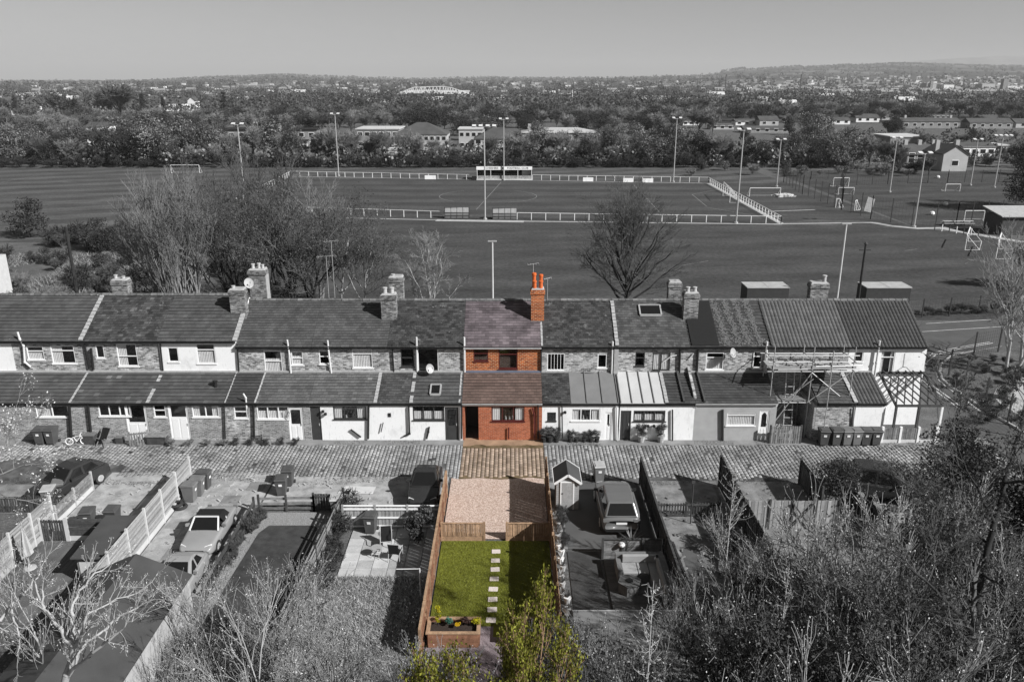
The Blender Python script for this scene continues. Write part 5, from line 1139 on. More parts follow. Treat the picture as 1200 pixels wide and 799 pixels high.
# ------------------------------------------------------------------ patio slabs (each a piece)
ps = thing('patio', 'pale square paving slabs under the garden chairs', 'patio', (-6, 33, 0)); r = random.Random(5); me0 = None
xx = F4+.85
j = 0
while xx < F5-.2:
    yy = 31.0; i = 0
    while yy < 34.9:
        w_, l_ = min(.72, F5-.1-xx), .62
        z = .055+r.uniform(0, .012); m = MB(); m.cur = r.uniform(.75, 1.2); m.box(xx, yy, .02, xx+w_-.025, yy+l_-.025, z); o = m.build('paving_slab', MAT['slab'], ps); yy += l_
    xx += .72
ps = thing('drive_slabs', 'uneven grey slabs along the drive of the pale convertible', 'paving', (-15.5, 34, 0)); xx = F2+.25
while xx < F3-.3:
    yy = 29.6
    while yy < 40.2:
        w_, l_ = .93, r.uniform(.8, 1.0)
        if r.random() < .86: z = .05+r.uniform(0, .015); m = MB(); m.cur = r.choice((.7, .9, 1.0, 1.1, 1.2, 1.7 if yy > 38.6 else 1.1)); m.box(xx, yy, .02, min(xx+w_-.02, F3-.05), yy+l_-.02, z); m.build('paving_slab', MAT['slab_grey'], ps)
        yy += l_
    xx += .93
# ------------------------------------------------------------------ garden furniture
def arm_chair(label, x, y, rz, loc=None, dark=True):
    R = thing('garden_chair', label, 'chair', (0, 0, 0), 0, 'metal patio chairs'); m = MB()
    for s in (-1, 1):
        m.path([(s*.27, -.27, 0), (s*.27, -.25, .62), (s*.27, .15, .66), (s*.25, .30, .95)], .02, 6); m.path([(s*.27, .3, 0), (s*.26, .2, .42), (s*.26, -.22, .42)], .018, 6)
    m.tube((-.27, -.24, .42), (.27, -.24, .42), .016, .016, 6); m.tube((-.25, .31, .95), (.25, .31, .95), .016, .016, 6); m.build('chair_frame', MAT['concrete'], R)
    m = MB(); m.box(-.25, -.24, .40, .25, .22, .425); m.build('seat', MAT['soft_black'], R); m = MB(); m.prism([(-.24, .21, .43), (-.24, .30, .93), (-.24, .32, .93), (-.24, .23, .43)], (.48, 0, 0)); m.build('backrest', MAT['soft_black'], R)
    R.location = (x, y, .065); R.rotation_euler = (0, 0, rz); return R
c = G(453, 642); arm_chair('reclined dark garden chair facing the camera behind the small round table', c.x, c.y, .15)
c = G(464, 655); arm_chair('white framed garden chair nearest the camera beside the bush', c.x, c.y-.1, 3.0)
R = thing('garden_table', 'small round white framed patio table casting an oval shadow', 'table'); m = MB()
for a in range(4): t = a*1.5708+.5; m.path([(.28*math.cos(t), .28*math.sin(t), 0), (.2*math.cos(t), .2*math.sin(t), .46)], .014, 6)
m.build('leg_frame', MAT['concrete'], R); m = MB(); m.lathe((0, 0, .46), [(.27, 0), (.27, .02)], 18); m.build('table_top', MAT['galv'], R); c = G(442, 653); R.location = (c.x, c.y, .065)
# deck chair and bicycle by the house
R = thing('deck_chair', 'dark reclining deck chair by the left house wall', 'chair'); m = MB()
for s in (-.28, .28): m.bar((s, -.4, 0), (s, .35, .95), .04, .03); m.bar((s, .4, 0), (s, -.3, .5), .04, .03)
m.build('frame', MAT['timber_grey'], R); m = MB(); m.prism([(-.26, -.28, .42), (-.26, -.1, .34), (-.26, .3, .95), (-.26, .32, .93), (-.26, -.08, .31)], (.52, 0, 0)); m.build('sling', MAT['soft_black'], R); c = G(132, 514); R.location = (c.x, min(c.y+.2, 44.6), .08); R.rotation_euler = (0, 0, -.3)
R = thing('child_bicycle', 'small white framed child bicycle lying by the left house wall', 'bicycle'); 
def hoop(m, c, R_, r_, n=18, ax='x'):
    pts = [Vector((c[0]+R_*math.cos(2*math.pi*i/n), c[1], c[2]+R_*math.sin(2*math.pi*i/n))) for i in range(n+1)]; m.path(pts, r_, 6)
for x in (-.42, .42):
    m = MB(); hoop(m, (x, 0, .23), .21, .03)
    for k in range(6): a = k*math.pi/3; m.tube((x, 0, .23), (x+.2*math.cos(a), 0, .23+.2*math.sin(a)), .006, .006, 3)
    m.build('wheel', MAT['sticker'], R)
m = MB(); m.path([(-.42, 0, .23), (-.15, 0, .52), (.28, 0, .55), (.42, 0, .23)], .02, 6); m.path([(-.15, 0, .52), (0, 0, .2), (.28, 0, .55)], .02, 6); m.tube((.27, -.2, .68), (.27, .2, .68), .015, .015, 6); m.tube((.28, 0, .55), (.27, 0, .68), .015, .015, 6); m.build('frame', MAT['sticker'], R)
m = MB(); m.box(-.25, -.06, .56, -.05, .06, .6); m.build('saddle', MAT['black_plastic'], R); c = G(97, 517); R.location = (c.x, 44.55, .08); R.rotation_euler = (0, 0, .15)
def arm_seat(px, py, rz, label):
    R = thing('folding_chair', label, 'chair'); m = MB()
    for s in (-.22, .22): m.bar((s, -.2, 0), (s, .22, .85), .03, .03); m.bar((s, .22, 0), (s, -.2, .45), .03, .03)
    m.build('frame', MAT['timber_grey'], R); m = MB()
    for k in range(5): m.box(-.22, -.2+k*.09, .44, .22, -.13+k*.09, .455)
    for k in range(4): m.bar((-.22, .1+k*.035, .56+k*.08), (.22, .1+k*.035, .56+k*.08), .02, .06)
    m.build('seat_slats', MAT['timber_grey'], R); c = G(px, py); R.location = (c.x, min(c.y+.2, 44.6), .08); R.rotation_euler = (0, 0, rz)
arm_seat(317, 516, .2, 'slatted folding chair beside the half glazed white back door')
R = thing('planter_box', 'dark wooden planter box below the left kitchen window', 'planter'); c = G(192, 514); m = MB(); m.box(-.55, -.25, 0, .55, .25, .5); m.build('box_body', MAT['timber_dark'], R); m = MB(); m.box(-.6, -.3, .5, .6, .3, .56); m.build('lid', MAT['timber_grey'], R); R.location = (c.x, min(c.y+.25, 44.75), .08)
for i, (px, py, s) in enumerate(((113, 515, .4), (119, 510, .5), (148, 514, .35))):
    R = thing('storage_box', ['dark box beside the white child bicycle', 'tall dark box between bicycle and deck chair', 'small dark box right of the deck chair'][i], 'box'); c = G(px, py); m = MB(); m.box(-s*.6, -s*.5, 0, s*.6, s*.5, s*1.1); m.build('box_body', MAT['timber_dark'], R); m = MB(); m.box(-s*.64, -s*.54, s*1.1, s*.64, s*.54, s*1.18); m.build('lid', MAT['bin_mid'], R); R.location = (c.x, min(c.y+.3, 44.8), .08)
# folded parasol
c = G(36, 668); R = thing('parasol', 'folded pale parasol standing on the dark deck at left', 'parasol', (c.x, c.y, .12)); m = MB(); m.tube((c.x, c.y, .12), (c.x, c.y, 2.2), .025, .025, 8); m.build('pole', MAT['galv'], R)
m = MB(); n = 12
for j in range(5):
    t = j/4; rad = .05+.22*t
    for i in range(n): a = 2*math.pi*i/n; q = rad*(1.0 if i % 2 else .62); m.v.append((c.x+q*math.cos(a), c.y+q*math.sin(a), 2.15-1.35*t+(.06 if i % 2 else 0)*t)); m.t.append(1.)
for j in range(4):
    for i in range(n): m.f.append((j*n+i, (j+1)*n+i, (j+1)*n+(i+1) % n, j*n+(i+1) % n))
m.build('canopy', MAT['concrete'], R); m = MB(); m.lathe((c.x, c.y, .1), [(.28, 0), (.26, .07), (.05, .1)], 12); m.build('base', MAT['concrete'], R)
# rattan corner sofa, hexagonal fire pit table
MAT['rattan'] = M_tint('grey_rattan', 0.15, 0.8, 0.2, 5, 0.5, fine=80); MAT['cushion'] = M_plain('pale_grey_cushion', 0.30, 0.9, 0.12, 3, 0.15)
R = thing('corner_sofa', 'rattan corner sofa with light cushions on the deck', 'sofa', (5.6, 31.5, .1)); m = MB()
m.box(4.62, 32.2, .1, 6.75, 32.45, .85); m.box(4.62, 31.2, .1, 4.82, 32.2, .7); m.box(4.82, 31.25, .1, 6.0, 32.2, .42); m.box(6.0, 29.6, .1, 6.5, 32.2, .42); m.box(6.5, 29.5, .1, 6.78, 32.2, .85); m.box(6.0, 29.3, .1, 6.78, 29.5, .7); m.build('sofa_frame', MAT['rattan'], R)
for (a, b, c_, d, z0, z1) in ((4.85, 31.27, 5.5, 32.15, .43, .54), (5.52, 31.27, 6.0, 32.15, .43, .54), (6.03, 30.6, 6.48, 32.15, .43, .54), (6.03, 29.55, 6.48, 30.57, .43, .54), (4.9, 32.02, 6.4, 32.19, .545, .9), (6.36, 29.6, 6.49, 31.9, .545, .9)):
    m = MB(); m.box(a, b, z0, c_, d, z1); m.build('cushion', MAT['cushion'], R, bevel=.03)
for o_ in [R]+CH[R.name]:
    if o_ is R: o_.location.y -= .72
c = G(737, 694); R = thing('fire_pit', 'hexagonal slatted fire pit table on the deck', 'table', (c.x, c.y, .1)); m = MB()
def hexa(r, z): return [(c.x+r*math.cos(k*math.pi/3+.2), c.y+r*math.sin(k*math.pi/3+.2), z) for k in range(6)]
m.prism(hexa(.48, .1), (0, 0, .45)); m.build('table_body', MAT['rattan'], R); m = MB(); m.prism(hexa(.52, .55), (0, 0, .04)); m.build('table_top', MAT['decking'], R)
m = MB(); m.lathe((c.x, c.y, .59), [(.16, 0), (.15, .04), (.05, .05)], 12); m.build('burner_bowl', MAT['black_plastic'], R)
# rotary line post and washing prop
c = G(493, 699); R = thing('washing_line_post', 'white metal washing line post in the rough garden shadow', 'post', (c.x, c.y, 0)); m = MB(); m.tube((c.x, c.y, 0), (c.x, c.y, 1.4), .03, .03, 8); m.build('pole', MAT['upvc'], R); m = MB(); m.tube((c.x, c.y, 1.38), (c.x-1.0, c.y+.1, 1.3), .02, .02, 6); m.build('arm', MAT['upvc'], R)
# pots and clutter along the decked garden
r = random.Random(12)
pot_l = 'small pale plant pot standing along the shadowed fence of the narrow lawn'
for i in range(14):
    y = 28.3+i*.62+r.uniform(-.15, .15); x = F6+.35+r.uniform(-.06, .15); s = r.uniform(.1, .17); R = thing('plant_pot', pot_l, 'pot', (x, y, .04), 0, 'pots along the fence'); m = MB(); m.lathe((x, y, .04), [(s*.7, 0), (s, s*1.8), (s*1.12, s*1.8), (s*1.1, s*2.1), (s*.8, s*2.0)], 10); m.build('pot', MAT['sticker' if r.random() < .4 else 'concrete'], R)
    m = MB()
    for k in range(14): a = r.uniform(0, 6.28); q = r.uniform(.5, 1.2)*s; m.bar((x, y, .04+s*2), (x+math.cos(a)*q, y+math.sin(a)*q, .04+s*2+r.uniform(.05, .3)), .04, .01)
    m.build('foliage', MAT['blade_dark' if r.random() < .6 else 'blade_grey'], R)
# clutter in the right hand yard
for i, (px, py, w_, d_, h_, mt, lb) in enumerate(((868, 690, .9, .35, .75, 'timber_dark', 'dark slatted bench in the cluttered yard'), (853, 675, .8, .4, .5, 'timber_grey', 'grey crate beside the bench in the cluttered yard'), (846, 718, .6, .6, .3, 'concrete_white', 'broken white box on the ground of the cluttered yard'), (900, 700, 1.1, .5, .8, 'timber_dark', 'tall dark crate under the branches of the cluttered yard'), (862, 735, .5, .5, .5, 'rubber', 'round dark tub among the weeds of the cluttered yard'))):
    c = G(px, py); R = thing('garden_crate' if i else 'garden_bench', lb, 'crate' if i else 'bench', (c.x, c.y, .04), 0); m = MB()
    m.box(c.x-w_/2, c.y-d_/2, h_*.55, c.x+w_/2, c.y+d_/2, h_*.62)
    m.build('seat' if not i else 'top', MAT[mt], R)
    for sx in (-1, 1):
        for sy in (-1, 1): m = MB(); m.box(c.x+sx*w_*.42-.04, c.y+sy*d_*.4-.04, .04, c.x+sx*w_*.42+.04, c.y+sy*d_*.4+.04, h_*.545); m.build('leg', MAT[mt], R)
    m = MB()
    for k in range(3): m.box(c.x-w_/2, c.y+d_/2+.002, h_*.64+k*.12, c.x+w_/2, c.y+d_/2+.03, h_*.64+k*.12+.08)
    m.build('slats', MAT[mt], R, kind='stuff')
# tall thin post by the picket gate, low block wall and edging stones
c = G(809, 614); m = MB(); m.tube((c.x, c.y, 0), (c.x, c.y, 2.3), .03, .03, 6); m.box(c.x-.08, c.y-.03, 2.25, c.x+.08, c.y+.03, 2.4); m.build('post', MAT['timber_dark'], loc=(c.x, c.y, 0), label='thin tall dark post beside the picket gate', cat='post')
# blocks edging the narrow bed beside the grey path: each block a piece
R = thing('edging', 'row of dark edging stones along the grey garden path', 'edging', (7.7, 30, 0))
for k in range(26): m = MB(); y = 27+k*.26; x = 7.72-.004*k; m.box(x-.05, y, .03, x+.05, y+.2, .14+random.uniform(0, .06)); m.build('edging_stone', MAT['bark_dark'], R)
R = thing('stone_steps', 'pale block steps at the near end of the grey garden path', 'steps', (7.5, 26.6, 0))
for k in range(5):
    for j in range(4): m = MB(); x, y = 7.05+j*.3, 25.6+k*.33; m.cur = random.uniform(.7, 1.2); m.box(x, y, .03, x+.28, y+.3, .16+.05*((k+j) % 2)); m.build('stone', MAT['slab'], R)
sheet('patch_of_concrete', [(-9.3, 38.6), (-7.4, 38.5), (-7.35, 39.3), (-9.0, 39.4)], .052, MAT['concrete_white'])

r = random.Random(21)
for nm, n, x0, x1, y0, y1, mt in (('scattered_debris', 160, F7+.3, F8-.3, 25, 38.5, 'timber_grey'), ('scattered_debris', 90, F2+.3, F5-.3, 36.9, 40.6, 'concrete'), ('scattered_debris', 70, F1+.4, F2-.3, 34.5, 40, 'concrete'), ('scattered_debris', 90, F8+.3, 15.4, 29, 38.5, 'timber_pale')):
    m = MB()
    for k in range(n):
        x, y, q, a = r.uniform(x0, x1), r.uniform(y0, y1), r.uniform(.02, .09), r.uniform(0, 3); m.cur = r.uniform(.4, 1.5); m.bar((x, y, .07), (x+math.cos(a)*q*3, y+math.sin(a)*q*3, .07+r.uniform(0, .05)), q, q*.5)
    m.build(nm, MAT[mt], kind='stuff')
# ================================================================== PLAYING FIELD FURNITURE
MAT['white_rail'] = M_plain('white_rail_paint', 0.72, 0.7, 0.12, 4, 0)
MAT['mesh_post'] = M_plain('dark_steel_post', 0.04, 0.6, 0.2, 3, 0)
def rail_fence(label, pa, pb, n, h=1.1, mid=False, skip=None):
    a, b = G(*pa), G(*pb); R = thing('rail_fence', label, 'fence', tuple(a), 0, 'white rails around the football pitch'); d = (b-a)/n
    for i in range(n+1):
        if skip and skip[0] < i < skip[1]: continue
        p = a+d*i; m = MB(); m.box(p.x-.05, p.y-.05, 0, p.x+.05, p.y+.05, h); m.build('post', MAT['white_rail'], R)
    m = MB(); m.bar(a+Vector((0, 0, h)), b+Vector((0, 0, h)), .07, .07); m.build('top_rail', MAT['white_rail'], R)
    if mid: m = MB(); m.bar(a+Vector((0, 0, h*.5)), b+Vector((0, 0, h*.5)), .05, .05); m.build('middle_rail', MAT['white_rail'], R)
    return R
rail_fence('white post and rail fence along the near touchline left of the dugouts', (263, 247.5), (521, 256), 17)
rail_fence('white post and rail fence along the near touchline right of the dugouts', (606, 257.5), (915, 262), 18)
rail_fence('white post and rail fence along the far touchline left of the stand', (341, 206.5), (558, 210.8), 20)
rail_fence('white post and rail fence along the far touchline right of the stand', (624, 211), (830, 214), 19)
rail_fence('white post and rail fence running diagonally behind the right goal', (830, 214), (915, 262), 30, mid=True)
rail_fence('white post and rail fence behind the left goal, seen through the bare trees', (263, 247.5), (341, 206.5), 26)
def floodlight(px, pyb, pyt, label, head='bar', mat='galv'):
    a = G(px[0], pyb); h = Wp(px[1], pyt, a.y).z; R = thing('floodlight', label, 'floodlight', tuple(a), 0, 'floodlight masts around the playing fields'); x, y = a.x, a.y
    m = MB(); m.tube((x, y, 0), (x, y, h), .13, .085, 8); m.build('mast', MAT[mat], R); m = MB(); m.tube((x, y, 0.02), (x, y, .25), .3, .3, 8); m.build('base', MAT['concrete'], R)
    m = MB(); wd = .9 if head != 'wide' else 1.9; m.box(x-wd, y-.05, h-.1, x+wd, y+.05, h); m.build('crossbar', MAT[mat], R)
    for s in ((-1, 1) if head != 'wide' else (-1, -.35, .35, 1)):
        m = MB(); m.prism([(x+s*wd*.8-.3, y-.35, h+.02), (x+s*wd*.8-.3, y+.25, h+.12), (x+s*wd*.8-.3, y+.2, h+.3), (x+s*wd*.8-.3, y-.38, h+.1)], (.6, 0, 0)); m.build('lamp_head', MAT['lamp_white'], R)
    return R
for px, yb, yt, lb, hd in (((568.5, 567.5), 257.5, 148.5, 'tall floodlight mast with wide crossbar beside the left dugout', 'wide'), ((590.5, 590.5), 211.5, 140, 'floodlight mast in front of the spectator stand', 'bar'),
    ((397, 393.5), 206.5, 134, 'floodlight mast on the far touchline left of the stand', 'bar'), ((288, 280), 243, 146, 'floodlight mast rising out of the bare trees at left', 'bar'),
    ((789, 791.5), 213.5, 139, 'floodlight mast on the far touchline right of the stand', 'bar'), ((862.5, 868), 262, 152.5, 'tall floodlight mast near the right goal on the near touchline', 'bar'),
    ((910, 914.5), 219, 164, 'floodlight mast at the corner of the training area with rubble heap', 'bar'), ((1042.5, 1049.5), 225.5, 162, 'floodlight mast at the middle of the caged training pitch', 'bar'),
    ((1071, 1080.5), 266.5, 180, 'nearest floodlight mast beside the caged training pitch', 'bar'), ((1137, 1140.5), 217.5, 164, 'floodlight mast in front of the pale gabled house', 'bar'),
    ((1165, 1173), 220, 159.5, 'floodlight mast nearest the right edge', 'wide')): floodlight(px, yb, yt, lb, hd)
# stand
a, b = G(559, 211.2), G(623, 211.2); R = thing('spectator_stand', 'small dark football stand with white lettered fascia on the far touchline', 'stand', ((a.x+b.x)/2, a.y, 0)); x0, x1, y = a.x, b.x, a.y; zt = Wp(590, 195.5, y).z; zf = Wp(590, 199.2, y).z
m = MB(); m.box(x0, y+2.9, 0, x1, y+3.0, zt-.3); m.box(x0, y, .0, x0+.12, y+2.89, zt-.3); m.box(x1-.12, y, 0, x1, y+2.89, zt-.3); m.build('wall', MAT['soft_black'], R)
m = MB(); m.prism([(x0-.1, y-.1, zt-.1), (x0-.1, y+3.1, zt-.35), (x0-.1, y+3.1, zt-.25), (x0-.1, y-.1, zt)], (x1-x0+.2, 0, 0)); m.build('roof', MAT['galv'], R)
m = MB(); m.box(x0-.1, y-.16, zf, x1+.1, y-.11, zt+.06); fs = m.build('fascia', MAT['white_paint'], R)
m = MB(); m.box(x0, y-.05, .0, x1, y+.1, .95); m.build('front_wall', MAT['grey_brick'], R)
m = MB(); m.box(x0-.1, y-.3, .0, x1+.1, y-.06, .25); m.build('step', MAT['concrete_white'], R)
for i in range(5):
    m = MB(); xx = x0+.06+(x1-x0-.12)*i/4; m.box(xx-.05, y-.09, .0, xx+.05, y-.04, zf); m.build('post', MAT['white_rail'], R)
for row in range(3):
    for k in range(22):
        if row == 2 and k > 3: continue
        m = MB(); xx = x0+.4+k*.5; m.box(xx, y+.5+row*.8, .45+row*.35, xx+.42, y+.9+row*.8, .5+row*.35); m.box(xx, y+.88+row*.8, .5+row*.35, xx+.42, y+.93+row*.8, .85+row*.35); m.build('seat', MAT['bin_mid'], R)
m = MB(); m.box(x1-2.1, y+1.2, .9, x1-.3, y+1.3, 2.0); m.build('notice_board', MAT['lamp_white'], R); m = MB(); m.box(x0+5.3, y+.1, 1.9, x0+7.0, y+.16, 2.5); m.build('name_board', MAT['metal_roof_grey'], R)
def text(name, s, loc, size, mat, parent, rx=math.pi/2):
    c = bpy.data.curves.new(name, 'FONT'); c.body = s; c.size = size; c.extrude = .006; c.align_x = 'CENTER'; c.align_y = 'CENTER'; c.resolution_u = 2
    tmp = bpy.data.objects.new('tmp', c); COL.objects.link(tmp); dg = bpy.context.evaluated_depsgraph_get(); me = bpy.data.meshes.new_from_object(tmp.evaluated_get(dg)); bpy.data.objects.remove(tmp)
    me.materials.clear(); me.materials.append(MAT[mat]); o = bpy.data.objects.new(name, me); COL.objects.link(o); set_parent(o, parent); o.location = Vector(loc)-chain_loc(parent); o.rotation_euler = (rx, 0, 0); return o
zc = (zf+zt+.06)/2
text('lettering', 'CHESHIRE', (x0+3.3, y-.17, zc), .62, 'soft_black', fs); text('lettering', 'FOOTBALL CLUB', (x0+8.9, y-.17, zc), .60, 'soft_black', fs)
m = MB(); m.lathe((0, 0, 0), [(.24, 0), (.24, .02)], 12); cr = MB(); cr.v = [(x0+5.75+u, y-.17-w_, zc+v) for u, v, w_ in m.v]; cr.t = m.t; cr.f = m.f; cr.build('club_badge', MAT['soft_black'], fs)
# dugouts
def dugout(pxa, pxb, pyb, pyt, label):
    a, b = G(pxa, pyb), G(pxb, pyb); h = Wp(pxa, pyt, a.y).z; R = thing('dugout', label, 'shelter', tuple((a+b)/2), 0, 'team dugouts'); n = 4
    for i in range(n+1):
        x = a.x+(b.x-a.x)*i/n; m = MB(); m.bar((x, a.y, 0), (x, a.y+.1, h), .07, .07); m.bar((x, a.y+.1, h), (x, a.y+1.2, h-.15), .07, .07); m.bar((x, a.y+1.2, 0), (x, a.y+1.2, h-.15), .06, .06); m.build('frame_post', MAT['mesh_post'], R)
    for z in (.5, h*.55, h): m = MB(); m.bar((a.x, a.y-.03, z), (b.x, a.y-.03+.1*z/h, z), .06, .06); m.build('rail', MAT['mesh_post'], R)
    for i in range(n):
        x = a.x+(b.x-a.x)*i/n; w_ = (b.x-a.x)/n
        for z0, z1, mt in ((.1, .48, 'bin_mid'), (.52, h*.55-.03, 'metal_roof_grey'), (h*.55+.03, h-.04, 'concrete')): m = MB(); m.box(x+.04, a.y+.02, z0, x+w_-.04, a.y+.05, z1); m.build('panel', MAT[mt], R)
    m = MB(); m.poly([(a.x, a.y+.1, h+.03), (b.x, a.y+.1, h+.03), (b.x, a.y+1.25, h-.12), (a.x, a.y+1.25, h-.12)]); m.build('roof', MAT['bin_mid'], R)
dugout(521.5, 549.5, 256.5, 243, 'left team dugout with clear panels beside the tall floodlight'); dugout(577.5, 605.5, 257.5, 244, 'right team dugout with clear panels beside the tall floodlight')
# hoardings on the far rail
for i, (xa, xb, yb) in enumerate(((498, 511, 210.6), (683, 695, 213.2), (730, 742, 214), (753, 765, 214.4), (553, 558.5, 211.5))):
    a, b = G(xa, yb), G(xb, yb); R_ = MB(); R_.box(a.x, a.y-.3, .1, b.x, a.y-.22, .95); R_.build('hoarding', MAT['white_paint'] if i < 4 else MAT['soft_black'], loc=(a.x, a.y-.3, 0), label=['white advertising board left of the stand', 'white board on the far rail, first right of the stand', 'white board on the far rail, second right of the stand', 'white board on the far rail, third right of the stand', 'dark board immediately left of the stand'][i], cat='board', group='advertising boards on the far rail')
# goals
def goal(pa, pb, pyt, label, depth=(0, 1.6), net=False, r=.06, name='goal'):
    a, b = G(*pa), G(*pb); h = max(1.2, Wp(pa[0], pyt, a.y).z); R = thing(name, label, 'goal', tuple((a+b)/2), 0, 'football goals'); dv = Vector((depth[0], depth[1], 0)); z = Vector((0, 0, h))
    m = MB(); m.path([a, a+z, b+z, b], r, 6); m.build('goal_frame', MAT['white_rail'], R)
    m = MB(); m.path([a+z, a+dv, b+dv, b+z], r*.6, 5); m.path([a, a+dv], r*.6, 5); m.path([b, b+dv], r*.6, 5); m.build('back_frame', MAT['white_rail'], R)
    if net:
        m = MB(); n = 14
        for i in range(n+1): p = a+(b-a)*i/n; m.tube(p+z, p+dv, .012, .012, 3, cap=False)
        for i in range(n): t = i/n; m.tube(a+z*(1-t)+dv*t, b+z*(1-t)+dv*t, .012, .012, 3, cap=False)
        m.build('net', MAT['white_rail'], R)
goal((855, 237.5), (847, 229.5), 220.5, 'netted white goal in front of the diagonal rail', depth=(2.2, 0), net=True)
goal((878, 230.5), (914, 230.5), 220.5, 'wide white goal beside the rubble heap'); goal((976, 219), (994, 219), 208.5, 'far small white goal at the top end of the caged area'); goal((982, 228.5), (1000, 228.5), 220, 'small white goal inside the dark mesh fence')
goal((979, 243.5), (983, 243.5), 233, 'narrow white frame just inside the mesh fence, left', depth=(1, .5)); goal((1001, 247), (1003, 246), 235.5, 'narrow white frame just inside the mesh fence, right', depth=(1, .5))
goal((1107.5, 224.5), (1124.5, 224.5), 216, 'white goal on the far side of the training pitch'); goal((1129.5, 259), (1152, 259), 247, 'white goal at the near edge of the training pitch', depth=(.8, 1.6))
goal((1130.5, 293), (1134, 283), 275.5, 'white portable goal frame on the field below the path, left', depth=(1.9, 0)); goal((1166.5, 303.5), (1170, 292), 283, 'white portable goal frame on the field nearest the right edge', depth=(1.9, 0))
goal((201, 203), (234, 203), 193.5, 'white goal on the far left field above the bare trees')
# dark mesh fence round the training pitch: each post and panel
def cage(label, pts, h=2.6, step=3.0, mesh=True):
    P_ = [G(*p) for p in pts]; R = thing('mesh_fence', label, 'fence', tuple(P_[0]), 0, 'dark mesh fences of the training pitch')
    for a, b in zip(P_[:-1], P_[1:]):
        L = (b-a).length; n = max(1, round(L/step))
        for i in range(n+1): p = a+(b-a)*i/n; m = MB(); m.box(p.x-.05, p.y-.05, 0, p.x+.05, p.y+.05, h+random.uniform(-.05, .15)); m.build('post', MAT['mesh_post'], R)
        if mesh:
            m = MB(); k = int(L/.55); hh = 6
            for i in range(k): p = a+(b-a)*i/k; m.tube(p, p+Vector((0, 0, h)), .008, .008, 3, cap=False)
            for j in range(hh+1): z = Vector((0, 0, .05+(h-.1)*j/hh)); m.tube(a+z, b+z, .008, .008, 3, cap=False)
            m.build('mesh_panel', MAT['mesh_post'], R)
    return R
cage('dark mesh fence running from the rubble heap to the near floodlight', [(918, 214), (940, 228), (986, 246), (1020, 257), (1068, 264.5)], 3.6, 3.2)
cage('dark mesh fence along the near edge of the training pitch', [(1072, 265.5), (1120, 264.5), (1172, 261)], 3.4, 3.0)
cage('dark mesh fence along the far edge of the training pitch', [(985, 218), (1040, 216), (1110, 214.5), (1190, 213)], 2.6, 4.0)
cage('dark mesh fence between the two training areas', [(986, 246), (987, 225), (985, 216)], 3.0, 3.0)
cage('short dark fence on the bank beyond the training area', [(918, 214), (950, 210.5), (990, 209)], 1.8, 4)
for i, (px, py, lb) in enumerate(((1108, 240.5, 'left white ball shaped bag on the training pitch'), (1092, 252, 'white bag on the training pitch nearer the camera'), (1099, 209, 'white sack beside the far training fence'))):
    c = G(px, py); m = MB(); m.lathe((c.x, c.y, .02), [(.3, 0), (.45, .2), (.35, .5), (.1, .6)], 8); m.build('bag', MAT['sticker'], loc=tuple(c), label=lb, cat='bag')
c = G(1017, 250); R = thing('leaning_board', 'tilted pale board leaning on the mesh fence', 'board', tuple(c)); m = MB(); m.prism([(c.x-.7, c.y, .4), (c.x+.5, c.y, .1), (c.x+.9, c.y, 2.3), (c.x-.3, c.y, 2.7)], (0, .08, 0)); m.build('panel', MAT['concrete'], R); m = MB(); m.bar((c.x+.8, c.y+.1, 0), (c.x+.3, c.y+.1, 1.6), .06, .06); m.build('prop', MAT['mesh_post'], R)
c = G(916, 230); m = MB(); r = random.Random(3)
for k in range(60): x, y = c.x+r.gauss(0, .9), c.y+r.gauss(0, .7); s = r.uniform(.1, .35); m.prism([(x-s, y-s, 0), (x+s, y-s*.7, 0), (x+s*.8, y+s, 0), (x-s, y+s*.8, 0)], (r.uniform(-.2, .2), r.uniform(-.2, .2), s*1.2))
m.build('rubble_heap', MAT['concrete_white'], kind='stuff')
# benches beside the right path
for i, (px, lb) in enumerate(((1110, 'left of three low picnic benches beside the path'), (1121, 'middle of three low picnic benches beside the path'), (1133, 'right of three low picnic benches beside the path'))):
    c = G(px, 264.5); R = thing('picnic_bench', lb, 'bench', tuple(c), 0, 'picnic benches beside the path'); m = MB(); m.box(c.x-.8, c.y-.3, .68, c.x+.8, c.y+.3, .74); m.build('table_top', MAT['concrete'], R)
    for s in (-1, 1): m = MB(); m.box(c.x-.8, c.y+s*.6-.12, .4, c.x+.8, c.y+s*.6+.12, .45); m.build('seat', MAT['concrete'], R); m = MB(); m.bar((c.x+s*.6, c.y-.65, 0.02), (c.x+s*.6, c.y+.1, .68), .06, .06); m.bar((c.x+s*.6, c.y+.65, 0.02), (c.x+s*.6, c.y-.1, .68), .06, .06); m.build('leg', MAT['mesh_post'], R)
# low rails beside the path
R = thing('rail_fence', 'short low pale rail beside the path at right', 'fence', tuple(G(1095, 270)), 0)
for i in range(7): p = G(1095+i*8.5, 270+i*1.2); m = MB(); m.box(p.x-.05, p.y-.05, 0, p.x+.05, p.y+.05, 1.0); m.build('post', MAT['white_rail' if i % 2 else 'mesh_post'], R)
# hut at right edge
a = G(1172, 276); R = thing('clubhouse_hut', 'dark low hut with pale sloping roof at the right edge', 'hut', (a.x+3, a.y+2, 0)); x0, y0 = a.x, a.y
m = MB(); m.box(x0, y0, 0, x0+7, y0+4.5, 2.6); m.build('wall', MAT['timber_dark'], R); m = MB(); m.prism([(x0-.4, y0-.4, 2.62), (x0-.4, y0+4.9, 3.4), (x0-.4, y0+4.9, 3.5), (x0-.4, y0-.4, 2.75)], (7.8, 0, 0)); m.build('roof', MAT['concrete'], R)
m = MB(); m.box(x0+3.2, y0-.05, .05, x0+4.1, y0-.004, 2.1); m.build('door', MAT['bin_mid'], R)
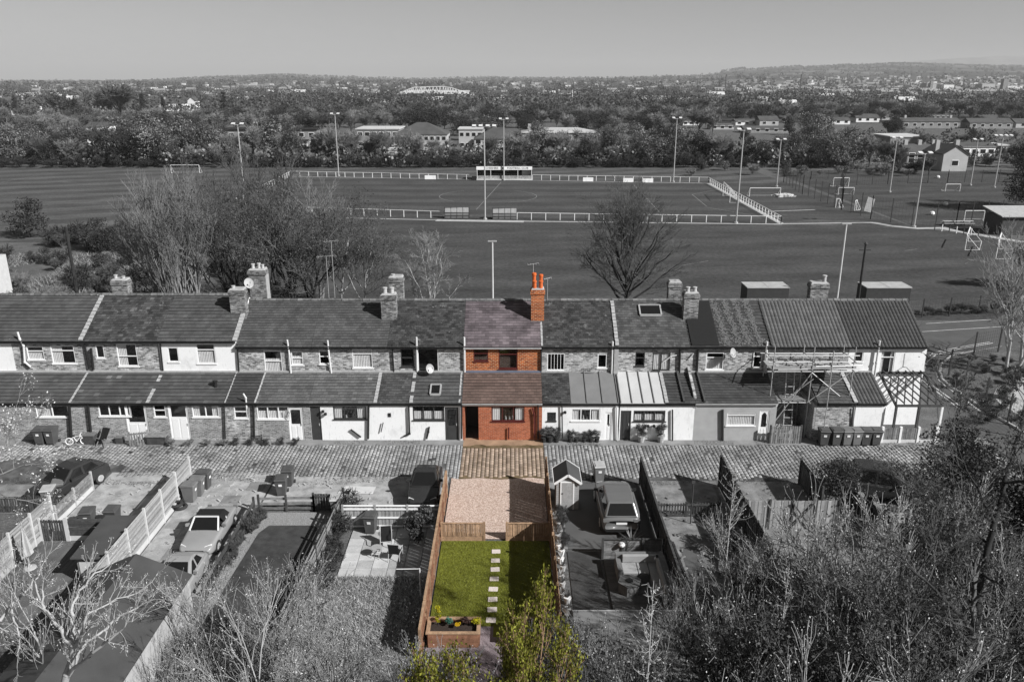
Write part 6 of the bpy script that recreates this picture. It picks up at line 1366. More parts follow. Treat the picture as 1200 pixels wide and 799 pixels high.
# containers at the near edge of the field
for i, (xa, xb, lb) in enumerate(((876, 925, 'pale topped flat storage unit behind the ridge, left of the two'), (1016, 1068, 'pale topped flat storage unit behind the end of the roof'))):
    a, b = Wp(xa, 338.5, 73.5), Wp(xb, 338.5, 73.5); R = thing('storage_unit', lb, 'container', (a.x, 73.5, 0), 0, 'flat topped storage units'); h = 2.45; xm = (a.x+b.x)/2
    m = MB(); m.box(a.x, 73.5, 0, b.x, 75.6, h); m.build('body', MAT['mesh_post'], R)
    for s, (p, q) in enumerate(((a.x, xm), (xm, b.x))): m = MB(); m.box(p-.04+s*.05, 73.44, h+.004, q+.04, 75.66, h+.09+.02*s); m.build('roof_panel', MAT['concrete' if s == i else 'path'], R)
# telegraph poles and street lamps
def pole(px, pyt, Y, label, mat, r=.12, name='telegraph_pole', cat='pole', head=None):
    t_ = Wp(px, pyt, Y); R = thing(name, label, cat, (t_.x, Y, 0)); m = MB(); m.tube((t_.x, Y, 0), (t_.x, Y, t_.z), r, r*.7, 8); m.build('shaft', MAT[mat], R)
    m = MB()
    if head == 'bar': m.box(t_.x-.5, Y-.05, t_.z-.5, t_.x+.5, Y+.05, t_.z-.4); m.lathe((t_.x, Y, t_.z), [(.08, 0), (.16, .1), (.05, .25)], 8)
    elif head == 'lamp': m.box(t_.x-.35, Y-.08, t_.z-.02, t_.x+.35, Y+.08, t_.z+.07)
    else: m.lathe((t_.x, Y, t_.z-.1), [(.1, 0), (.12, .1), (.02, .2)], 8)
    m.build('head', MAT['mesh_post' if head != 'lamp' else 'galv'], R); return R
pole(77, 266, 66, 'leaning dark telegraph pole behind the far left roofs', 'bark_dark', .17)
pole(1014.5, 287, 70.5, 'short dark telegraph pole behind the pantiled roof', 'bark_dark', .13, head='bar')
pole(992, 262.5, 60, 'tall pale street lamp column right of the scaffolded house', 'concrete_white', .1, 'street_lamp', 'lamp post', 'lamp')
pole(577, 283, 63, 'pale street lamp column behind the red brick house', 'concrete_white', .09, 'street_lamp', 'lamp post', 'lamp')
# wire mesh fence round the verge at the right, field edge fence
def wire_fence(label, pts, h, step, z=.12, lean=0):
    P_ = [G(*p) for p in pts]; R = thing('wire_fence', label, 'fence', tuple(P_[0]), 0)
    for i, p in enumerate(P_): m = MB(); m.bar(p+Vector((0, 0, 0)), p+Vector((lean, 0, h)), .09, .09); m.build('post', MAT['mesh_post'], R)
    for a, b in zip(P_[:-1], P_[1:]):
        m = MB(); k = int((b-a).length/step)
        for i in range(1, k): p = a+(b-a)*i/k; m.tube(p+Vector((0, 0, z)), p+Vector((0, 0, h-.1)), .007, .007, 3, cap=False)
        for j in range(8): zz = Vector((0, 0, z+(h-.2-z)*j/7)); m.tube(a+zz, b+zz, .007, .007, 3, cap=False)
        m.build('mesh_panel', MAT['mesh_post'], R)
wire_fence('dark wire mesh fence around the planted verge by the side road', [(1169, 414), (1140, 420), (1111, 442), (1129, 457), (1153, 478), (1180, 498), (1205, 515)], 2.2, .25)
wire_fence('low dark post fence at the near edge of the playing field', [(1056, 376), (1080, 372), (1112, 370.5), (1146, 368), (1180, 367)], 1.8, .3)
# building at extreme left edge
a = Wp(0, 332, 68); R = thing('gable_house', 'edge of a pale gabled building at the far left of the frame', 'house', (-48, 66, 0)); xr = Wp(11, 320, 72).x
m = MB(); m.prism([(xr-8, 64, 0), (xr, 64, 0), (xr, 64, 6.0), (xr-8, 64, 6.0)], (0, 8, 0)); m.build('wall', MAT['concrete_white'], R)
m = MB(); m.prism([(xr-8.2, 63.7, 6.02), (xr+.2, 63.7, 6.02), (xr-.6, 68, 8.2), (xr-8.2, 68, 8.2)], (0, 0, .15)); m.build('roof', MAT['felt'], R); m = MB(); m.box(xr-.9, 65, 6.1, xr-.1, 66, 9.0); c_ = m.build('chimney', MAT['grey_brick'], R); m = MB(); m.lathe((xr-.5, 65.5, 9.0), [(.15, 0), (.12, .4), (.15, .45)], 8); m.build('chimney_pot', MAT['grey_pot'], c_)
# ================================================================== VEGETATION
def seg_mesh(S, n):
    """S: array (k,8): p0 p1 r0 r1 -> n-sided tubes"""
    S = np.asarray(S, dtype=np.float64); p0, p1, r0, r1 = S[:, :3], S[:, 3:6], S[:, 6], S[:, 7]
    d = p1-p0; d /= np.maximum(np.linalg.norm(d, axis=1, keepdims=True), 1e-9)
    up = np.where(np.abs(d[:, 2:3]) < .9, np.array([[0, 0, 1.]]), np.array([[1., 0, 0]])); e1 = np.cross(d, up); e1 /= np.linalg.norm(e1, axis=1, keepdims=True); e2 = np.cross(d, e1)
    k = len(S); V = np.zeros((k, 2, n, 3))
    for i in range(n):
        t = 2*np.pi*i/n; o = e1*np.cos(t)+e2*np.sin(t); V[:, 0, i] = p0+o*r0[:, None]; V[:, 1, i] = p1+o*r1[:, None]
    base = (np.arange(k)*2*n)[:, None]; Q = []
    for i in range(n): j = (i+1) % n; Q.append(np.stack([base[:, 0]+i, base[:, 0]+j, base[:, 0]+n+j, base[:, 0]+n+i], 1))
    return V.reshape(-1, 3), np.concatenate(Q)
def grow(rnd, p, d, L, r, lev, maxlev, out, kids_n, ang, up=0.25, ratio=.62, wig=.16, nseg=4, rr=.62, tips=None, taper=.6, spur=None):
    p = Vector(p); d = Vector(d).normalized(); step = L/nseg; pts = [p.copy()]; r0 = r
    for i in range(nseg):
        d = (d+Vector((rnd.gauss(0, wig), rnd.gauss(0, wig), rnd.gauss(0, wig)+up*.12))).normalized()
        q = p+d*step; r1 = r*(1-(1-taper)*(i+1)/nseg); out[lev].append((p.x, p.y, p.z, q.x, q.y, q.z, r0, r1)); p = q; r0 = r1; pts.append((p.copy(), d.copy(), r1))
    if lev == maxlev:
        if tips is not None: tips.append((p.x, p.y, p.z)); 
        if tips is not None:
            for q_ in pts[1:-1:2]: tips.append(tuple(q_[0]))
        return
    k = kids_n[lev]
    for i in range(k):
        t = (i+.6)/k; idx = min(nseg, 1+int((.25+.75*t)*nseg)) if lev else min(nseg, max(1, int((.35+.65*t)*nseg+.5)))
        q, dd, rq = pts[idx]; a = rnd.uniform(0, 2*math.pi); an = ang[lev]*rnd.uniform(.7, 1.25)
        e1 = dd.cross(Vector((0, 0, 1)) if abs(dd.z) < .95 else Vector((1, 0, 0))).normalized(); e2 = dd.cross(e1)
        nd = dd*math.cos(an)+(e1*math.cos(a)+e2*math.sin(a))*math.sin(an); nd.z += up*.5
        grow(rnd, q, nd, L*ratio*rnd.uniform(.75, 1.2)*(1.15-.35*t), min(rq*.9, r*rr), lev+1, maxlev, out, kids_n, ang, up, ratio, wig, max(2, nseg-1) if lev < 2 else 3, rr, tips, taper)
    # continuation
    q, dd, rq = pts[-1]; grow(rnd, q, dd, L*ratio, rq*.9, lev+1, maxlev, out, kids_n, ang, up, ratio, wig, 3, rr, tips, taper)
def leaves_np(rs, C, size, tint=(.5, 1.5), spread=.12, per=1, flat=.0):
    C = np.repeat(np.asarray(C), per, axis=0); n = len(C); C = C+rs.normal(0, spread, (n, 3)); u = rs.normal(0, 1, (n, 3)); u /= np.linalg.norm(u, axis=1, keepdims=True); v = rs.normal(0, 1, (n, 3)); v -= u*np.sum(u*v, 1, keepdims=True); v /= np.linalg.norm(v, axis=1, keepdims=True)
    s = (size*rs.uniform(.5, 1.3, n))[:, None]; V = np.stack([C-u*s, C+v*s*.55, C+u*s, C-v*s*.55], 1).reshape(-1, 3)
    return V, np.arange(n*4).reshape(-1, 4), np.repeat(rs.uniform(tint[0], tint[1], n), 4)
def make_tree(name, label, seed, H, trunk_r, bark, lev=4, kn=(6, 5, 4, 3, 3), ang=(.8, .7, .7, .7, .7), up=.3, ratio=.6, wig=.13, trunk_frac=.35, leaf=None, multi=1, cat='tree', loc=(0, 0, 0), rr=.55, twig=.012, thick=None, group=None, lean=(0, 0), twig_mat=None):
    """leaf = (material, size, per tip, spread, tint)"""
    rnd = random.Random(seed); out = [[] for _ in range(lev+2)]; tips = []
    for k in range(multi):
        a = rnd.uniform(0, 6.28); o = (0 if multi == 1 else .35); d = Vector((math.cos(a)*(.0 if multi == 1 else .22)+lean[0], math.sin(a)*(.0 if multi == 1 else .22)+lean[1], 1))
        grow(rnd, (math.cos(a)*o, math.sin(a)*o, -.1), d, H*trunk_frac*(rnd.uniform(.8, 1.1) if multi > 1 else 1), trunk_r, 0, lev, out, kn, ang, up, ratio, wig, 5, rr, tips)
    zs = max(s[5] for l in out for s in l); sc = H/max(zs, .1)
    R = thing(name, label, cat, loc, 0, group)
    for i, (lv, nm, n) in enumerate((((0, 1), 'trunk', 6), (tuple(range(2, lev+2)), 'crown', 3))):
        S = [s for l in lv if l < len(out) for s in out[l]]
        if not S: continue
        S = np.array(S); S[:, :6] *= sc; S[:, 6:] = np.maximum(S[:, 6:], twig)
        V, Q = seg_mesh(S, n); me = mesh_np(nm, V, quads=Q, mats=[MAT[bark] if i == 0 or not twig_mat else MAT[twig_mat]], tint=np.ones(len(V)), smooth=(i == 0)); link(nm, me, parent=R)
    if leaf:
        rs = np.random.RandomState(seed); C = np.array(tips)*sc; V, Q, T = leaves_np(rs, C, leaf[1], leaf[4] if len(leaf) > 4 else (.5, 1.5), leaf[3], leaf[2]); link('foliage', mesh_np('foliage', V, quads=Q, mats=[MAT[leaf[0]]], tint=T), parent=R)
    return R
MAT['twig_grey'] = M_plain('grey_twigs', 0.22, 0.9, 0.3, 2, 0); MAT['twig_dark'] = M_plain('dark_twigs', 0.055, 0.9, 0.35, 1, 0); MAT['twig_mid'] = M_plain('mid_twigs', 0.10, 0.9, 0.35, 1, 0); MAT['twig_pale'] = M_plain('pale_twigs', 0.31, 0.85, 0.25, 2, 0)
MAT['leaf_scrub'] = M_leaf('grey_budding_leaf', 0.14); MAT['leaf_dark'] = M_leaf('dark_evergreen_leaf', 0.035); MAT['leaf_mid'] = M_leaf('grey_leaf', 0.085); MAT['leaf_pale'] = M_leaf('pale_spring_leaf', 0.27); MAT['leaf_bud'] = M_leaf('pale_bud', 0.45, trans=.1); MAT['leaf_green'] = M_leaf('yellow_green_leaf', (0.20, 0.205, 0.028), trans=.2)
# ---------------------------------------------------------------- far tree prototypes (own crown shapes)
def far_tree(name, label, seed, H, W, leafm, nleaf, size, clumps=14, bark='bark_dark', shape='round', twigs=True, tint=(.45, 1.6), trunk=True, low=.15, group=None, twm='twig_dark'):
    rs = np.random.RandomState(seed); rnd = random.Random(seed); R = thing(name, label, 'tree', (0, 0, 0), 0, group)
    cc = []
    for i in range(clumps):
        for _ in range(30):
            x, y, z = rs.uniform(-1, 1, 3)
            if x*x+y*y+z*z < 1: break
        if shape == 'cone': t = (z+1)/2; x *= (1-t)*1.0; y *= (1-t)
        if shape == 'column': x *= .8; y *= .8
        cc.append((x*W/2*.78, y*W/2*.78, H*(low+(1-low)/2)+z*H*(1-low)/2*.82, rs.uniform(.7, 1.25)))
    cc = np.array(cc); idx = rs.randint(0, clumps, nleaf); rad = W*.20; g = rs.normal(0, 1, (nleaf, 3)); g /= np.linalg.norm(g, axis=1, keepdims=True); g *= (rs.uniform(.3, 1, (nleaf, 1))**.5)*rad*np.array([1, 1, .8])
    C = cc[idx, :3]+g; C[:, 2] = np.maximum(C[:, 2], .2); V, Q, T = leaves_np(rs, C, size, (1, 1), size*.2, 1); T = np.repeat(cc[idx, 3]*rs.uniform(tint[0], tint[1], nleaf), 4)
    link('crown', mesh_np('crown', V, quads=Q, mats=[MAT[leafm]], tint=T), parent=R)
    S = []
    if twigs:
        for i in range(clumps):
            c = cc[i]; S.append((0, 0, H*.12, c[0], c[1], c[2], .12*H/12, .04))
            for k in range(10): v = rs.normal(0, 1, 3); v[2] = abs(v[2]); v /= np.linalg.norm(v); S.append((c[0], c[1], c[2], *(c[:3]+v*rad*1.25), .05, .02))
    if trunk or twigs:
        S.append((0, 0, -.1, 0, 0, H*(.5 if trunk else .15), .22*H/12, .12*H/12)); V, Q = seg_mesh(np.array(S), 4); link('trunk', mesh_np('trunk', V, quads=Q, mats=[MAT[bark]]), parent=R)
    return R
def twig_tree(name, label, seed, H, W, mat='twig_mid', n=900, r=.028, upw=.9, group=None, clumps=16, low=.1, bark='twig_mid'):
    """leafless crown far away: a fountain of fine twigs"""
    rs = np.random.RandomState(seed); R = thing(name, label, 'tree', (0, 0, 0), 0, group); S = []; B = []
    B.append((0, 0, -.1, 0, 0, H*.4, .2*H/12, .12*H/12))
    for i in range(clumps):
        a = rs.uniform(0, 6.28); q = rs.uniform(.1, 1)**.7; e = np.array([math.cos(a)*q*W*.36, math.sin(a)*q*W*.36, H*(low+.35+(.38)*rs.uniform(.2, 1)*(1-.35*q))]); b = np.array([0, 0, H*(low+.12*rs.uniform())]); m_ = (b+e)/2+np.array([0, 0, -.03*H]); B.append((*b, *m_, .09*H/12, .07*H/12)); B.append((*m_, *e, .07*H/12, .035))
        for k in range(n//clumps):
            t = rs.uniform(.2, 1); p = m_+(e-m_)*t; v = rs.normal(0, 1, 3)*np.array([1, 1, .6]); v[2] = abs(v[2])*.7+upw*.8; v[:2] += e[:2]/max(W*.3, .1)*.6; v /= np.linalg.norm(v); L = H*rs.uniform(.06, .2); q_ = p+v*L; S.append((*p, *q_, r*1.3, r)); 
            v2 = v+rs.normal(0, .5, 3); v2 /= np.linalg.norm(v2); S.append((*(p+v*L*.5), *(p+v*L*.5+v2*L*.6), r, r*.6))
    V, Q = seg_mesh(np.array(S), 3); link('crown', mesh_np('crown', V, quads=Q, mats=[MAT[mat]]), parent=R)
    V, Q = seg_mesh(np.array(B), 5); link('trunk', mesh_np('trunk', V, quads=Q, mats=[MAT[bark]]), parent=R); return R

def dome_tree(name, label, seed, H, W, x, y, bark='bark_dark', tw='twig_mid', limbs=20, r0=.2, base=.22, sub=(4, 4, 3), twig=.011):
    rnd = random.Random(seed); out = [[] for _ in range(6)]; S0 = [(0, 0, -.1, .05, 0, H*base, r0, r0*.8), (.05, 0, H*base, -.03, .05, H*.52, r0*.75, r0*.4), (-.03, .05, H*.52, .05, 0, H*.8, r0*.4, r0*.12)]; tips = []
    for i in range(limbs):
        a = i*2.399+rnd.uniform(-.3, .3); e = math.radians(6+80*((i+.5)/limbs)**.85); s = Vector((0, 0, H*(base+.42*(i/limbs)*rnd.uniform(.7, 1.05)))); t_ = Vector((math.cos(a)*math.cos(e)*W/2*.8, math.sin(a)*math.cos(e)*W/2*.8, H*.42+math.sin(e)*H*.47)); prev = s; rr = r0*.5*(1-.5*i/limbs)
        for k in range(1, 7):
            u = k/6; q = s.lerp(t_, u)+Vector((rnd.gauss(0, .09), rnd.gauss(0, .09), math.sin(u*math.pi)*(.10 if e < .8 else 0)*-H*.35*(1-u)+rnd.gauss(0, .07))); r1 = rr*(1-.8*u)+.012; S0.append((*prev, *q, rr*(1-.8*(u-1/6))+.012, r1))
            if k > 1:
                for _ in range(2): v = (q-s).normalized()*.6+Vector((rnd.gauss(0, .7), rnd.gauss(0, .7), rnd.gauss(.25, .5))); grow(rnd, q, v, W*.13*rnd.uniform(.7, 1.2), min(r1*.6, .03), 0, 2, out, sub, (.55, .6, .6), .2, .62, .12, 3, .6, tips)
            prev = q
    R = thing(name, label, 'tree', (x, y, 0)); V, Q = seg_mesh(np.array(S0), 6); link('trunk', mesh_np('trunk', V, quads=Q, mats=[MAT[bark]], smooth=True), parent=R)
    S = np.array([s for l in out for s in l]); S[:, 6:] = np.maximum(S[:, 6:], twig); V, Q = seg_mesh(S, 3); link('crown', mesh_np('crown', V, quads=Q, mats=[MAT[tw]]), parent=R); return R
# ================================================================== TREES AND SHRUBS OF THE MIDDLE GROUND
def at(px, Y): return (px-600)/950.0*(Y*CP+CAM_H*SP)
def topz(py, Y): return Wp(600, py, Y).z
def T(name, label, seed, px, Y, pyt, bark, **k):
    H_ = topz(pyt, Y); return make_tree(name, label, seed, H_, k.pop('tr', .16), bark, loc=(at(px, Y), Y, 0), **k)
T('bare_tree', 'large many stemmed leafless tree with pale branches behind the left roofs', 3, 232, 63, 190, 'bark', multi=6, lev=5, kn=(4, 4, 4, 3, 2), ang=(.42, .45, .5, .55, .55), up=.75, trunk_frac=.42, ratio=.62, twig=.011, tr=.12, twig_mat='twig_grey', wig=.07)
T('bare_tree', 'tall leafless tree behind the pale branched one, reaching the pitch rails', 4, 325, 84, 172, 'bark_dark', multi=3, lev=4, kn=(5, 5, 4, 4), ang=(.6, .6, .6, .6, .6), up=.4, trunk_frac=.33, twig=.017, tr=.2, twig_mat='twig_mid')
T('budding_tree', 'dense budding tree between the two left chimneys', 5, 300, 67, 208, 'bark_dark', multi=3, lev=4, kn=(5, 4, 4, 3), ang=(.6, .65, .65, .7, .7), up=.3, leaf=('leaf_mid', .08, 3, .35), twig=.013, twig_mat='twig_mid')
T('budding_tree', 'dark twiggy tree left of the slim birches', 6, 352, 69, 200, 'bark_dark', multi=3, lev=4, kn=(5, 4, 4, 3), ang=(.6, .65, .65, .7, .7), up=.35, leaf=('leaf_mid', .07, 2, .35), twig=.013, twig_mat='twig_mid')
T('bare_tree', 'feathery leafless tree right of the tall floodlight behind the left chimneys', 15, 372, 78, 196, 'bark', multi=4, lev=4, kn=(5, 5, 4, 4), ang=(.5, .55, .6, .6, .6), up=.45, trunk_frac=.36, twig=.014, tr=.14, twig_mat='twig_grey')
T('bare_tree', 'feathery leafless tree between the pale branched tree and the budding tree', 16, 272, 76, 186, 'bark_dark', multi=4, lev=4, kn=(5, 5, 4, 4), ang=(.5, .55, .6, .6, .6), up=.45, trunk_frac=.36, twig=.014, tr=.14, twig_mat='twig_mid')
T('bare_tree', 'left part of the pale feathery tree mass behind the left roofs', 17, 205, 70, 215, 'bark', multi=4, lev=4, kn=(5, 5, 4, 4), ang=(.5, .55, .6, .6, .6), up=.5, trunk_frac=.36, twig=.012, tr=.12, twig_mat='twig_grey')
T('birch_tree', 'slim birch with white trunk behind the brick chimneys', 7, 398, 72, 222, 'bark_pale', lev=4, kn=(8, 5, 4, 3), ang=(.8, .7, .7, .7), up=.35, trunk_frac=.55, twig=.012, tr=.11, twig_mat='twig_mid', leaf=('leaf_mid', .08, 2, .3))
T('birch_tree', 'smaller birch with fine dark twigs right of the white trunked birch', 8, 428, 70, 240, 'bark_pale', lev=4, kn=(8, 5, 4, 3), ang=(.8, .7, .7, .7), up=.3, trunk_frac=.5, twig=.011, tr=.09, twig_mat='twig_mid', leaf=('leaf_mid', .07, 2, .3))
dome_tree('bare_tree', 'small pale leafless tree behind the slate roof, left of the street lamp', 9, topz(268, 66), 6.2, at(505, 66), 66, 'bark_pale', 'twig_grey', 12, .10, .12, (4, 3, 3), .010)
dome_tree('bare_tree', 'round headed dark leafless tree standing alone behind the roofs right of the red chimney', 10, topz(223, 67), 10.6, at(731, 67), 67, tw='twig_mid', limbs=28, sub=(4, 4, 3), twig=.009)
# birch pair on the verge
c = G(1183, 441); make_tree('birch_tree', 'birch with forked white stems on the verge at the right', 12, 10.8, .13, 'bark_pale', loc=tuple(c), multi=2, lev=4, kn=(8, 5, 4, 3), ang=(.7, .7, .7, .7), up=.4, trunk_frac=.6, twig=.011, twig_mat='twig_grey', lean=(.12, 0))
make_tree('birch_tree', 'bare slender tree leaning in from the right frame edge', 13, 11.5, .12, 'bark_pale', loc=(c.x+2.6, c.y+3, 0), lev=4, kn=(8, 5, 4, 3), ang=(.7, .7, .7, .7), up=.4, trunk_frac=.55, twig=.011, twig_mat='twig_grey', lean=(-.12, 0))
# prototypes
PR_ = {}
def proto(key, o): PR_[key] = [o, False]
proto('bush_dark', far_tree('dark_bush', 'x', 21, 3.2, 3.6, 'leaf_dark', 3200, .085, 18, low=.0, tint=(.5, 2.2), trunk=True, twigs=False))
proto('bush_mid', far_tree('scrub_bush', 'x', 22, 2.8, 3.4, 'leaf_mid', 2200, .075, 14, low=.0, trunk=False))
proto('bush_pale', far_tree('pale_bush', 'x', 23, 2.4, 3.0, 'leaf_pale', 2000, .07, 12, low=.0, trunk=False))
proto('twig_bush', twig_tree('twiggy_bush', 'x', 24, 3.2, 4.0, 'twig_mid', 1000, .014, low=0))
proto('twig_bush2', twig_tree('twiggy_bush', 'x', 25, 3.0, 4.0, 'twig_grey', 1000, .013, low=0))
def plant(key, x, y, s, label, group=None, rz=None, z=0.0, sz=1.0, name=None):
    o, used = PR_[key]; c = put(o, (x, y, z), random.uniform(0, 6.28) if rz is None else rz, label, group, first=not used, scale=(s, s, s*sz)); PR_[key][1] = True
    if not group and 'group' in c: del c['group']
    return c
RR = random.Random(77)
ADJ = {'bush_dark': 'dark evergreen', 'bush_mid': 'leafy grey', 'bush_pale': 'pale leafy', 'twig_bush': 'dark twiggy', 'twig_bush2': 'light grey twiggy'}
gs = 'scrub between the left roofs and the playing field'
LB = {'bush_dark': 'dark evergreen bush in the scrub behind the left roofs', 'bush_mid': 'greyish leafy bush in the scrub behind the left roofs', 'bush_pale': 'pale budding bush in the scrub behind the left roofs', 'twig_bush': 'dark twiggy leafless bush in the scrub behind the left roofs', 'twig_bush2': 'light grey leafless bush in the scrub behind the left roofs'}
c = G(36, 278); plant('bush_dark', c.x, c.y, 1.75, 'large dark round bush standing apart on the left field edge', sz=1.0)
for i in range(24):      # hedge row along the field edge
    px = 62+i*5.6+RR.uniform(-3, 3); c = G(px, RR.uniform(284, 298)); k = RR.choice(['bush_dark', 'bush_mid', 'twig_bush', 'bush_dark']); plant(k, c.x, c.y, RR.uniform(.8, 1.15), LB[k], gs+': '+k.replace('_', ' '))
for i in range(74):
    px = RR.uniform(-20, 440); Y = RR.uniform(61, 86 if px < 190 else 70); k = RR.choice(['bush_mid', 'twig_bush2', 'twig_bush', 'bush_pale', 'twig_bush2', 'bush_dark' if px > 220 else 'twig_bush2'])
    plant(k, at(px, Y), Y, RR.uniform(.55, 1.05), LB[k], gs+': '+k.replace('_', ' '))
sheet('scrub_ground', [(-90, 56), (-27, 56), (-26, 72), (-31, 84), (-40, 99), (-62, 108), (-120, 112), (-120, 56)], .03, MAT['rough_ground'])
tufts('scrub_grass', 26000, -62, -24, 60, 100, .03, .45, .05, MAT['blade_grey'], 9, tint=(.15, 1.1), lean=1.0, mask=lambda x, y: (x < -27-(y-72)*.42) & (np.sin(x*.6)+np.cos(y*.5+x*.2) > -.5))
for i in range(34):
    px = RR.uniform(-20, 185); Y = RR.uniform(64, 98); k = RR.choice(['bush_mid', 'twig_bush2', 'twig_bush', 'twig_bush2', 'bush_dark']); plant(k, at(px, Y), Y, RR.uniform(.4, .85), LB[k], gs+': '+k.replace('_', ' '))
# verge planting on the right and field edge
for i in range(22):
    c = G(RR.uniform(1112, 1200), RR.uniform(424, 500))
    if c.y > 45 and c.x > 24: k = RR.choice(['twig_bush', 'bush_mid', 'twig_bush2']); plant(k, c.x, c.y, RR.uniform(.2, .42), ADJ[k]+' low straggly shrub on the fenced verge by the side road', 'low shrubs on the verge: '+k.replace('_', ' '), z=.1)
for i in range(9):
    px = 1066+i*13; c = G(px, 374-i*.5); plant('twig_bush', c.x, c.y+.8, RR.uniform(.25, .5), 'low weedy shrub along the fence at the near edge of the field', 'weeds along the field edge fence')
c = G(1192, 252)
for i, (dx, dy, h_, w_, lb) in enumerate(((3, 3, 13, 9, 'tall dark ivy covered tree at the right frame edge above the hut'), (10, 6, 14, 9, 'second dark ivy covered tree half outside the right frame edge'))):
    o = far_tree('evergreen_tree', lb, 160+i, h_, w_, 'leaf_dark', 9000, .15, 34, low=.0, tint=(.4, 2.2)); o.location = (c.x+dx, c.y+dy, 0)
c = G(1192, 335); plant('twig_bush2', c.x+1, c.y-2, 2.2, 'pale twiggy tree at the right edge below the hut', sz=1.1); 
# house shrubs in pots, flower beds by the white walls
def potted(px, py, s, label, key='bush_mid', pot='concrete', group=None):
    c = G(px, py, .08); c.y = 44.72; R = thing('plant_pot', 'pot under '+label, 'pot', (c.x, c.y+.2, .08), 0, group); m = MB(); m.lathe((c.x, c.y+.2, .08), [(.13*s, 0), (.19*s, .3*s), (.21*s, .34*s)], 10); m.build('pot', MAT[pot], R)
    plant(key, c.x, c.y+.2, .20*s, label, group and group+' plants', z=.08+.32*s, sz=1.15)
potted(751, 517, 1.25, 'rounded potted shrub right of the black panelled door', group='potted shrubs by the black door'); potted(774, 517, 1.25, 'rounded potted shrub below the dark triple window', group='potted shrubs by the black door')
for i, (px, s, k) in enumerate(((637, .95, 'bush_pale'), (644, 1.2, 'bush_pale'), (652, 1.0, 'bush_mid'), (668, .85, 'bush_mid'), (675, .8, 'bush_pale'), (684, .7, 'bush_mid'), (692, .85, 'bush_mid'), (699, .9, 'bush_pale'))):
    potted(px, 516, s, ['pale flowering plant nearest the red brick house', 'tall pale flowering plant under the lattice window', 'grey leafed plant right of the lattice window', 'small leafy plant under the left end of the white window', 'pale small plant under the white window', 'smallest plant in the row of pots', 'leafy plant under the right end of the white window', 'bushy plant beside the white door'][i], k, 'bark_dark', 'plant pots along the white wall')
MAT['leaf_yellow'] = M_leaf('yellow_flower', (.75, .50, .02)); MAT['leaf_blue'] = M_leaf('blue_green_leaf', (.05, .16, .12)); MAT['leaf_plum'] = M_leaf('plum_leaf', (.06, .035, .03))
MAT['leaf_gold'] = M_leaf('golden_conifer_leaf', (.33, .30, .01))
def small_plant(name, label, x, y, z, w_, h, mat, n, size, shape='round', seed=1, cat='plant', group=None):
    R = far_tree(name, label, seed, h, w_, mat, n, size, 9, low=0, shape=shape, twigs=False, trunk=True, tint=(.7, 1.3), group=group); R['category'] = cat; R.location = (x, y, z); return R
c = G(632, 512, .1); small_plant('yellow_flowers', 'round clump of yellow flowers at the right corner of the red brick house', c.x, c.y+.1, .08, .38, .5, 'leaf_yellow', 300, .035, seed=31)
for i, (x, y, w_, h, mt, lb, sh) in enumerate(((-2.9, 26.95, .36, .95, 'leaf_gold', 'tall golden conifer at the left end of the raised planter', 'cone'), (-2.45, 26.9, .4, .35, 'leaf_blue', 'blue green plant beside the golden conifer', 'round'), (-2.12, 26.75, .25, .3, 'leaf_yellow', 'small orange yellow flowers in the middle of the planter', 'round'),
    (-1.8, 26.95, .42, .35, 'leaf_plum', 'dark plum plant in the raised planter', 'round'), (-1.4, 26.9, .5, .3, 'leaf_gold', 'low golden plant near the right end of the planter', 'round'), (.35, 26.8, .4, .3, 'leaf_bud', 'white flowering plant in the right planter', 'round'), (1.0, 26.8, .5, .35, 'leaf_plum', 'dark plant in the right planter', 'round'), (-3.15, 25.6, .3, .3, 'leaf_bud', 'small pale plant at the foot of the orange fence', 'round'))):
    small_plant('garden_plant', lb, x, y, .58 if y > 26 else .04, w_, h, mt, 420, .035, sh, 40+i)
# garden shrubs
c = G(495, 650); far = c
small_plant('garden_shrub', 'dark spiky shrub beside the orange fence behind the patio chairs', -4.35, 34.0, .04, 1.7, 1.7, 'leaf_mid', 2600, .075, seed=51, cat='shrub')
PRs = far_tree('garden_shrub', 'rounded dense twiggy bush at the edge of the cobbled lane on the right', 52, 2.6, 2.7, 'leaf_mid', 6500, .05, 26, low=.0, tint=(.4, 1.1), twigs=False); PRs['category'] = 'shrub'; c = G(979, 588); PRs.location = (c.x, c.y, 0)
PRs = far_tree('evergreen_tree', 'dense dark evergreen bush beside the side road at right', 53, 4.4, 4.2, 'leaf_dark', 12000, .07, 40, low=.0, tint=(.5, 2.4), twigs=False); PRs.location = (23.2, 38.3, 0)
for i, (x, y, h_, w_, lb) in enumerate(((21.6, 31.5, 6.6, 4.4, 'tall near black evergreen rising beside the thick leaning trunk'), (24.2, 29.5, 7.2, 4.6, 'tall near black evergreen at the right frame edge'), (19.2, 27.2, 4.6, 3.8, 'near black evergreen in the middle of the right thicket'), (13.6, 25.2, 3.6, 3.0, 'near black evergreen left in the right thicket'))):
    o = far_tree('evergreen_tree', lb, 150+i, h_, w_, 'leaf_dark', 9000, .085, 30, low=.0, tint=(.35, 1.7), twigs=False); o.location = (x, y, 0)
c = G(1120, 600); plant('bush_dark', 22.8, 34.6, 1.0, 'dark evergreen bush below the large one near the right edge')
for i in range(7): y = 28+i*1.05; plant('bush_mid', F4+.35+RR.uniform(-.1, .2), y+2.2, RR.uniform(.3, .5), 'straggly climbing shrub along the open panel fence of the rough garden', 'climbers on the open panel fence')
for i in range(10): plant('bush_mid', F6+.55+RR.uniform(-.15, .2), 33.5+i*.35, RR.uniform(.12, .22), 'small plant in the crowded pots in front of the little shed', 'plants before the little shed')
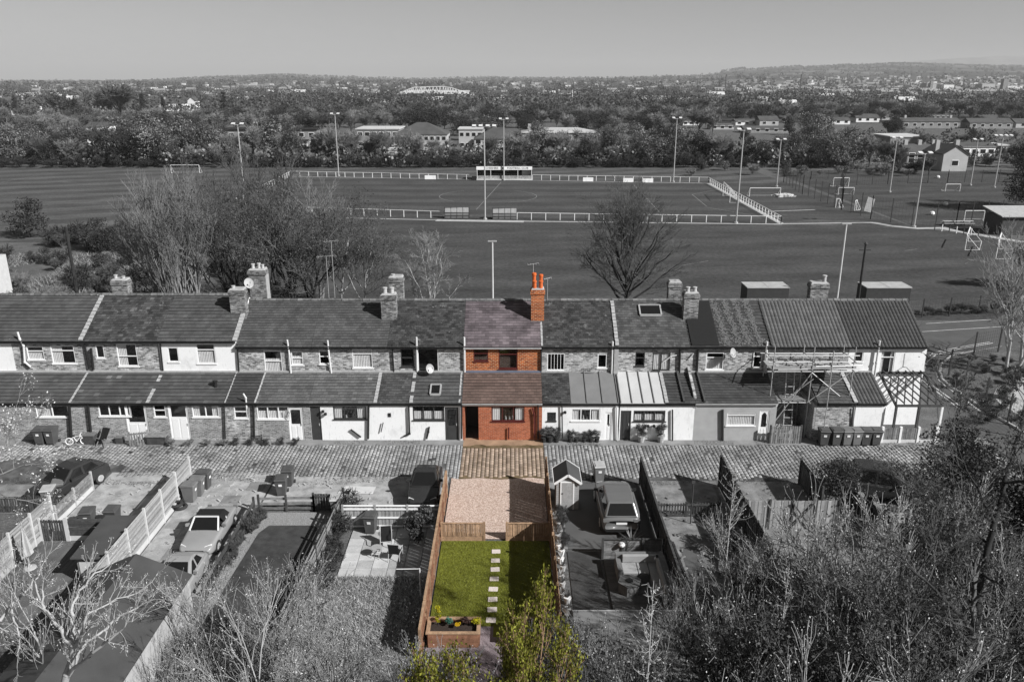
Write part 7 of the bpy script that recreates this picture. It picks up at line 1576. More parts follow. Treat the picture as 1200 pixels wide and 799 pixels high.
for i in range(6): plant('twig_bush', F3+.3+RR.uniform(-.2, .3), 31+i*.9, RR.uniform(.25, .38), 'weedy shrub along the dark fence beside the convertible', 'weeds by the convertible')
plant('bush_pale', 9.9, 33.0, .55, 'pale leafy shrub in the cluttered yard under the black fence'); plant('bush_mid', 9.2, 28.2, .3, 'small grey shrub in the cluttered yard')
for i in range(5): plant('bush_mid', -16.6+i*.9, 44.5, .17, 'small plant in the low bed by the left house wall', 'low bed by the left house wall', z=.08)
for i in range(4): plant('twig_bush2', -20.4+i*1.05, 44.35, .2, 'bare little shrub in the bed below the left kitchen window', 'bare shrubs below the left kitchen', z=.08)
for i in range(16): plant('bush_mid', 7.35+RR.uniform(-.06, .06), 27.5+i*.42, RR.uniform(.08, .15), 'small bedding plant between dark fence and grey path', 'bedding plants by the grey path')
# spiky cordyline behind the horizontal board fence
c = (5.6, 33.4, .05); m = MB(); r = random.Random(4)
for k in range(60): a = r.uniform(0, 6.28); e = r.uniform(.2, 1.3); L = r.uniform(.5, .8); d = Vector((math.cos(a)*math.cos(e), math.sin(a)*math.cos(e), math.sin(e))); p = Vector(c)+Vector((0, 0, .3)); s = d.cross(Vector((0, 0, 1))).normalized()*.02; m.cur = r.uniform(.5, 1.5); m.poly([p-s, p+s, p+d*L]); 
m.tube(c, (c[0], c[1], .4), .05, .04, 6); m.build('spiky_plant', MAT['blade_grey'], loc=c, label='spiky leafed plant between the grey car and the board fence', cat='plant')
# ================================================================== FOREGROUND: bare trees, thickets and the leafy tree
def thicket(name, n, poly, mat, hmin, hmax, seed, r=.008, z=0.03, lean=.5, leafm=None, nl=0, ls=.03, arch=.3, mound=None):
    """dense cane thicket: arching canes, each of three tapering tubes with side twigs"""
    rs = np.random.RandomState(seed); xs = [p[0] for p in poly]; ys = [p[1] for p in poly]; S = []; C = []
    def inside(x, y):
        c = False; j = len(poly)-1
        for i in range(len(poly)):
            if (poly[i][1] > y) != (poly[j][1] > y) and x < (poly[j][0]-poly[i][0])*(y-poly[i][1])/(poly[j][1]-poly[i][1])+poly[i][0]: c = not c
            j = i
        return c
    k = 0
    while k < n:
        x, y = rs.uniform(min(xs), max(xs)), rs.uniform(min(ys), max(ys))
        if not inside(x, y): continue
        k += 1; hm = 1.0 if mound is None else .35+.65*abs(math.sin(x*mound+seed)*math.cos(y*mound*.8+seed*2)); h = rs.uniform(hmin, hmax)*hm; a = rs.uniform(0, 6.28); l = lean*h*rs.uniform(.1, 1); p = np.array([x, y, z]); d = np.array([math.cos(a)*l, math.sin(a)*l, h]); d2 = np.array([math.cos(a)*l*1.4, math.sin(a)*l*1.4, h*(1-arch)])
        q = p+d*.4; t_ = q+d2*.35+rs.normal(0, .05*h, 3); u = t_+d2*.3+rs.normal(0, .08*h, 3); S += [(*p, *q, r*1.6, r*1.3), (*q, *t_, r*1.3, r), (*t_, *u, r, r*.5)]
        for _ in range(3): b = q+(t_-q)*rs.uniform(0, 1); v = rs.normal(0, 1, 3); v[2] = abs(v[2]); v /= np.linalg.norm(v); e = b+v*h*rs.uniform(.12, .3); S.append((*b, *e, r*.8, r*.4)); C.append(e)
        C.append(u); C.append(t_)
    V, Q = seg_mesh(np.array(S), 3); o = link(name, mesh_np(name, V, quads=Q, mats=[MAT[mat]]), kind='stuff')
    if nl: C = np.array(C); C = C[rs.randint(0, len(C), nl)]; V, Q, T_ = leaves_np(rs, C, ls, (.4, 1.6), .12); link(name+'_leaves', mesh_np(name+'_leaves', V, quads=Q, mats=[MAT[leafm]], tint=T_), kind='stuff')
    return o
# left foreground and centre-left undergrowth
thicket('undergrowth', 4200, [(-13.0, 15), (-3.6, 15), (-3.7, 22.5), (-8.5, 25.5), (-12.9, 27)], 'twig_pale', .6, 2.3, 1, .009, leafm='leaf_bud', nl=9000, ls=.03, mound=.7)
thicket('undergrowth', 2400, [(-13.0, 15), (-3.6, 15), (-4.6, 26), (-8.3, 29), (-9.0, 28), (-12.4, 28), (-12.5, 34), (-13, 34)], 'twig_grey', .3, .95, 2, .009, leafm='blade_grey', nl=9000, ls=.04, mound=.9)
thicket('undergrowth', 800, [(-30, 17), (-16, 17), (-17.5, 24), (-22, 27), (-28, 28)], 'twig_grey', .6, 2.2, 3, .009, leafm='blade_grey', nl=5000, ls=.04, mound=.6)
# centre right, in front of the outbuilding, and the right hand jungle
thicket('undergrowth', 4200, [(1.9, 14), (10, 14), (10.3, 22), (7, 22.6), (2.2, 22.0)], 'twig_grey', .8, 2.7, 4, .009, leafm='leaf_mid', nl=26000, ls=.05, mound=.6)
thicket('undergrowth', 2600, [(9.5, 14), (24, 14), (25, 27), (23, 32), (18, 29.5), (14, 27.5), (11.7, 23)], 'twig_mid', 1.2, 4.2, 5, .010, leafm='leaf_dark', nl=20000, ls=.07, mound=.5)
thicket('brambles', 2300, [(11.6, 23), (24, 24), (25, 33), (17.5, 33.2), (14.5, 30), (11.8, 28)], 'twig_grey', .4, 1.9, 6, .009, leafm='leaf_dark', nl=9000, ls=.05, mound=.8)
thicket('brambles', 1200, [(8.9, 22.5), (11.2, 22.5), (11.1, 31), (9.9, 30)], 'twig_mid', .2, .7, 7, .008, leafm='blade_grey', nl=9000, ls=.035)
# individual bare saplings in the foreground
sp1 = make_tree('bare_sapling', 'x', 61, 7.0, .05, 'twig_pale', lev=3, kn=(7, 5, 4, 3), ang=(.6, .6, .6, .6), up=.55, trunk_frac=.5, twig=.008, twig_mat='twig_pale', leaf=('leaf_bud', .028, 2, .05), wig=.12)
sp2 = make_tree('bare_sapling', 'x', 62, 6.5, .06, 'bark', multi=3, lev=3, kn=(6, 5, 4, 3), ang=(.55, .6, .6, .6), up=.5, trunk_frac=.42, twig=.008, twig_mat='twig_grey', leaf=('leaf_bud', .025, 2, .05), wig=.12)
sp3 = make_tree('dark_sapling', 'x', 63, 7.5, .07, 'bark_dark', lev=4, kn=(6, 5, 4, 3), ang=(.7, .7, .7, .6), up=.35, trunk_frac=.45, twig=.008, twig_mat='twig_mid', leaf=('leaf_mid', .045, 2, .08), wig=.14)
usd = set()
def sap(P, px, pyt, Y, label, group=None, rz=0, wx=1.0):
    z = topz(pyt, Y); h = max((v.co.z for v in CH[P.name][-2 if len(CH[P.name]) > 2 else -1].data.vertices), default=7); s = z/h; first = P.name not in usd; usd.add(P.name); return put(P, (at(px, Y)*0+(px-600)/950*(Y*CP+(CAM_H-z)*SP), Y, 0), rz, label, group, first=first, scale=(s*wx, s*wx, s))
sap(sp1, 235, 640, 25.5, 'pale bare sapling in front of the garage end wall', rz=.3); sap(sp2, 285, 650, 24, 'bare many stemmed sapling beside the dark turf', rz=1.2)
sap(sp1, 330, 690, 22.5, 'pale upright sapling left of the rough garden', rz=2.0)
sap(sp2, 410, 715, 22, 'low bare sapling at the foot of the rough garden', rz=4); sap(sp1, 262, 712, 19.5, 'near pale sapling at the lower left', rz=3.3)
sap(sp1, 20, 655, 22, 'pale sapling at the left frame edge', rz=4.4); sap(sp2, 350, 735, 19, 'near bare sapling at the bottom left of centre', rz=5.5); sap(sp2, 455, 740, 20.5, 'bare sapling beside the near end of the orange fence', rz=.8)
for i, (px, py, Y, P, lb) in enumerate(((700, 735, 20.5, sp3, 'dark twiggy sapling in front of the pale outbuilding roof'), (740, 745, 19, sp3, 'near dark sapling below the outbuilding'), (820, 700, 23, sp2, 'bare sapling by the block steps'), (868, 612, 27, sp1, 'tall pale twig topped sapling in front of the black fence'), (905, 650, 25, sp3, 'dark sapling over the cluttered yard'),
    (945, 600, 26, sp1, 'tall pale sapling in front of the whitewashed gates'), (985, 640, 23, sp3, 'dark sapling right of the whitewashed gates'), (1030, 590, 25, sp1, 'tall pale sapling before the fallen fence'), (1062, 560, 24, sp2, 'many stemmed sapling before the black off roader'), (1090, 660, 20, sp3, 'near dark sapling low in the right hand thicket'),
    (1165, 600, 22, sp2, 'many stemmed sapling at the right frame edge'), (890, 745, 17, sp1, 'near pale sapling at the bottom right of centre'), (960, 720, 18, sp2, 'near bare sapling at the bottom, right of the cluttered yard'), (1010, 705, 17, sp3, 'near dark sapling at the bottom right'), (1150, 690, 18, sp1, 'near pale sapling beside the thick dark trunk'), (1100, 535, 27, sp1, 'tall pale sapling in front of the evergreen bush'), (840, 765, 16, sp3, 'nearest dark sapling below the block steps'), (780, 765, 18, sp2, 'near bare sapling right of the knobbly pale tree'))):
    sap(P, px, py, Y, lb, rz=i*1.3)
d1 = make_tree('dark_tree', 'x', 64, 7.5, .09, 'bark_dark', lev=4, kn=(7, 6, 4, 3), ang=(.8, .75, .7, .6), up=.3, trunk_frac=.5, twig=.009, twig_mat='twig_mid', leaf=('leaf_dark', .06, 5, .16, (.6, 2.4)), wig=.14)
for i, (px, py, Y, lb) in enumerate(((905, 640, 28, 'dark leafy tree behind the cluttered yard'), (935, 690, 24, 'dark leafy tree low right of the cluttered yard'), (990, 655, 27, 'dark leafy tree in front of the right whitewashed gate'), (1085, 600, 28, 'dark leafy tree left of the thick leaning trunk'), (1035, 690, 23, 'dark leafy tree low in the right thicket'), (1130, 640, 24, 'dark leafy tree behind the thick leaning trunk'), (1190, 560, 27, 'dark leafy tree at the right frame edge above the thicket'), (1185, 700, 20, 'dark leafy tree low at the right frame edge'), (870, 750, 18, 'dark leafy tree at the bottom right of the steps'), (985, 755, 17, 'dark leafy tree at the bottom of the right thicket'), (690, 760, 18, 'dark leafy tree at the bottom right of the green tree'), (740, 775, 16, 'dark leafy tree at the bottom in front of the outbuilding'))):
    sap(d1, px, py, Y, lb, rz=i*1.7, wx=1.0)
# hero: pale bare tree lower left, limbs placed by hand in depth
def limb_tree(name, label, limbs, bark, twm, seed, tw=.007, leaf=None, cat='tree', sub=(5, 4, 3), L0=.9, up=.3):
    """limbs: list of [(px,py,Y,r),...]"""
    rnd = random.Random(seed); out = [[] for _ in range(6)]; tips = []; base = None; S0 = []
    for lb in limbs:
        P_ = [Wp(a, b, Y) for a, b, Y, r in lb]
        if base is None: base = Vector((P_[0].x, P_[0].y, 0))
        for (p, q, A, B) in zip(P_[:-1], P_[1:], lb[:-1], lb[1:]):
            n = 3; prev = p; 
            for i in range(n):
                t = (i+1)/n; nx = p.lerp(q, t)+Vector((rnd.gauss(0, .03), rnd.gauss(0, .03), rnd.gauss(0, .03))); ra, rb = A[3]+(B[3]-A[3])*i/n, A[3]+(B[3]-A[3])*t; S0.append((*prev, *nx, ra, rb))
                if rb < .07 and rnd.random() < .85:
                    d = (nx-prev).normalized(); v = Vector((rnd.gauss(0, 1), rnd.gauss(0, 1), rnd.gauss(0, 1)+.6)).normalized(); grow(rnd, nx, d*.5+v*.8, L0*rnd.uniform(.5, 1.1), min(rb*.6, .022), 0, 2, out, sub, (.6, .6, .6), up, .62, .14, 4, .6, tips)
                prev = nx
        d = (P_[-1]-P_[-2]).normalized(); grow(rnd, P_[-1], d, L0, lb[-1][3]*.9, 0, 2, out, sub, (.6, .6, .6), up, .62, .12, 4, .6, tips)
    R = thing(name, label, cat, tuple(base)); off = np.array([*base, *base, 0, 0])
    V, Q = seg_mesh(np.array(S0)-off, 7); link('trunk', mesh_np('trunk', V, quads=Q, mats=[MAT[bark]], smooth=True), parent=R)
    S = np.array([s for l in out for s in l]); S[:, 6:] = np.maximum(S[:, 6:], tw); V, Q = seg_mesh(S-off, 3); link('crown', mesh_np('crown', V, quads=Q, mats=[MAT[twm]]), parent=R)
    if leaf: rs = np.random.RandomState(seed); V, Q, T_ = leaves_np(rs, np.array(tips)-np.array(base), leaf[1], (.5, 1.5), leaf[3], leaf[2]); link('foliage', mesh_np('foliage', V, quads=Q, mats=[MAT[leaf[0]]], tint=T_), parent=R)
    return R
limb_tree('bare_tree', 'pale barked spreading tree at the bottom left over the dark garage roof', [
    [(58, 850, 17, .11), (78, 790, 17, .095), (88, 757, 17, .075)], [(88, 757, 17, .07), (64, 728, 17.3, .05), (52, 712, 17.5, .035), (50, 690, 17.6, .02)], [(88, 757, 17, .06), (98, 738, 16.6, .04), (101, 715, 16.5, .02)],
    [(84, 757, 17, .06), (86, 722, 17.6, .045), (90, 700, 18, .03), (105, 678, 18.2, .022), (128, 662, 18.5, .015)], [(80, 790, 17, .05), (104, 768, 16.3, .04), (128, 750, 16, .03), (146, 734, 16, .02), (158, 722, 16, .012)],
    [(78, 795, 17, .05), (100, 752, 17.4, .04), (135, 727, 17.8, .03), (160, 712, 18, .018)], [(128, 707, 18.5, .02), (160, 695, 18.8, .014), (185, 672, 19, .01)], [(100, 720, 18, .025), (128, 707, 18.5, .02)], [(52, 712, 17.5, .03), (40, 680, 17.8, .02), (30, 660, 18, .012)]], 'bark_pale', 'twig_pale', 71, .006, leaf=('leaf_bud', .02, 1, .03), up=.2, L0=.48, sub=(2, 2, 1))
limb_tree('bare_tree', 'pale branch crossing in from the left frame edge over the dark deck', [[(-60, 790, 17, .08), (-20, 742, 17.5, .06), (0, 727, 18, .045), (22, 700, 18.3, .035), (40, 680, 18.5, .02), (48, 665, 18.8, .012)], [(14, 708, 18, .03), (20, 735, 17.5, .02), (21, 770, 17, .012)]], 'bark_pale', 'twig_pale', 72, .006, L0=.5, sub=(2, 2, 1))
limb_tree('blossom_tree', 'blossoming bare tree at the left edge over the black car', [[(-50, 640, 27, .08), (-12, 560, 28, .05), (8, 520, 28.5, .03), (18, 480, 29, .015)], [(-12, 560, 28, .04), (30, 545, 28, .02), (55, 538, 28, .01)], [(-20, 580, 27.5, .04), (20, 585, 27, .02), (48, 590, 27, .01)], [(0, 535, 28.5, .03), (30, 510, 29, .015), (38, 500, 29, .01)]], 'twig_grey', 'twig_grey', 73, .006, leaf=('leaf_bud', .04, 2, .07), L0=.8, sub=(3, 2, 2))
limb_tree('bare_tree', 'thick dark trunked tree rising to the right frame edge', [[(1120, 860, 19, .17), (1135, 760, 19, .15), (1142, 735, 19, .13)], [(1142, 735, 19, .12), (1150, 680, 19.5, .10), (1163, 620, 20, .085), (1175, 575, 20.5, .07), (1190, 520, 21, .05), (1202, 470, 21.5, .03)],
    [(1140, 740, 19, .08), (1118, 712, 18.5, .05), (1095, 690, 18, .035), (1065, 665, 18, .02)], [(1135, 775, 19, .08), (1100, 760, 18.5, .055), (1070, 742, 18, .04), (1045, 725, 18, .025), (1010, 700, 18, .012)], [(1144, 730, 19, .05), (1175, 718, 19.5, .035), (1215, 700, 20, .02)],
    [(1152, 672, 19.5, .05), (1178, 690, 19, .02), (1210, 695, 19, .012)], [(1165, 612, 20, .05), (1145, 570, 20, .03), (1128, 540, 20, .02), (1118, 505, 20, .012)], [(1178, 565, 20.5, .05), (1210, 560, 20, .03)], [(1160, 640, 20, .04), (1125, 610, 20, .025), (1090, 590, 20, .015)]], 'bark_dark', 'twig_mid', 74, .007, leaf=('leaf_mid', .045, 2, .08), L0=1.2)
def knob_tree(label, px, pyt, Y, seed, n=9):
    rnd = random.Random(seed); S = []; z = topz(pyt, Y); x = (px-600)/950*(Y*CP+(CAM_H-z)*SP); R = thing('pale_stemmed_tree', label, 'tree', (x, Y, 0)); C = []
    S.append((0, 0, 0, 0, 0, z, .05, .012))
    for k in range(n*5):
        t = k/(n*5); a = rnd.uniform(0, 6.28); L = (.2+1.0*t)*rnd.uniform(.5, 1.25); p = np.array([0, 0, z*(1-.03-.5*t)]); d = np.array([math.cos(a), math.sin(a), rnd.uniform(.3, 1.3)]); d /= np.linalg.norm(d); q = p+d*L*.5+np.array([rnd.gauss(0, .04), rnd.gauss(0, .04), -.05]); e = q+d*L*.5+np.array([rnd.gauss(0, .06), rnd.gauss(0, .06), L*.18]); S += [(*p, *q, .014, .010), (*q, *e, .010, .005)]
        for _ in range(2): u = q+(e-q)*rnd.random(); S.append((*u, *(u+np.array([rnd.gauss(0, .12), rnd.gauss(0, .12), rnd.uniform(.02, .22)])), .006, .004))
        for i in range(int(L/.05)): u = rnd.random(); C.append(p+(e-p)*u+np.array([0, 0, -.02]))
    V, Q = seg_mesh(np.array(S), 5); link('trunk', mesh_np('trunk', V, quads=Q, mats=[MAT['twig_pale']]), parent=R); rs = np.random.RandomState(seed); V, Q, T_ = leaves_np(rs, np.array(C), .03, (.6, 1.3), .01); link('buds', mesh_np('buds', V, quads=Q, mats=[MAT['leaf_bud']], tint=T_), parent=R, kind='stuff')
knob_tree('slim pale stemmed tree with knobbly side shoots before the pale outbuilding roof', 766, 680, 19, 81); knob_tree('slim tree with knobbly shoots in front of the lane near the black fence', 862, 540, 30, 82); knob_tree('knobbly twigged tree top in front of the whitewashed fence', 920, 592, 27, 83); knob_tree('knobbly twigged tree right of the whitewashed gates', 990, 585, 25, 84)
knob_tree('knobbly pale shoots low at the right of centre', 925, 660, 21, 85); knob_tree('knobbly pale shoots beside the fallen fence', 1045, 610, 23, 86)
# the leafy yellow green tree in the coloured strip
lt = make_tree('leafy_tree', 'yellow green leafing tree at the bottom centre, the only green tree', 91, 9.0, .10, 'timber_tan', lev=4, kn=(10, 6, 5, 4), ang=(.75, .65, .6, .6), up=.45, trunk_frac=.6, ratio=.5, twig=.008, twig_mat='timber_tan', leaf=('leaf_green', .068, 4, .14, (.2, 1.4)), wig=.1)
lt.location = (.26, 17.2, 0); lt.scale = (.42, .42, 1.0)
l2 = copy_tree(lt); l2.location = (-1.15, 16.0, 0); l2.scale = (.55, .45, .89); l2.rotation_euler = (0, 0, 2.0); l2['label'] = 'lower yellow green tree filling the bottom edge left of the taller one'
lt['label'] = 'tallest yellow green leafing tree at the bottom centre beside the right planter'
l3 = copy_tree(lt); l3.location = (-.25, 15.2, 0); l3.scale = (.3, .3, .9); l3.rotation_euler = (0, 0, 4.0); l3['label'] = 'yellow green tree in front of the tallest one at the bottom edge'
# ================================================================== BACKGROUND: tree belts, houses, town, hills
MAT['leaf_far'] = M_leaf('far_leaf', 0.13); MAT['leaf_far_dark'] = M_leaf('far_dark_leaf', 0.075)
def fp(key, o): PR_[key] = [o, False]
fp('ft_bare1', twig_tree('bare_tree', 'x', 101, 12, 9, 'twig_grey', 800, .045)); fp('ft_bare2', twig_tree('bare_tree', 'x', 102, 12, 10, 'twig_mid', 800, .045)); fp('ft_bare3', twig_tree('bare_tree', 'x', 103, 12, 8, 'twig_grey', 800, .04))
fp('ft_leaf1', far_tree('broadleaf_tree', 'x', 104, 11, 9, 'leaf_far', 2600, .24, 20, tint=(.35, 1.5), low=.05)); fp('ft_leaf2', far_tree('broadleaf_tree', 'x', 105, 10, 9, 'leaf_far_dark', 2600, .22, 24, tint=(.25, 1.1), low=.02)); fp('ft_pale', far_tree('blossoming_tree', 'x', 106, 9, 8, 'leaf_pale', 2400, .20, 20, tint=(.35, 1.2), low=.08))
fp('ft_dark', far_tree('evergreen_tree', 'x', 107, 9, 7, 'leaf_dark', 2000, .26, 16, low=0, tint=(.4, 1.8))); fp('ft_cone', far_tree('conifer_tree', 'x', 108, 11, 6, 'leaf_dark', 1600, .28, 16, shape='cone', low=0, twigs=False)); fp('ft_col', far_tree('poplar_tree', 'x', 109, 16, 4.5, 'leaf_dark', 2000, .3, 18, shape='column', low=.02, twigs=False, tint=(.6, 2)))
FL = {'ft_bare1': ('brown leafless tree in the wooded belt beyond the playing fields', 12), 'ft_bare2': ('dark leafless tree in the wooded belt beyond the playing fields', 12), 'ft_bare3': ('light grey leafless tree in the wooded belt beyond the playing fields', 12), 'ft_leaf1': ('mid grey leafy tree in the wooded belt beyond the playing fields', 11), 'ft_leaf2': ('darker leafy tree in the wooded belt beyond the playing fields', 10),
      'ft_pale': ('pale blossoming tree in the wooded belt beyond the playing fields', 9), 'ft_dark': ('dark evergreen tree in the wooded belt beyond the playing fields', 9), 'ft_cone': ('dark cone shaped conifer beyond the playing fields', 11), 'ft_col': ('dark columnar poplar beyond the playing fields', 16)}
for k in ('twig_mid', 'twig_dark', 'twig_grey'): pass
def ftree(key, px, Y, pyt, wx=None, label=None, unique=False):
    h = topz(pyt, Y); h = max(h, 2.0); s = h/FL[key][1]; w_ = (wx or RRb.uniform(.85, 1.15))*max(s, .55)
    return plant(key, at(px, Y), Y, w_, label or FL[key][0], None if unique else 'belt of '+FL[key][0].replace(' in the wooded belt', 's in the wooded belt').replace(' beyond', 's beyond', 0), sz=s/w_)
RRb = random.Random(5)
# buildings' clear windows (px ranges where the second belt is left open)
def prof(px):   # top line of the first belt, photo y
    pts = [(0, 150), (60, 146), (110, 152), (150, 138), (175, 142), (200, 160), (300, 165), (350, 172), (372, 168), (390, 178), (440, 176), (460, 172), (520, 166), (560, 172), (600, 168), (640, 160), (690, 164), (720, 158), (780, 152), (830, 150), (1300, 150)]
    for (a, b), (c, d) in zip(pts[:-1], pts[1:]):
        if a <= px <= c: return b+(d-b)*(px-a)/(c-a)
    return 155
px = -25
while px < 850:
    pool = ['ft_leaf2', 'ft_dark', 'ft_bare2', 'ft_leaf1', 'ft_bare1', 'ft_pale', 'ft_bare3'] if not (180 < px < 380) else ['ft_leaf1', 'ft_bare3', 'ft_dark', 'ft_bare1']
    ftree(RRb.choice(pool), px, RRb.uniform(211, 219) if px < 150 else RRb.uniform(207, 215), prof(px)+RRb.uniform(-4, 8), wx=RRb.uniform(.8, 1.25) if px < 200 or px > 640 else RRb.uniform(.7, 1.0)); px += RRb.uniform(13, 22)
px = -30
while px < 1000:      # low dark hedge at the foot of the belt
    ftree('ft_dark' if RRb.random() < .6 else 'ft_leaf2', px, 206, 181+RRb.uniform(-5, 4), wx=.9); px += RRb.uniform(14, 24)
# taller pale and bare trees of the belt
for (k, px, Y, py) in (('ft_leaf1', 150, 222, 128), ('ft_pale', 180, 226, 130), ('ft_leaf1', 20, 225, 142), ('ft_pale', 45, 221, 148), ('ft_leaf1', 90, 228, 138), ('ft_bare2', 118, 224, 135), ('ft_pale', 215, 228, 132), ('ft_leaf1', 232, 222, 138), ('ft_pale', 315, 225, 134), ('ft_bare3', 303, 222, 136), ('ft_leaf1', 335, 229, 138), ('ft_bare2', 260, 232, 134),
    ('ft_bare1', 385, 216, 140), ('ft_bare3', 411, 214, 142), ('ft_bare2', 443, 214, 145), ('ft_bare1', 486, 213, 148), ('ft_bare3', 610, 216, 150), ('ft_bare2', 575, 216, 152), ('ft_pale', 632, 222, 140), ('ft_bare3', 650, 219, 146), ('ft_leaf1', 722, 222, 143), ('ft_pale', 745, 226, 140), ('ft_leaf2', 775, 225, 138), ('ft_pale', 790, 228, 142),
    ('ft_pale', 808, 215, 148), ('ft_leaf1', 825, 212, 152), ('ft_bare2', 850, 214, 155), ('ft_dark', 872, 210, 165), ('ft_leaf2', 893, 208, 160), ('ft_bare2', 912, 216, 150), ('ft_pale', 938, 208, 166), ('ft_leaf2', 930, 222, 150), ('ft_pale', 985, 206, 146), ('ft_leaf1', 968, 204, 152), ('ft_pale', 1000, 212, 150), ('ft_bare1', 1018, 208, 150), ('ft_bare2', 1036, 205, 158), ('ft_leaf2', 955, 215, 158),
    ('ft_bare2', 1052, 200, 166), ('ft_dark', 1070, 192, 186), ('ft_bare2', 1088, 190, 180), ('ft_pale', 955, 245, 130), ('ft_pale', 948, 290, 126), ('ft_leaf1', 962, 300, 130), ('ft_bare1', 1080, 260, 150), ('ft_dark', 1042, 330, 132), ('ft_leaf2', 1050, 320, 136), ('ft_dark', 1140, 285, 150), ('ft_bare2', 1128, 280, 156), ('ft_dark', 1178, 240, 176), ('ft_bare2', 1190, 205, 160), ('ft_leaf1', 1200, 190, 165), ('ft_bare2', 1160, 215, 182), ('ft_dark', 875, 260, 150), ('ft_dark', 925, 330, 135)):
    ftree(k, px, Y, py, wx=1.0)
for i in range(15): ftree(('ft_bare3', 'ft_pale', 'ft_bare1')[i % 3], 596+i*8.4, 222+3*(i % 4), 148+RRb.uniform(-3, 8), wx=.8)
for i in range(9): ftree(('ft_bare1', 'ft_bare3')[i % 2], 376+i*19, 218+2*(i % 3), 150+RRb.uniform(-6, 10), wx=.7)
for i in range(9): ftree(('ft_pale', 'ft_bare3', 'ft_leaf1')[i % 3], 196+i*19, 224, 148+RRb.uniform(-6, 8), wx=.85)
# scrub bank in front of the belt on the right
for i in range(26): px = RRb.uniform(800, 1080); k = RRb.choice(('bush_pale', 'bush_mid', 'twig_bush2')); Y = RRb.uniform(186, 200); plant(k, at(px, Y), Y, RRb.uniform(.6, 1.2), LB[k].replace('scrub behind the left roofs', 'rough bank beyond the training area'), 'scrub on the bank beyond the training area: '+k.replace('_', ' '))
for i in range(10): px = RRb.uniform(1080, 1200); Y = RRb.uniform(202, 212); plant('bush_dark', at(px, Y), Y, RRb.uniform(.7, 1.1), 'dark hedge bush in front of the pale gabled house', 'hedge bushes near the pale gabled house')
# second and third belts
for Y, py, a, b, st in ((262, 140, -30, 440, 19), (300, 130, -20, 560, 19), (335, 127, 20, 1230, 19), (380, 121, 380, 830, 15), (415, 124, 0, 380, 18), (430, 119, 360, 1230, 16), (480, 113, 780, 1230, 17)):
    px = a+RRb.uniform(0, 10)
    while px < b:
        skip = (Y < 320 and (360 < px < 470 or 440 < px < 530 or 195 < px < 370)) or (Y < 350 and (440 < px < 700) and RRb.random() < .3) or (Y == 262 and 190 < px) or (320 < Y < 360 and 840 < px < 1230) or (Y == 430 and px > 1100 and RRb.random() < .5)
        if not skip: ftree(RRb.choice(('ft_bare1', 'ft_bare2', 'ft_bare2', 'ft_leaf2', 'ft_bare1', 'ft_bare3', 'ft_leaf1')), px, Y+RRb.uniform(-12, 12), py+RRb.uniform(-4, 5), wx=1.25)
        px += st*RRb.uniform(.7, 1.3)
# landmark trees
ftree('ft_bare1', 114, 440, 95, wx=1.5, label='left of the two tall bare trees breaking the skyline', unique=True); ftree('ft_bare2', 143, 445, 89, wx=1.6, label='right of the two tall bare trees breaking the skyline, taller', unique=True); ftree('ft_bare1', 130, 460, 97, wx=1.2, label='bare tree between and behind the two skyline trees', unique=True)
ftree('ft_cone', 169, 480, 107, wx=.75, label='dark cone shaped conifer right of the skyline trees', unique=True); ftree('ft_cone', 193, 490, 111, wx=.7, label='smaller dark conifer further right of the skyline trees', unique=True); ftree('ft_col', 264, 470, 101, wx=.9, label='dark columnar poplar left of the long low building', unique=True)
ftree('ft_dark', 2, 430, 104, wx=.9, label='dark evergreen on the left frame edge near the skyline', unique=True); ftree('ft_dark', 79, 450, 112, wx=.7, label='dark round evergreen left of the skyline trees', unique=True); ftree('ft_dark', 91, 455, 111, wx=.8, label='dark round evergreen touching the skyline trees', unique=True); ftree('ft_dark', 21, 500, 109, wx=.5, label='small dark evergreen below the white far buildings', unique=True); ftree('ft_dark', 66, 520, 107, wx=.9, label='dark domed evergreen right of the white far buildings', unique=True); ftree('ft_dark', 422, 440, 113, wx=.6, label='small dark evergreen left of the far stadium', unique=True)
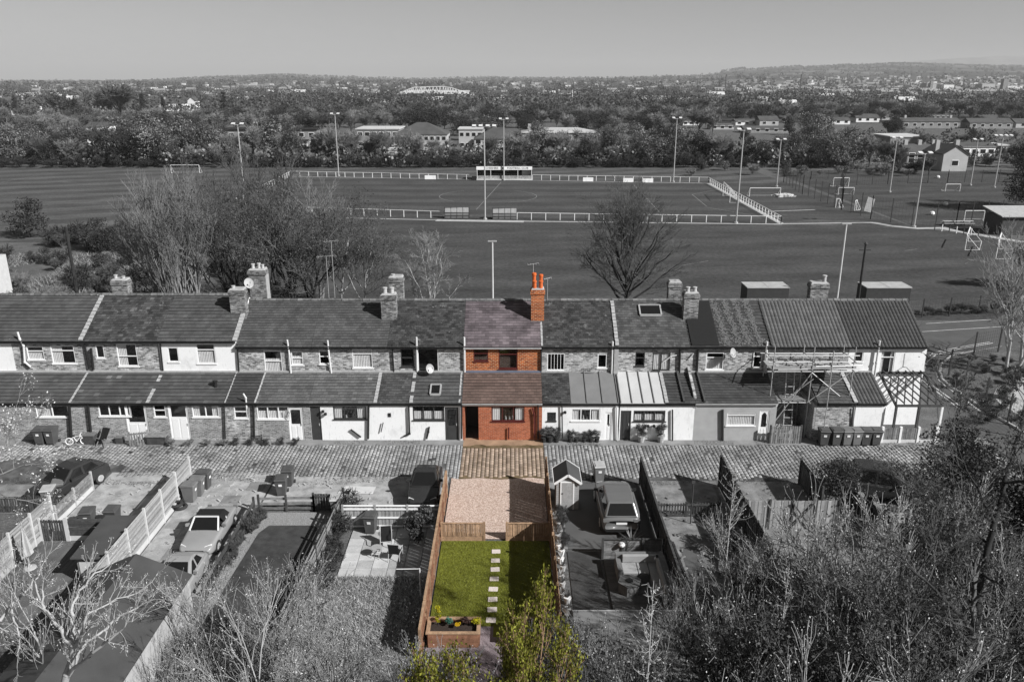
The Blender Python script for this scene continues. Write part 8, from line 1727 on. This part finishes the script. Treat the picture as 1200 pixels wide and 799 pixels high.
# ------------------------------------------------------------------ buildings
MAT['far_white'] = M_plain('far_white_wall', 0.75, 0.8, 0.1, .3, 0); MAT['far_brick'] = M_plain('far_grey_brick', 0.24, 0.9, 0.2, .4, 0); MAT['far_roof'] = M_plain('far_dark_roof', 0.075, 0.9, 0.25, .4, 0); MAT['far_roof_light'] = M_plain('far_pale_roof', 0.5, 0.8, 0.15, .3, 0); MAT['far_window'] = M_plain('far_window', 0.02, .15, .1, 1, 0)
MAT['far_mid'] = M_plain('far_mid_wall', 0.40, 0.9, 0.15, .4, 0)
def far_house(name, label, x, y, wd, dp, he, hr, wall='far_brick', roof='far_roof', ridge='x', nwin=4, storeys=2, chim=1, hip=False, group=None, win='far_white', cat='house', rz=0.0, door=True, z0=0.0):
    R = thing(name, label, cat, (0, 0, 0), 0, group); w2, d2 = wd/2, dp/2; m = MB(); zb = z0
    if ridge == 'x' or hr <= he+.05:
        m.box(-w2, -d2, -.2, w2, d2, he)
        if hr > he+.05 and not hip:
            for s in (-1, 1): m.poly([(s*w2, -d2, he), (s*w2, d2, he), (s*w2, 0, hr-.1)][::s])
    else: m.prism([(-w2, -d2, -.2), (w2, -d2, -.2), (w2, -d2, he), (0, -d2, hr-.1), (-w2, -d2, he)], (0, dp, 0))
    m.build('wall', MAT[wall], R); m = MB(); o = .3
    if hr <= he+.05: m.box(-w2-o, -d2-o, he+.01, w2+o, d2+o, he+.35)
    elif hip:
        h = max(.1, w2-d2); m.v = [(-w2-o, -d2-o, he), (w2+o, -d2-o, he), (w2+o, d2+o, he), (-w2-o, d2+o, he), (-h, 0, hr), (h, 0, hr)]; m.t = [1.]*6; m.f = [(0, 1, 5, 4), (1, 2, 5), (2, 3, 4, 5), (3, 0, 4), (3, 2, 1, 0)]
    elif ridge == 'x': m.prism([(-w2-o, -d2-o, he-.1), (-w2-o, 0, hr), (-w2-o, d2+o, he-.1)], (wd+2*o, 0, 0))
    else:
        for s in (-1, 1): m.prism([(0, -d2-o, hr), (s*(w2+o), -d2-o, he-.1), (s*(w2+o), -d2-o, he+.08), (0, -d2-o, hr+.18)], (0, dp+2*o, 0))
    rf = m.build('roof', MAT[roof], R)
    for i in range(chim): m = MB(); cx_ = -w2*.8+i*(wd*.8/max(1, chim-1) if chim > 1 else 0); m.box(cx_-.45, -.45, he, cx_+.45, .45, hr+1.0); m.build('chimney', MAT['far_mid'], rf)
    if nwin:
        for s in range(storeys):
            z = (he/storeys)*(s+.35)
            for i in range(nwin):
                x_ = -w2+wd*(i+.5)/nwin; ww = min(.75, wd/nwin*.32); m = MB(); m.box(x_-ww-.12, -d2-.05, z-.1, x_+ww+.12, -d2-.005, z+1.25); f = m.build('window', MAT[win], R); m = MB(); m.box(x_-ww, -d2-.07, z, x_+ww, -d2-.052, z+1.12); m.build('pane', MAT['far_window'], f)
    R.location = (x, y, z0); R.rotation_euler = (0, 0, rz); return R
def fh(name, label, pxa, pxb, pyb, pye, pyr, Y=None, **k):
    Y = Y or G(600, pyb).y; he = topz(pye, Y); hr = topz(pyr, Y+3 if pyr != pye else Y); x = at((pxa+pxb)/2, Y); wd = (pxb-pxa)/950*(Y*CP+CAM_H*SP); return far_house(name, label, x, Y+k.get('dp', 8)/2, wd, k.pop('dp', 8), max(he, 1.5), max(hr, he if pyr == pye else he+1), **k)
fh('gabled_house', 'pale brick gabled end house with dark roof at the right beyond the training pitch', 1103, 1132, 201, 181, 170, wall='far_mid', ridge='y', nwin=1, storeys=1, chim=2, dp=10)
fh('terraced_row', 'dark roofed terrace with three pale chimneys left of the gabled end house', 1062, 1103, 193, 181, 169, Y=214, wall='far_brick', chim=3, nwin=4, dp=8)
fh('flat_roofed_building', 'low building with pale overhanging flat roof above the dark terrace', 1042, 1084, 168, 161, 161, Y=262, wall='far_brick', roof='far_roof_light', nwin=0, chim=0, dp=14)
fh('white_house', 'white walled house with row of windows right of the gabled house', 1127, 1165, 186, 172, 168, Y=235, wall='far_white', nwin=4, storeys=1, chim=0)
fh('garage_block', 'low white block and garages near the right edge', 1128, 1180, 178, 171, 171, Y=255, wall='far_mid', roof='far_roof_light', nwin=3, storeys=1, chim=0)
for i, (a, b, yb, ye, yr, wl, lb, nw) in enumerate(((1057, 1124, 150.5, 142.5, 138, 'far_brick', 'long dark terrace with square windows and white gable at its right end', 7), (1136, 1186, 151, 144, 138.5, 'far_brick', 'dark terrace with large windows near the right edge', 5), (1190, 1240, 150, 144, 139, 'far_mid', 'terrace cut by the right frame edge', 3),
    (1003, 1030, 143.5, 138, 133.5, 'far_white', 'white walled pair of houses with hipped roofs', 3), (968, 996, 146, 141, 137.5, 'far_white', 'white houses left of the hipped pair', 3), (1090, 1114, 140, 136.5, 134, 'far_white', 'white fronted houses behind the long dark terrace', 4), (1030, 1090, 141, 137, 134, 'far_mid', 'grey roofed row behind the long dark terrace', 5), (1150, 1215, 143, 139, 135, 'far_mid', 'light roofed row at right behind the dark terrace', 5),
    (862, 888, 147, 142.5, 139.5, 'far_white', 'white walled row above the belt, left one', 3), (890, 912, 148, 141, 136, 'far_mid', 'grey gabled house in the far estate', 2), (833, 860, 152, 149, 146, 'far_mid', 'pale low row above the belt beside the floodlight', 3), (872, 925, 156, 151, 148.5, 'far_brick', 'dark long roof above the belt right of the floodlight', 5), (800, 820, 147, 143.5, 141, 'far_white', 'white fronted row left of the tall floodlight', 3), (905, 922, 143, 139, 136, 'far_white', 'white gabled houses beside the dark tree', 2), (965, 1000, 136, 133.5, 132, 'far_roof', 'dark low roof behind the pale blossoming tree', 0))):
    fh('distant_house_row', lb, a, b, yb, ye, yr, wall=wl, nwin=nw, storeys=1, chim=0 if i else 2, dp=8)
fh('school_building', 'two storey building with dark hipped roof behind the belt', 462, 524, 185, 158, 144, Y=252, wall='far_mid', nwin=9, hip=True, chim=0, dp=13)
fh('flat_roofed_building', 'pale flat roofed block left of the hipped building', 419, 468, 178, 152, 152, Y=262, wall='far_brick', roof='far_roof_light', nwin=6, chim=0, dp=14); fh('open_store', 'black open fronted store building among the trees', 366, 401, 190, 161, 161, Y=222, wall='soft_black', roof='far_roof', nwin=0, chim=0, dp=8)
fh('long_low_building', 'long low building with dark flat roof line behind the pale scrub', 214, 352, 189, 168, 168, Y=236, wall='far_mid', roof='soft_black', nwin=14, chim=0, storeys=1, dp=10); fh('long_low_building', 'second long roof line behind the first low building', 232, 372, 176, 153, 153, Y=262, wall='far_brick', roof='soft_black', nwin=12, chim=0, storeys=2, dp=10)
fh('flat_roofed_building', 'white flat roofed block between the hipped roofs', 538, 566, 178, 152, 152, Y=258, wall='far_mid', roof='far_roof_light', nwin=4, chim=0, dp=10); fh('school_building', 'dark hipped roof building right of the white block', 556, 612, 182, 163, 150, Y=246, wall='far_mid', nwin=6, hip=True, chim=0, dp=11)
fh('school_building', 'long brick building with pale roof end behind the belt', 612, 700, 188, 156, 150, Y=240, wall='far_brick', roof='far_mid', nwin=12, hip=True, chim=1, dp=11); fh('low_garages', 'low white sheds at the foot of the hipped building', 440, 505, 184, 176, 176, Y=228, wall='far_white', roof='far_roof_light', nwin=5, storeys=1, chim=0, dp=5)
fh('white_house', 'white house fragment among the left belt trees', 105, 125, 172, 148, 145, Y=243, wall='far_white', nwin=3, chim=0); fh('white_house', 'white house seen through trees left of the long building', 192, 207, 178, 163, 158, Y=238, wall='far_white', nwin=2, chim=0)
fh('gabled_house', 'white gabled house far beyond the left belt', 221, 230, 124, 118.5, 114, Y=560, wall='far_white', roof='far_roof', ridge='y', nwin=1, storeys=1, chim=0); fh('gabled_house', 'white gabled house at the far left among the estates', 14, 24, 134, 130, 125, Y=520, wall='far_white', ridge='y', nwin=1, storeys=1, chim=0); fh('white_house', 'bright white house at far left above the belt', 34, 42, 132, 125, 123, Y=520, wall='far_white', nwin=2, chim=0)
# warehouses and landmark sheds
for i, (a, b, yb, ye, Y, wl, lb) in enumerate(((8, 60, 112, 109.5, 980, 'far_white', 'long white warehouse on the far left skyline'), (430, 468, 121, 116.5, 800, 'far_white', 'low white warehouse left of the stadium'), (564, 600, 119, 115.5, 860, 'far_roof_light', 'low pale warehouse right of the stadium'), (603, 640, 119, 113.5, 840, 'far_brick', 'dark shed with pale gable right of the stadium'), (742, 822, 120, 116.5, 760, 'far_roof_light', 'long pale double roofed warehouse in the middle distance'), (752, 790, 117, 113.3, 900, 'far_white', 'upper pale roof of the double warehouse'), (798, 828, 118, 115.5, 800, 'far_white', 'white shed left of the dark wood'), (818, 850, 123, 121, 700, 'far_mid', 'low grey shed below the white one'), (905, 1140, 114.5, 112, 1000, 'far_mid', 'very long pale roofed shed below the town'), (966, 1000, 112, 108, 1150, 'far_white', 'white topped works below the town'), (1105, 1117, 108, 99.5, 1400, 'far_white', 'bright white block in the town'), (1180, 1198, 105, 101, 1500, 'far_white', 'white block near the right edge of the town'), (1085, 1097, 104, 98, 1500, 'far_mid', 'stepped mill building in the town'), (1150, 1165, 104, 98.5, 1600, 'far_mid', 'long civic roof beside the church tower'))):
    fh('warehouse', lb, a, b, yb, ye, ye, Y=Y, wall=wl, roof='far_roof_light' if wl != 'far_brick' else 'far_roof', nwin=0, chim=0, dp=25, cat='warehouse')
def tower(label, px, w_, pyb, pyt, Y, mat, name='mill_chimney', cat='chimney', crown=False):
    z = topz(pyt, Y); x = at(px, Y); R = thing(name, label, cat, (x, Y, 0)); hw = w_/950*Y/2; m = MB()
    if crown: m.box(x-hw, Y-hw, 0, x+hw, Y+hw, z); m.build('tower', MAT[mat], R); m = MB(); [m.box(x+s*hw*.8-hw*.15, Y+t_*hw*.8-hw*.15, z+.05, x+s*hw*.8+hw*.15, Y+t_*hw*.8+hw*.15, z+3) for s in (-1, 1) for t_ in (-1, 1)]; m.build('pinnacles', MAT[mat], R, kind='stuff')
    else: m.tube((x, Y, 0), (x, Y, z), hw*1.2, hw*.8, 10); m.build('stack', MAT[mat], R); m = MB(); m.lathe((x, Y, z), [(hw*1.0, 0), (hw*1.0, hw), (hw*.6, hw)], 10); m.build('rim', MAT[mat], R)
tower('tall thin mill chimney on the right skyline, left of two', 849.5, 1.3, 100, 88, 1300, 'far_roof'); tower('tall thin mill chimney on the right skyline, right of two', 937, 1.3, 99, 88.3, 1300, 'far_roof'); tower('square church tower in the far town', 1175.5, 5.5, 99, 93, 1500, 'far_brick', 'church_tower', 'tower', True); tower('thin pale mast in front of the far town', 983.5, .9, 112, 105.5, 1000, 'far_mid'); tower('pale tower block stub in the town centre', 1090, 3, 100, 95.5, 1500, 'far_brick', 'tower_block', 'tower', True); tower('thin pale mast right of the stadium', 670.5, .8, 115, 106, 900, 'far_white'); tower('thin pale mast beside the double warehouse', 748.5, .8, 116, 113, 800, 'far_white')
# stadium with white truss roof
Y = 900; R = thing('stadium', 'far stadium with white steel truss roof on the skyline', 'stadium', (at(511, Y), Y, 0)); k_ = Y/950.; cx_ = at(507, Y); X = lambda px: at(px, Y); Zt = lambda py: topz(py, Y)
m = MB(); m.box(X(484), Y, 0, X(556), Y+40, Zt(109.5)); m.build('seating_block', MAT['far_brick'], R); m = MB(); m.box(X(497), Y-6, 0, X(523), Y-.1, Zt(113)); m.build('white_stand', MAT['far_white'], R)
m = MB(); m.prism([(X(537), Y-8, 0), (X(557), Y-8, 0), (X(557), Y-8, Zt(111.3)), (X(537), Y-8, Zt(110))], (0, 12, 0)); m.build('end_block', MAT['far_white'], R); m = MB(); m.box(X(524), Y-9, 0, X(536.8), Y-1, Zt(110.5)); m.build('dark_block', MAT['far_roof'], R)
arc = [(466, 111), (480, 109.3), (500, 109.4), (520, 110.5)]; top = [(466, 110.7), (478, 105.5), (486, 102.5), (505, 101.8), (520, 101.6), (530, 103), (542, 107), (550, 109.3)]
bot = [(466, 111.2), (478, 109.8), (486, 109.2), (505, 109.2), (520, 110), (530, 110), (542, 109.8), (550, 110)]
P1 = [Vector((X(a), Y-5, Zt(b))) for a, b in top]; P0 = [Vector((X(a), Y-5, Zt(b))) for a, b in bot]
def lerp_poly(P, t): s = t*(len(P)-1); i = min(int(s), len(P)-2); return P[i].lerp(P[i+1], s-i)
for nm, P in (('top_chord', P1), ('bottom_chord', P0)): m = MB(); [m.bar(a, b, .7, .55) for a, b in zip(P[:-1], P[1:])]; m.build(nm, MAT['far_white'], R)
n = 26
for i in range(n): a = lerp_poly(P1, i/n); b = lerp_poly(P0, (i+.5)/n); c = lerp_poly(P1, (i+1)/n); m = MB(); m.bar(a, b, .5, .42); m.bar(b, c, .5, .42); m.build('truss_brace', MAT['far_white'], R)
m = MB(); 
for a, b in zip(P0[:-1], P0[1:]): m.poly([a, b, b+Vector((0, 30, 3)), a+Vector((0, 30, 3))])
m.build('roof_sheet', MAT['far_mid'], R)
# repeated estate houses, simple, 350-900 m
eh = {}
cnt = 0
for i in range(80):
    z_ = RRb.random(); px = RRb.uniform(-20, 1230); py = RRb.choice((RRb.uniform(103, 114), RRb.uniform(110, 126) if (px < 250 or px > 850) else RRb.uniform(103, 113)))
    Y = G(600, py+2).y*.9; key = RRb.choice(('w', 'b', 'b', 'm', 'm', 'l'))
    if key not in eh:
        eh[key] = [far_house('distant_house', 'x', 0, 0, 9, 8, 5, 7.6, wall={'w': 'far_white', 'b': 'far_brick', 'm': 'far_mid', 'l': 'far_brick'}[key], roof={'w': 'far_roof', 'b': 'far_roof', 'm': 'far_roof', 'l': 'far_roof_light'}[key], nwin=0, chim=1), False]
    o, used = eh[key]; put(o, (at(px, Y), Y, 0), RRb.choice((0, 0, 1.57, .4, -.3)), {'w': 'white walled house in the distant estates', 'b': 'dark brick house in the distant estates', 'm': 'grey walled house in the distant estates', 'l': 'pale roofed house in the distant estates'}[key], 'distant estate houses: '+{'w': 'white', 'b': 'dark brick', 'm': 'grey', 'l': 'pale roofed'}[key], first=not used, scale=(RRb.uniform(.9, 2.2), 1, RRb.uniform(.8, 1.1))); eh[key][1] = True
# ------------------------------------------------------------------ hills (terrain rising beyond the town)
SKY = [(-400, 98), (0, 97), (40, 96), (90, 97), (150, 96.5), (205, 94.5), (240, 92.5), (275, 91.5), (300, 91), (330, 89.3), (355, 90.5), (400, 92), (450, 93), (500, 94), (545, 92.8), (575, 92.3), (610, 93), (660, 93.2), (700, 92.7), (745, 92.2), (780, 91), (805, 90.8), (835, 88.5), (852, 85), (870, 83), (876, 84.5), (890, 84), (915, 81.8), (935, 81), (945, 82), (965, 80.8), (990, 79.8), (1005, 80), (1020, 79.5), (1035, 78), (1070, 78.5), (1100, 79), (1140, 80.5), (1170, 81), (1200, 81), (1600, 84)]
def sky_y(px):
    for (a, b), (c, d) in zip(SKY[:-1], SKY[1:]):
        if a <= px <= c: return b+(d-b)*(px-a)/(c-a)
    return 97
HD = 7000.0
def terr(px, Y, rough=True):
    t = min(1.0, max(0.0, (Y-2000)/(HD-2000))); zr = CAM_H+(93.2-sky_y(px))*HD/950.0*1.02; b = math.sin(px*.013+Y*.0011)*.5+math.sin(px*.031-Y*.0023)*.3
    s = t*t*(3-2*t); z = zr*(.35*t+.65*s)
    return max(0.0, z)+(b*14*t*(1-t)*2 if rough else 0)+3*min(t*8, 1)
NX, NY = 260, 40; V = []; Q = []; r = random.Random(3)
for j in range(NY+1):
    Y = 2000+(HD-2000)*(j/NY)
    for i in range(NX+1):
        px = -400+2000*i/NX; z = terr(px, Y)+(r.uniform(-1, 1)*2 if j else -4)
        if j == 0: z = -3
        V.append(((px-600)/950*(Y*CP), Y, z))
for j in range(NY):
    for i in range(NX): a = j*(NX+1)+i; Q.append((a, a+1, a+NX+2, a+NX+1))
t = NT('hill_land', 0.95, 0.05); vo = t.n.new('ShaderNodeTexVoronoi'); vo.inputs['Scale'].default_value = 1.0; t.l.new(t.vec(0.0045, 0.0016, 0.0), vo.inputs['Vector']); fld = t.ramp(vo.outputs['Color'], [(0.2, 0.05), (0.55, 0.10), (0.85, 0.2)]); wd_ = t.ramp(t.noise(.0022, 7, vec=t.vec(1, .5, 4), rough=.7), [(.47, 1.), (.52, 0.)]); c = t.mix(wd_, fld, t.ramp(t.noise(.03, 4), [(.3, .03), (.7, .08)])); MAT['hill'] = t.col(c)
link('hills', mesh_np('hills', V, quads=Q, mats=[MAT['hill']], smooth=True), kind='structure')
# farther faint ridge on the right
V = []; Q = []
pts2 = [(960, 81), (1010, 78), (1060, 75), (1075, 73.5), (1100, 72), (1130, 70.5), (1160, 69), (1200, 68), (1300, 66), (1500, 66), (1700, 70)]
for i, (px, y) in enumerate(pts2): Yh = 16000; x = (px-600)/950*Yh*CP; V += [(x, Yh-3000, 0), (x, Yh, CAM_H+(93-y)*Yh/950), (x, Yh+2500, 0)]
for i in range(len(pts2)-1): Q += [(3*i, 3*i+3, 3*i+4, 3*i+1), (3*i+1, 3*i+4, 3*i+5, 3*i+2)]
link('far_hills', mesh_np('far_hills', V, quads=Q, mats=[MAT['hill']], smooth=True), kind='structure')
# far woodland: masses of small leaf faces out to the hills
def woodland(name, n_cl, f, mat, seed, per, size_k, zk=1.0, tint=(.75, 1.25)):
    rs = np.random.RandomState(seed); C = []; S = []; T_ = []
    for i in range(n_cl):
        px, Y, h = f(rs); x = at(px, Y) if Y < 1900 else (px-600)/950*Y*CP; zg = 0 if Y < 2000 else terr(px, Y); w_ = h*rs.uniform(.5, .9); g = rs.normal(0, 1, (per, 3)); g /= np.linalg.norm(g, axis=1, keepdims=True); g *= rs.uniform(.5, 1, (per, 1)); p = np.stack([x+g[:, 0]*w_, Y+g[:, 1]*w_, zg+h*.5+g[:, 2]*h*.5], 1); C.append(p); S.append(np.full(per, max(.35, h*size_k))); T_.append(np.full(per, rs.uniform(.7, 1.3)))
    C = np.concatenate(C); S = np.concatenate(S); T_ = np.concatenate(T_); n = len(C); u = rs.normal(0, 1, (n, 3)); u /= np.linalg.norm(u, axis=1, keepdims=True); v = rs.normal(0, 1, (n, 3)); v -= u*np.sum(u*v, 1, keepdims=True); v /= np.linalg.norm(v, axis=1, keepdims=True); s = (S*rs.uniform(.6, 1.3, n))[:, None]; V = np.stack([C-u*s, C+v*s, C+u*s, C-v*s], 1).reshape(-1, 3)
    link(name, mesh_np(name, V, quads=np.arange(n*4).reshape(-1, 4), mats=[MAT[mat]], tint=np.repeat(T_*rs.uniform(tint[0], tint[1], n), 4)), kind='stuff')
woodland('scrub_belt', 520, lambda r: (r.uniform(-60, 1000), r.uniform(207, 236), r.uniform(2.2, 5.2)), 'leaf_far_dark', 15, 60, .05, tint=(.4, 1.6))
woodland('scrub_belt', 180, lambda r: (r.uniform(150, 1050), r.uniform(206, 240), r.uniform(2, 6)), 'leaf_pale', 16, 50, .045, tint=(.3, 1.2))
woodland('scrub_belt', 160, lambda r: (r.uniform(1000, 1240), r.uniform(212, 330), r.uniform(1.5, 4)), 'leaf_far_dark', 17, 40, .06)
woodland('far_woodland', 3400, lambda r: (r.uniform(-60, 1260), 500*(4.2**(r.uniform(0, 1)**.8)), r.uniform(5, 11)), 'leaf_far_dark', 5, 44, .085)
woodland('far_woodland', 1900, lambda r: (r.uniform(-60, 1260), 480*(4.4**r.uniform(0, 1)), r.uniform(5, 10)), 'leaf_mid', 6, 40, .085)
woodland('hill_woodland', 2600, lambda r: (r.uniform(-60, 1260), r.uniform(2000, 6990), r.uniform(8, 16)), 'leaf_mid', 7, 18, .2)
woodland('hill_woodland', 700, lambda r: (r.choice((r.uniform(840, 1210), r.uniform(840, 1210), r.uniform(200, 420), r.uniform(0, 1200))), r.uniform(6850, 7000), r.uniform(10, 20)), 'leaf_dark', 8, 18, .2)
# far town: a crowd of tiny gabled houses that reads as one mass
rs = random.Random(9)
for mt, n, sd in (('far_mid', 260, 1), ('far_white', 90, 2), ('far_roof_light', 60, 3), ('far_brick', 420, 4)):
    m = MB()
    for i in range(n):
        Y = rs.uniform(1000, 3400); px = rs.uniform(-40, 1240) if rs.random() < .5 else rs.uniform(850, 1240)
        x = (px-600)/950*Y; z = 0 if Y < 2000 else terr(px, Y, False); w_, d, h = rs.uniform(5, 16), rs.uniform(5, 9), rs.uniform(3, 7); m.box(x-w_/2, Y, z-4, x+w_/2, Y+d, z+h)
        if mt == 'far_brick': m.prism([(x-w_/2-.3, Y-.3, z+h), (x-w_/2-.3, Y+d/2, z+h+2.4), (x-w_/2-.3, Y+d+.3, z+h)], (w_+.6, 0, 0))
    m.build('distant_town', MAT[mt], kind='stuff')
# ================================================================== air between here and the hills
m = MB(); m.box(-17000, -350, -6, 17000, 21000, 420); hz = m.build('haze', MAT['glass'], kind='stuff'); hz.data.materials.clear()
hm = bpy.data.materials.new('haze'); hm.use_nodes = True; hm.node_tree.nodes.clear(); ho = hm.node_tree.nodes.new('ShaderNodeOutputMaterial'); pv = hm.node_tree.nodes.new('ShaderNodeVolumePrincipled'); pv.inputs['Density'].default_value = 0.0001; pv.inputs['Color'].default_value = (.8, .8, .8, 1); pv.inputs['Anisotropy'].default_value = 0.0
hm.node_tree.links.new(pv.outputs[0], ho.inputs['Volume']); hz.data.materials.append(hm)
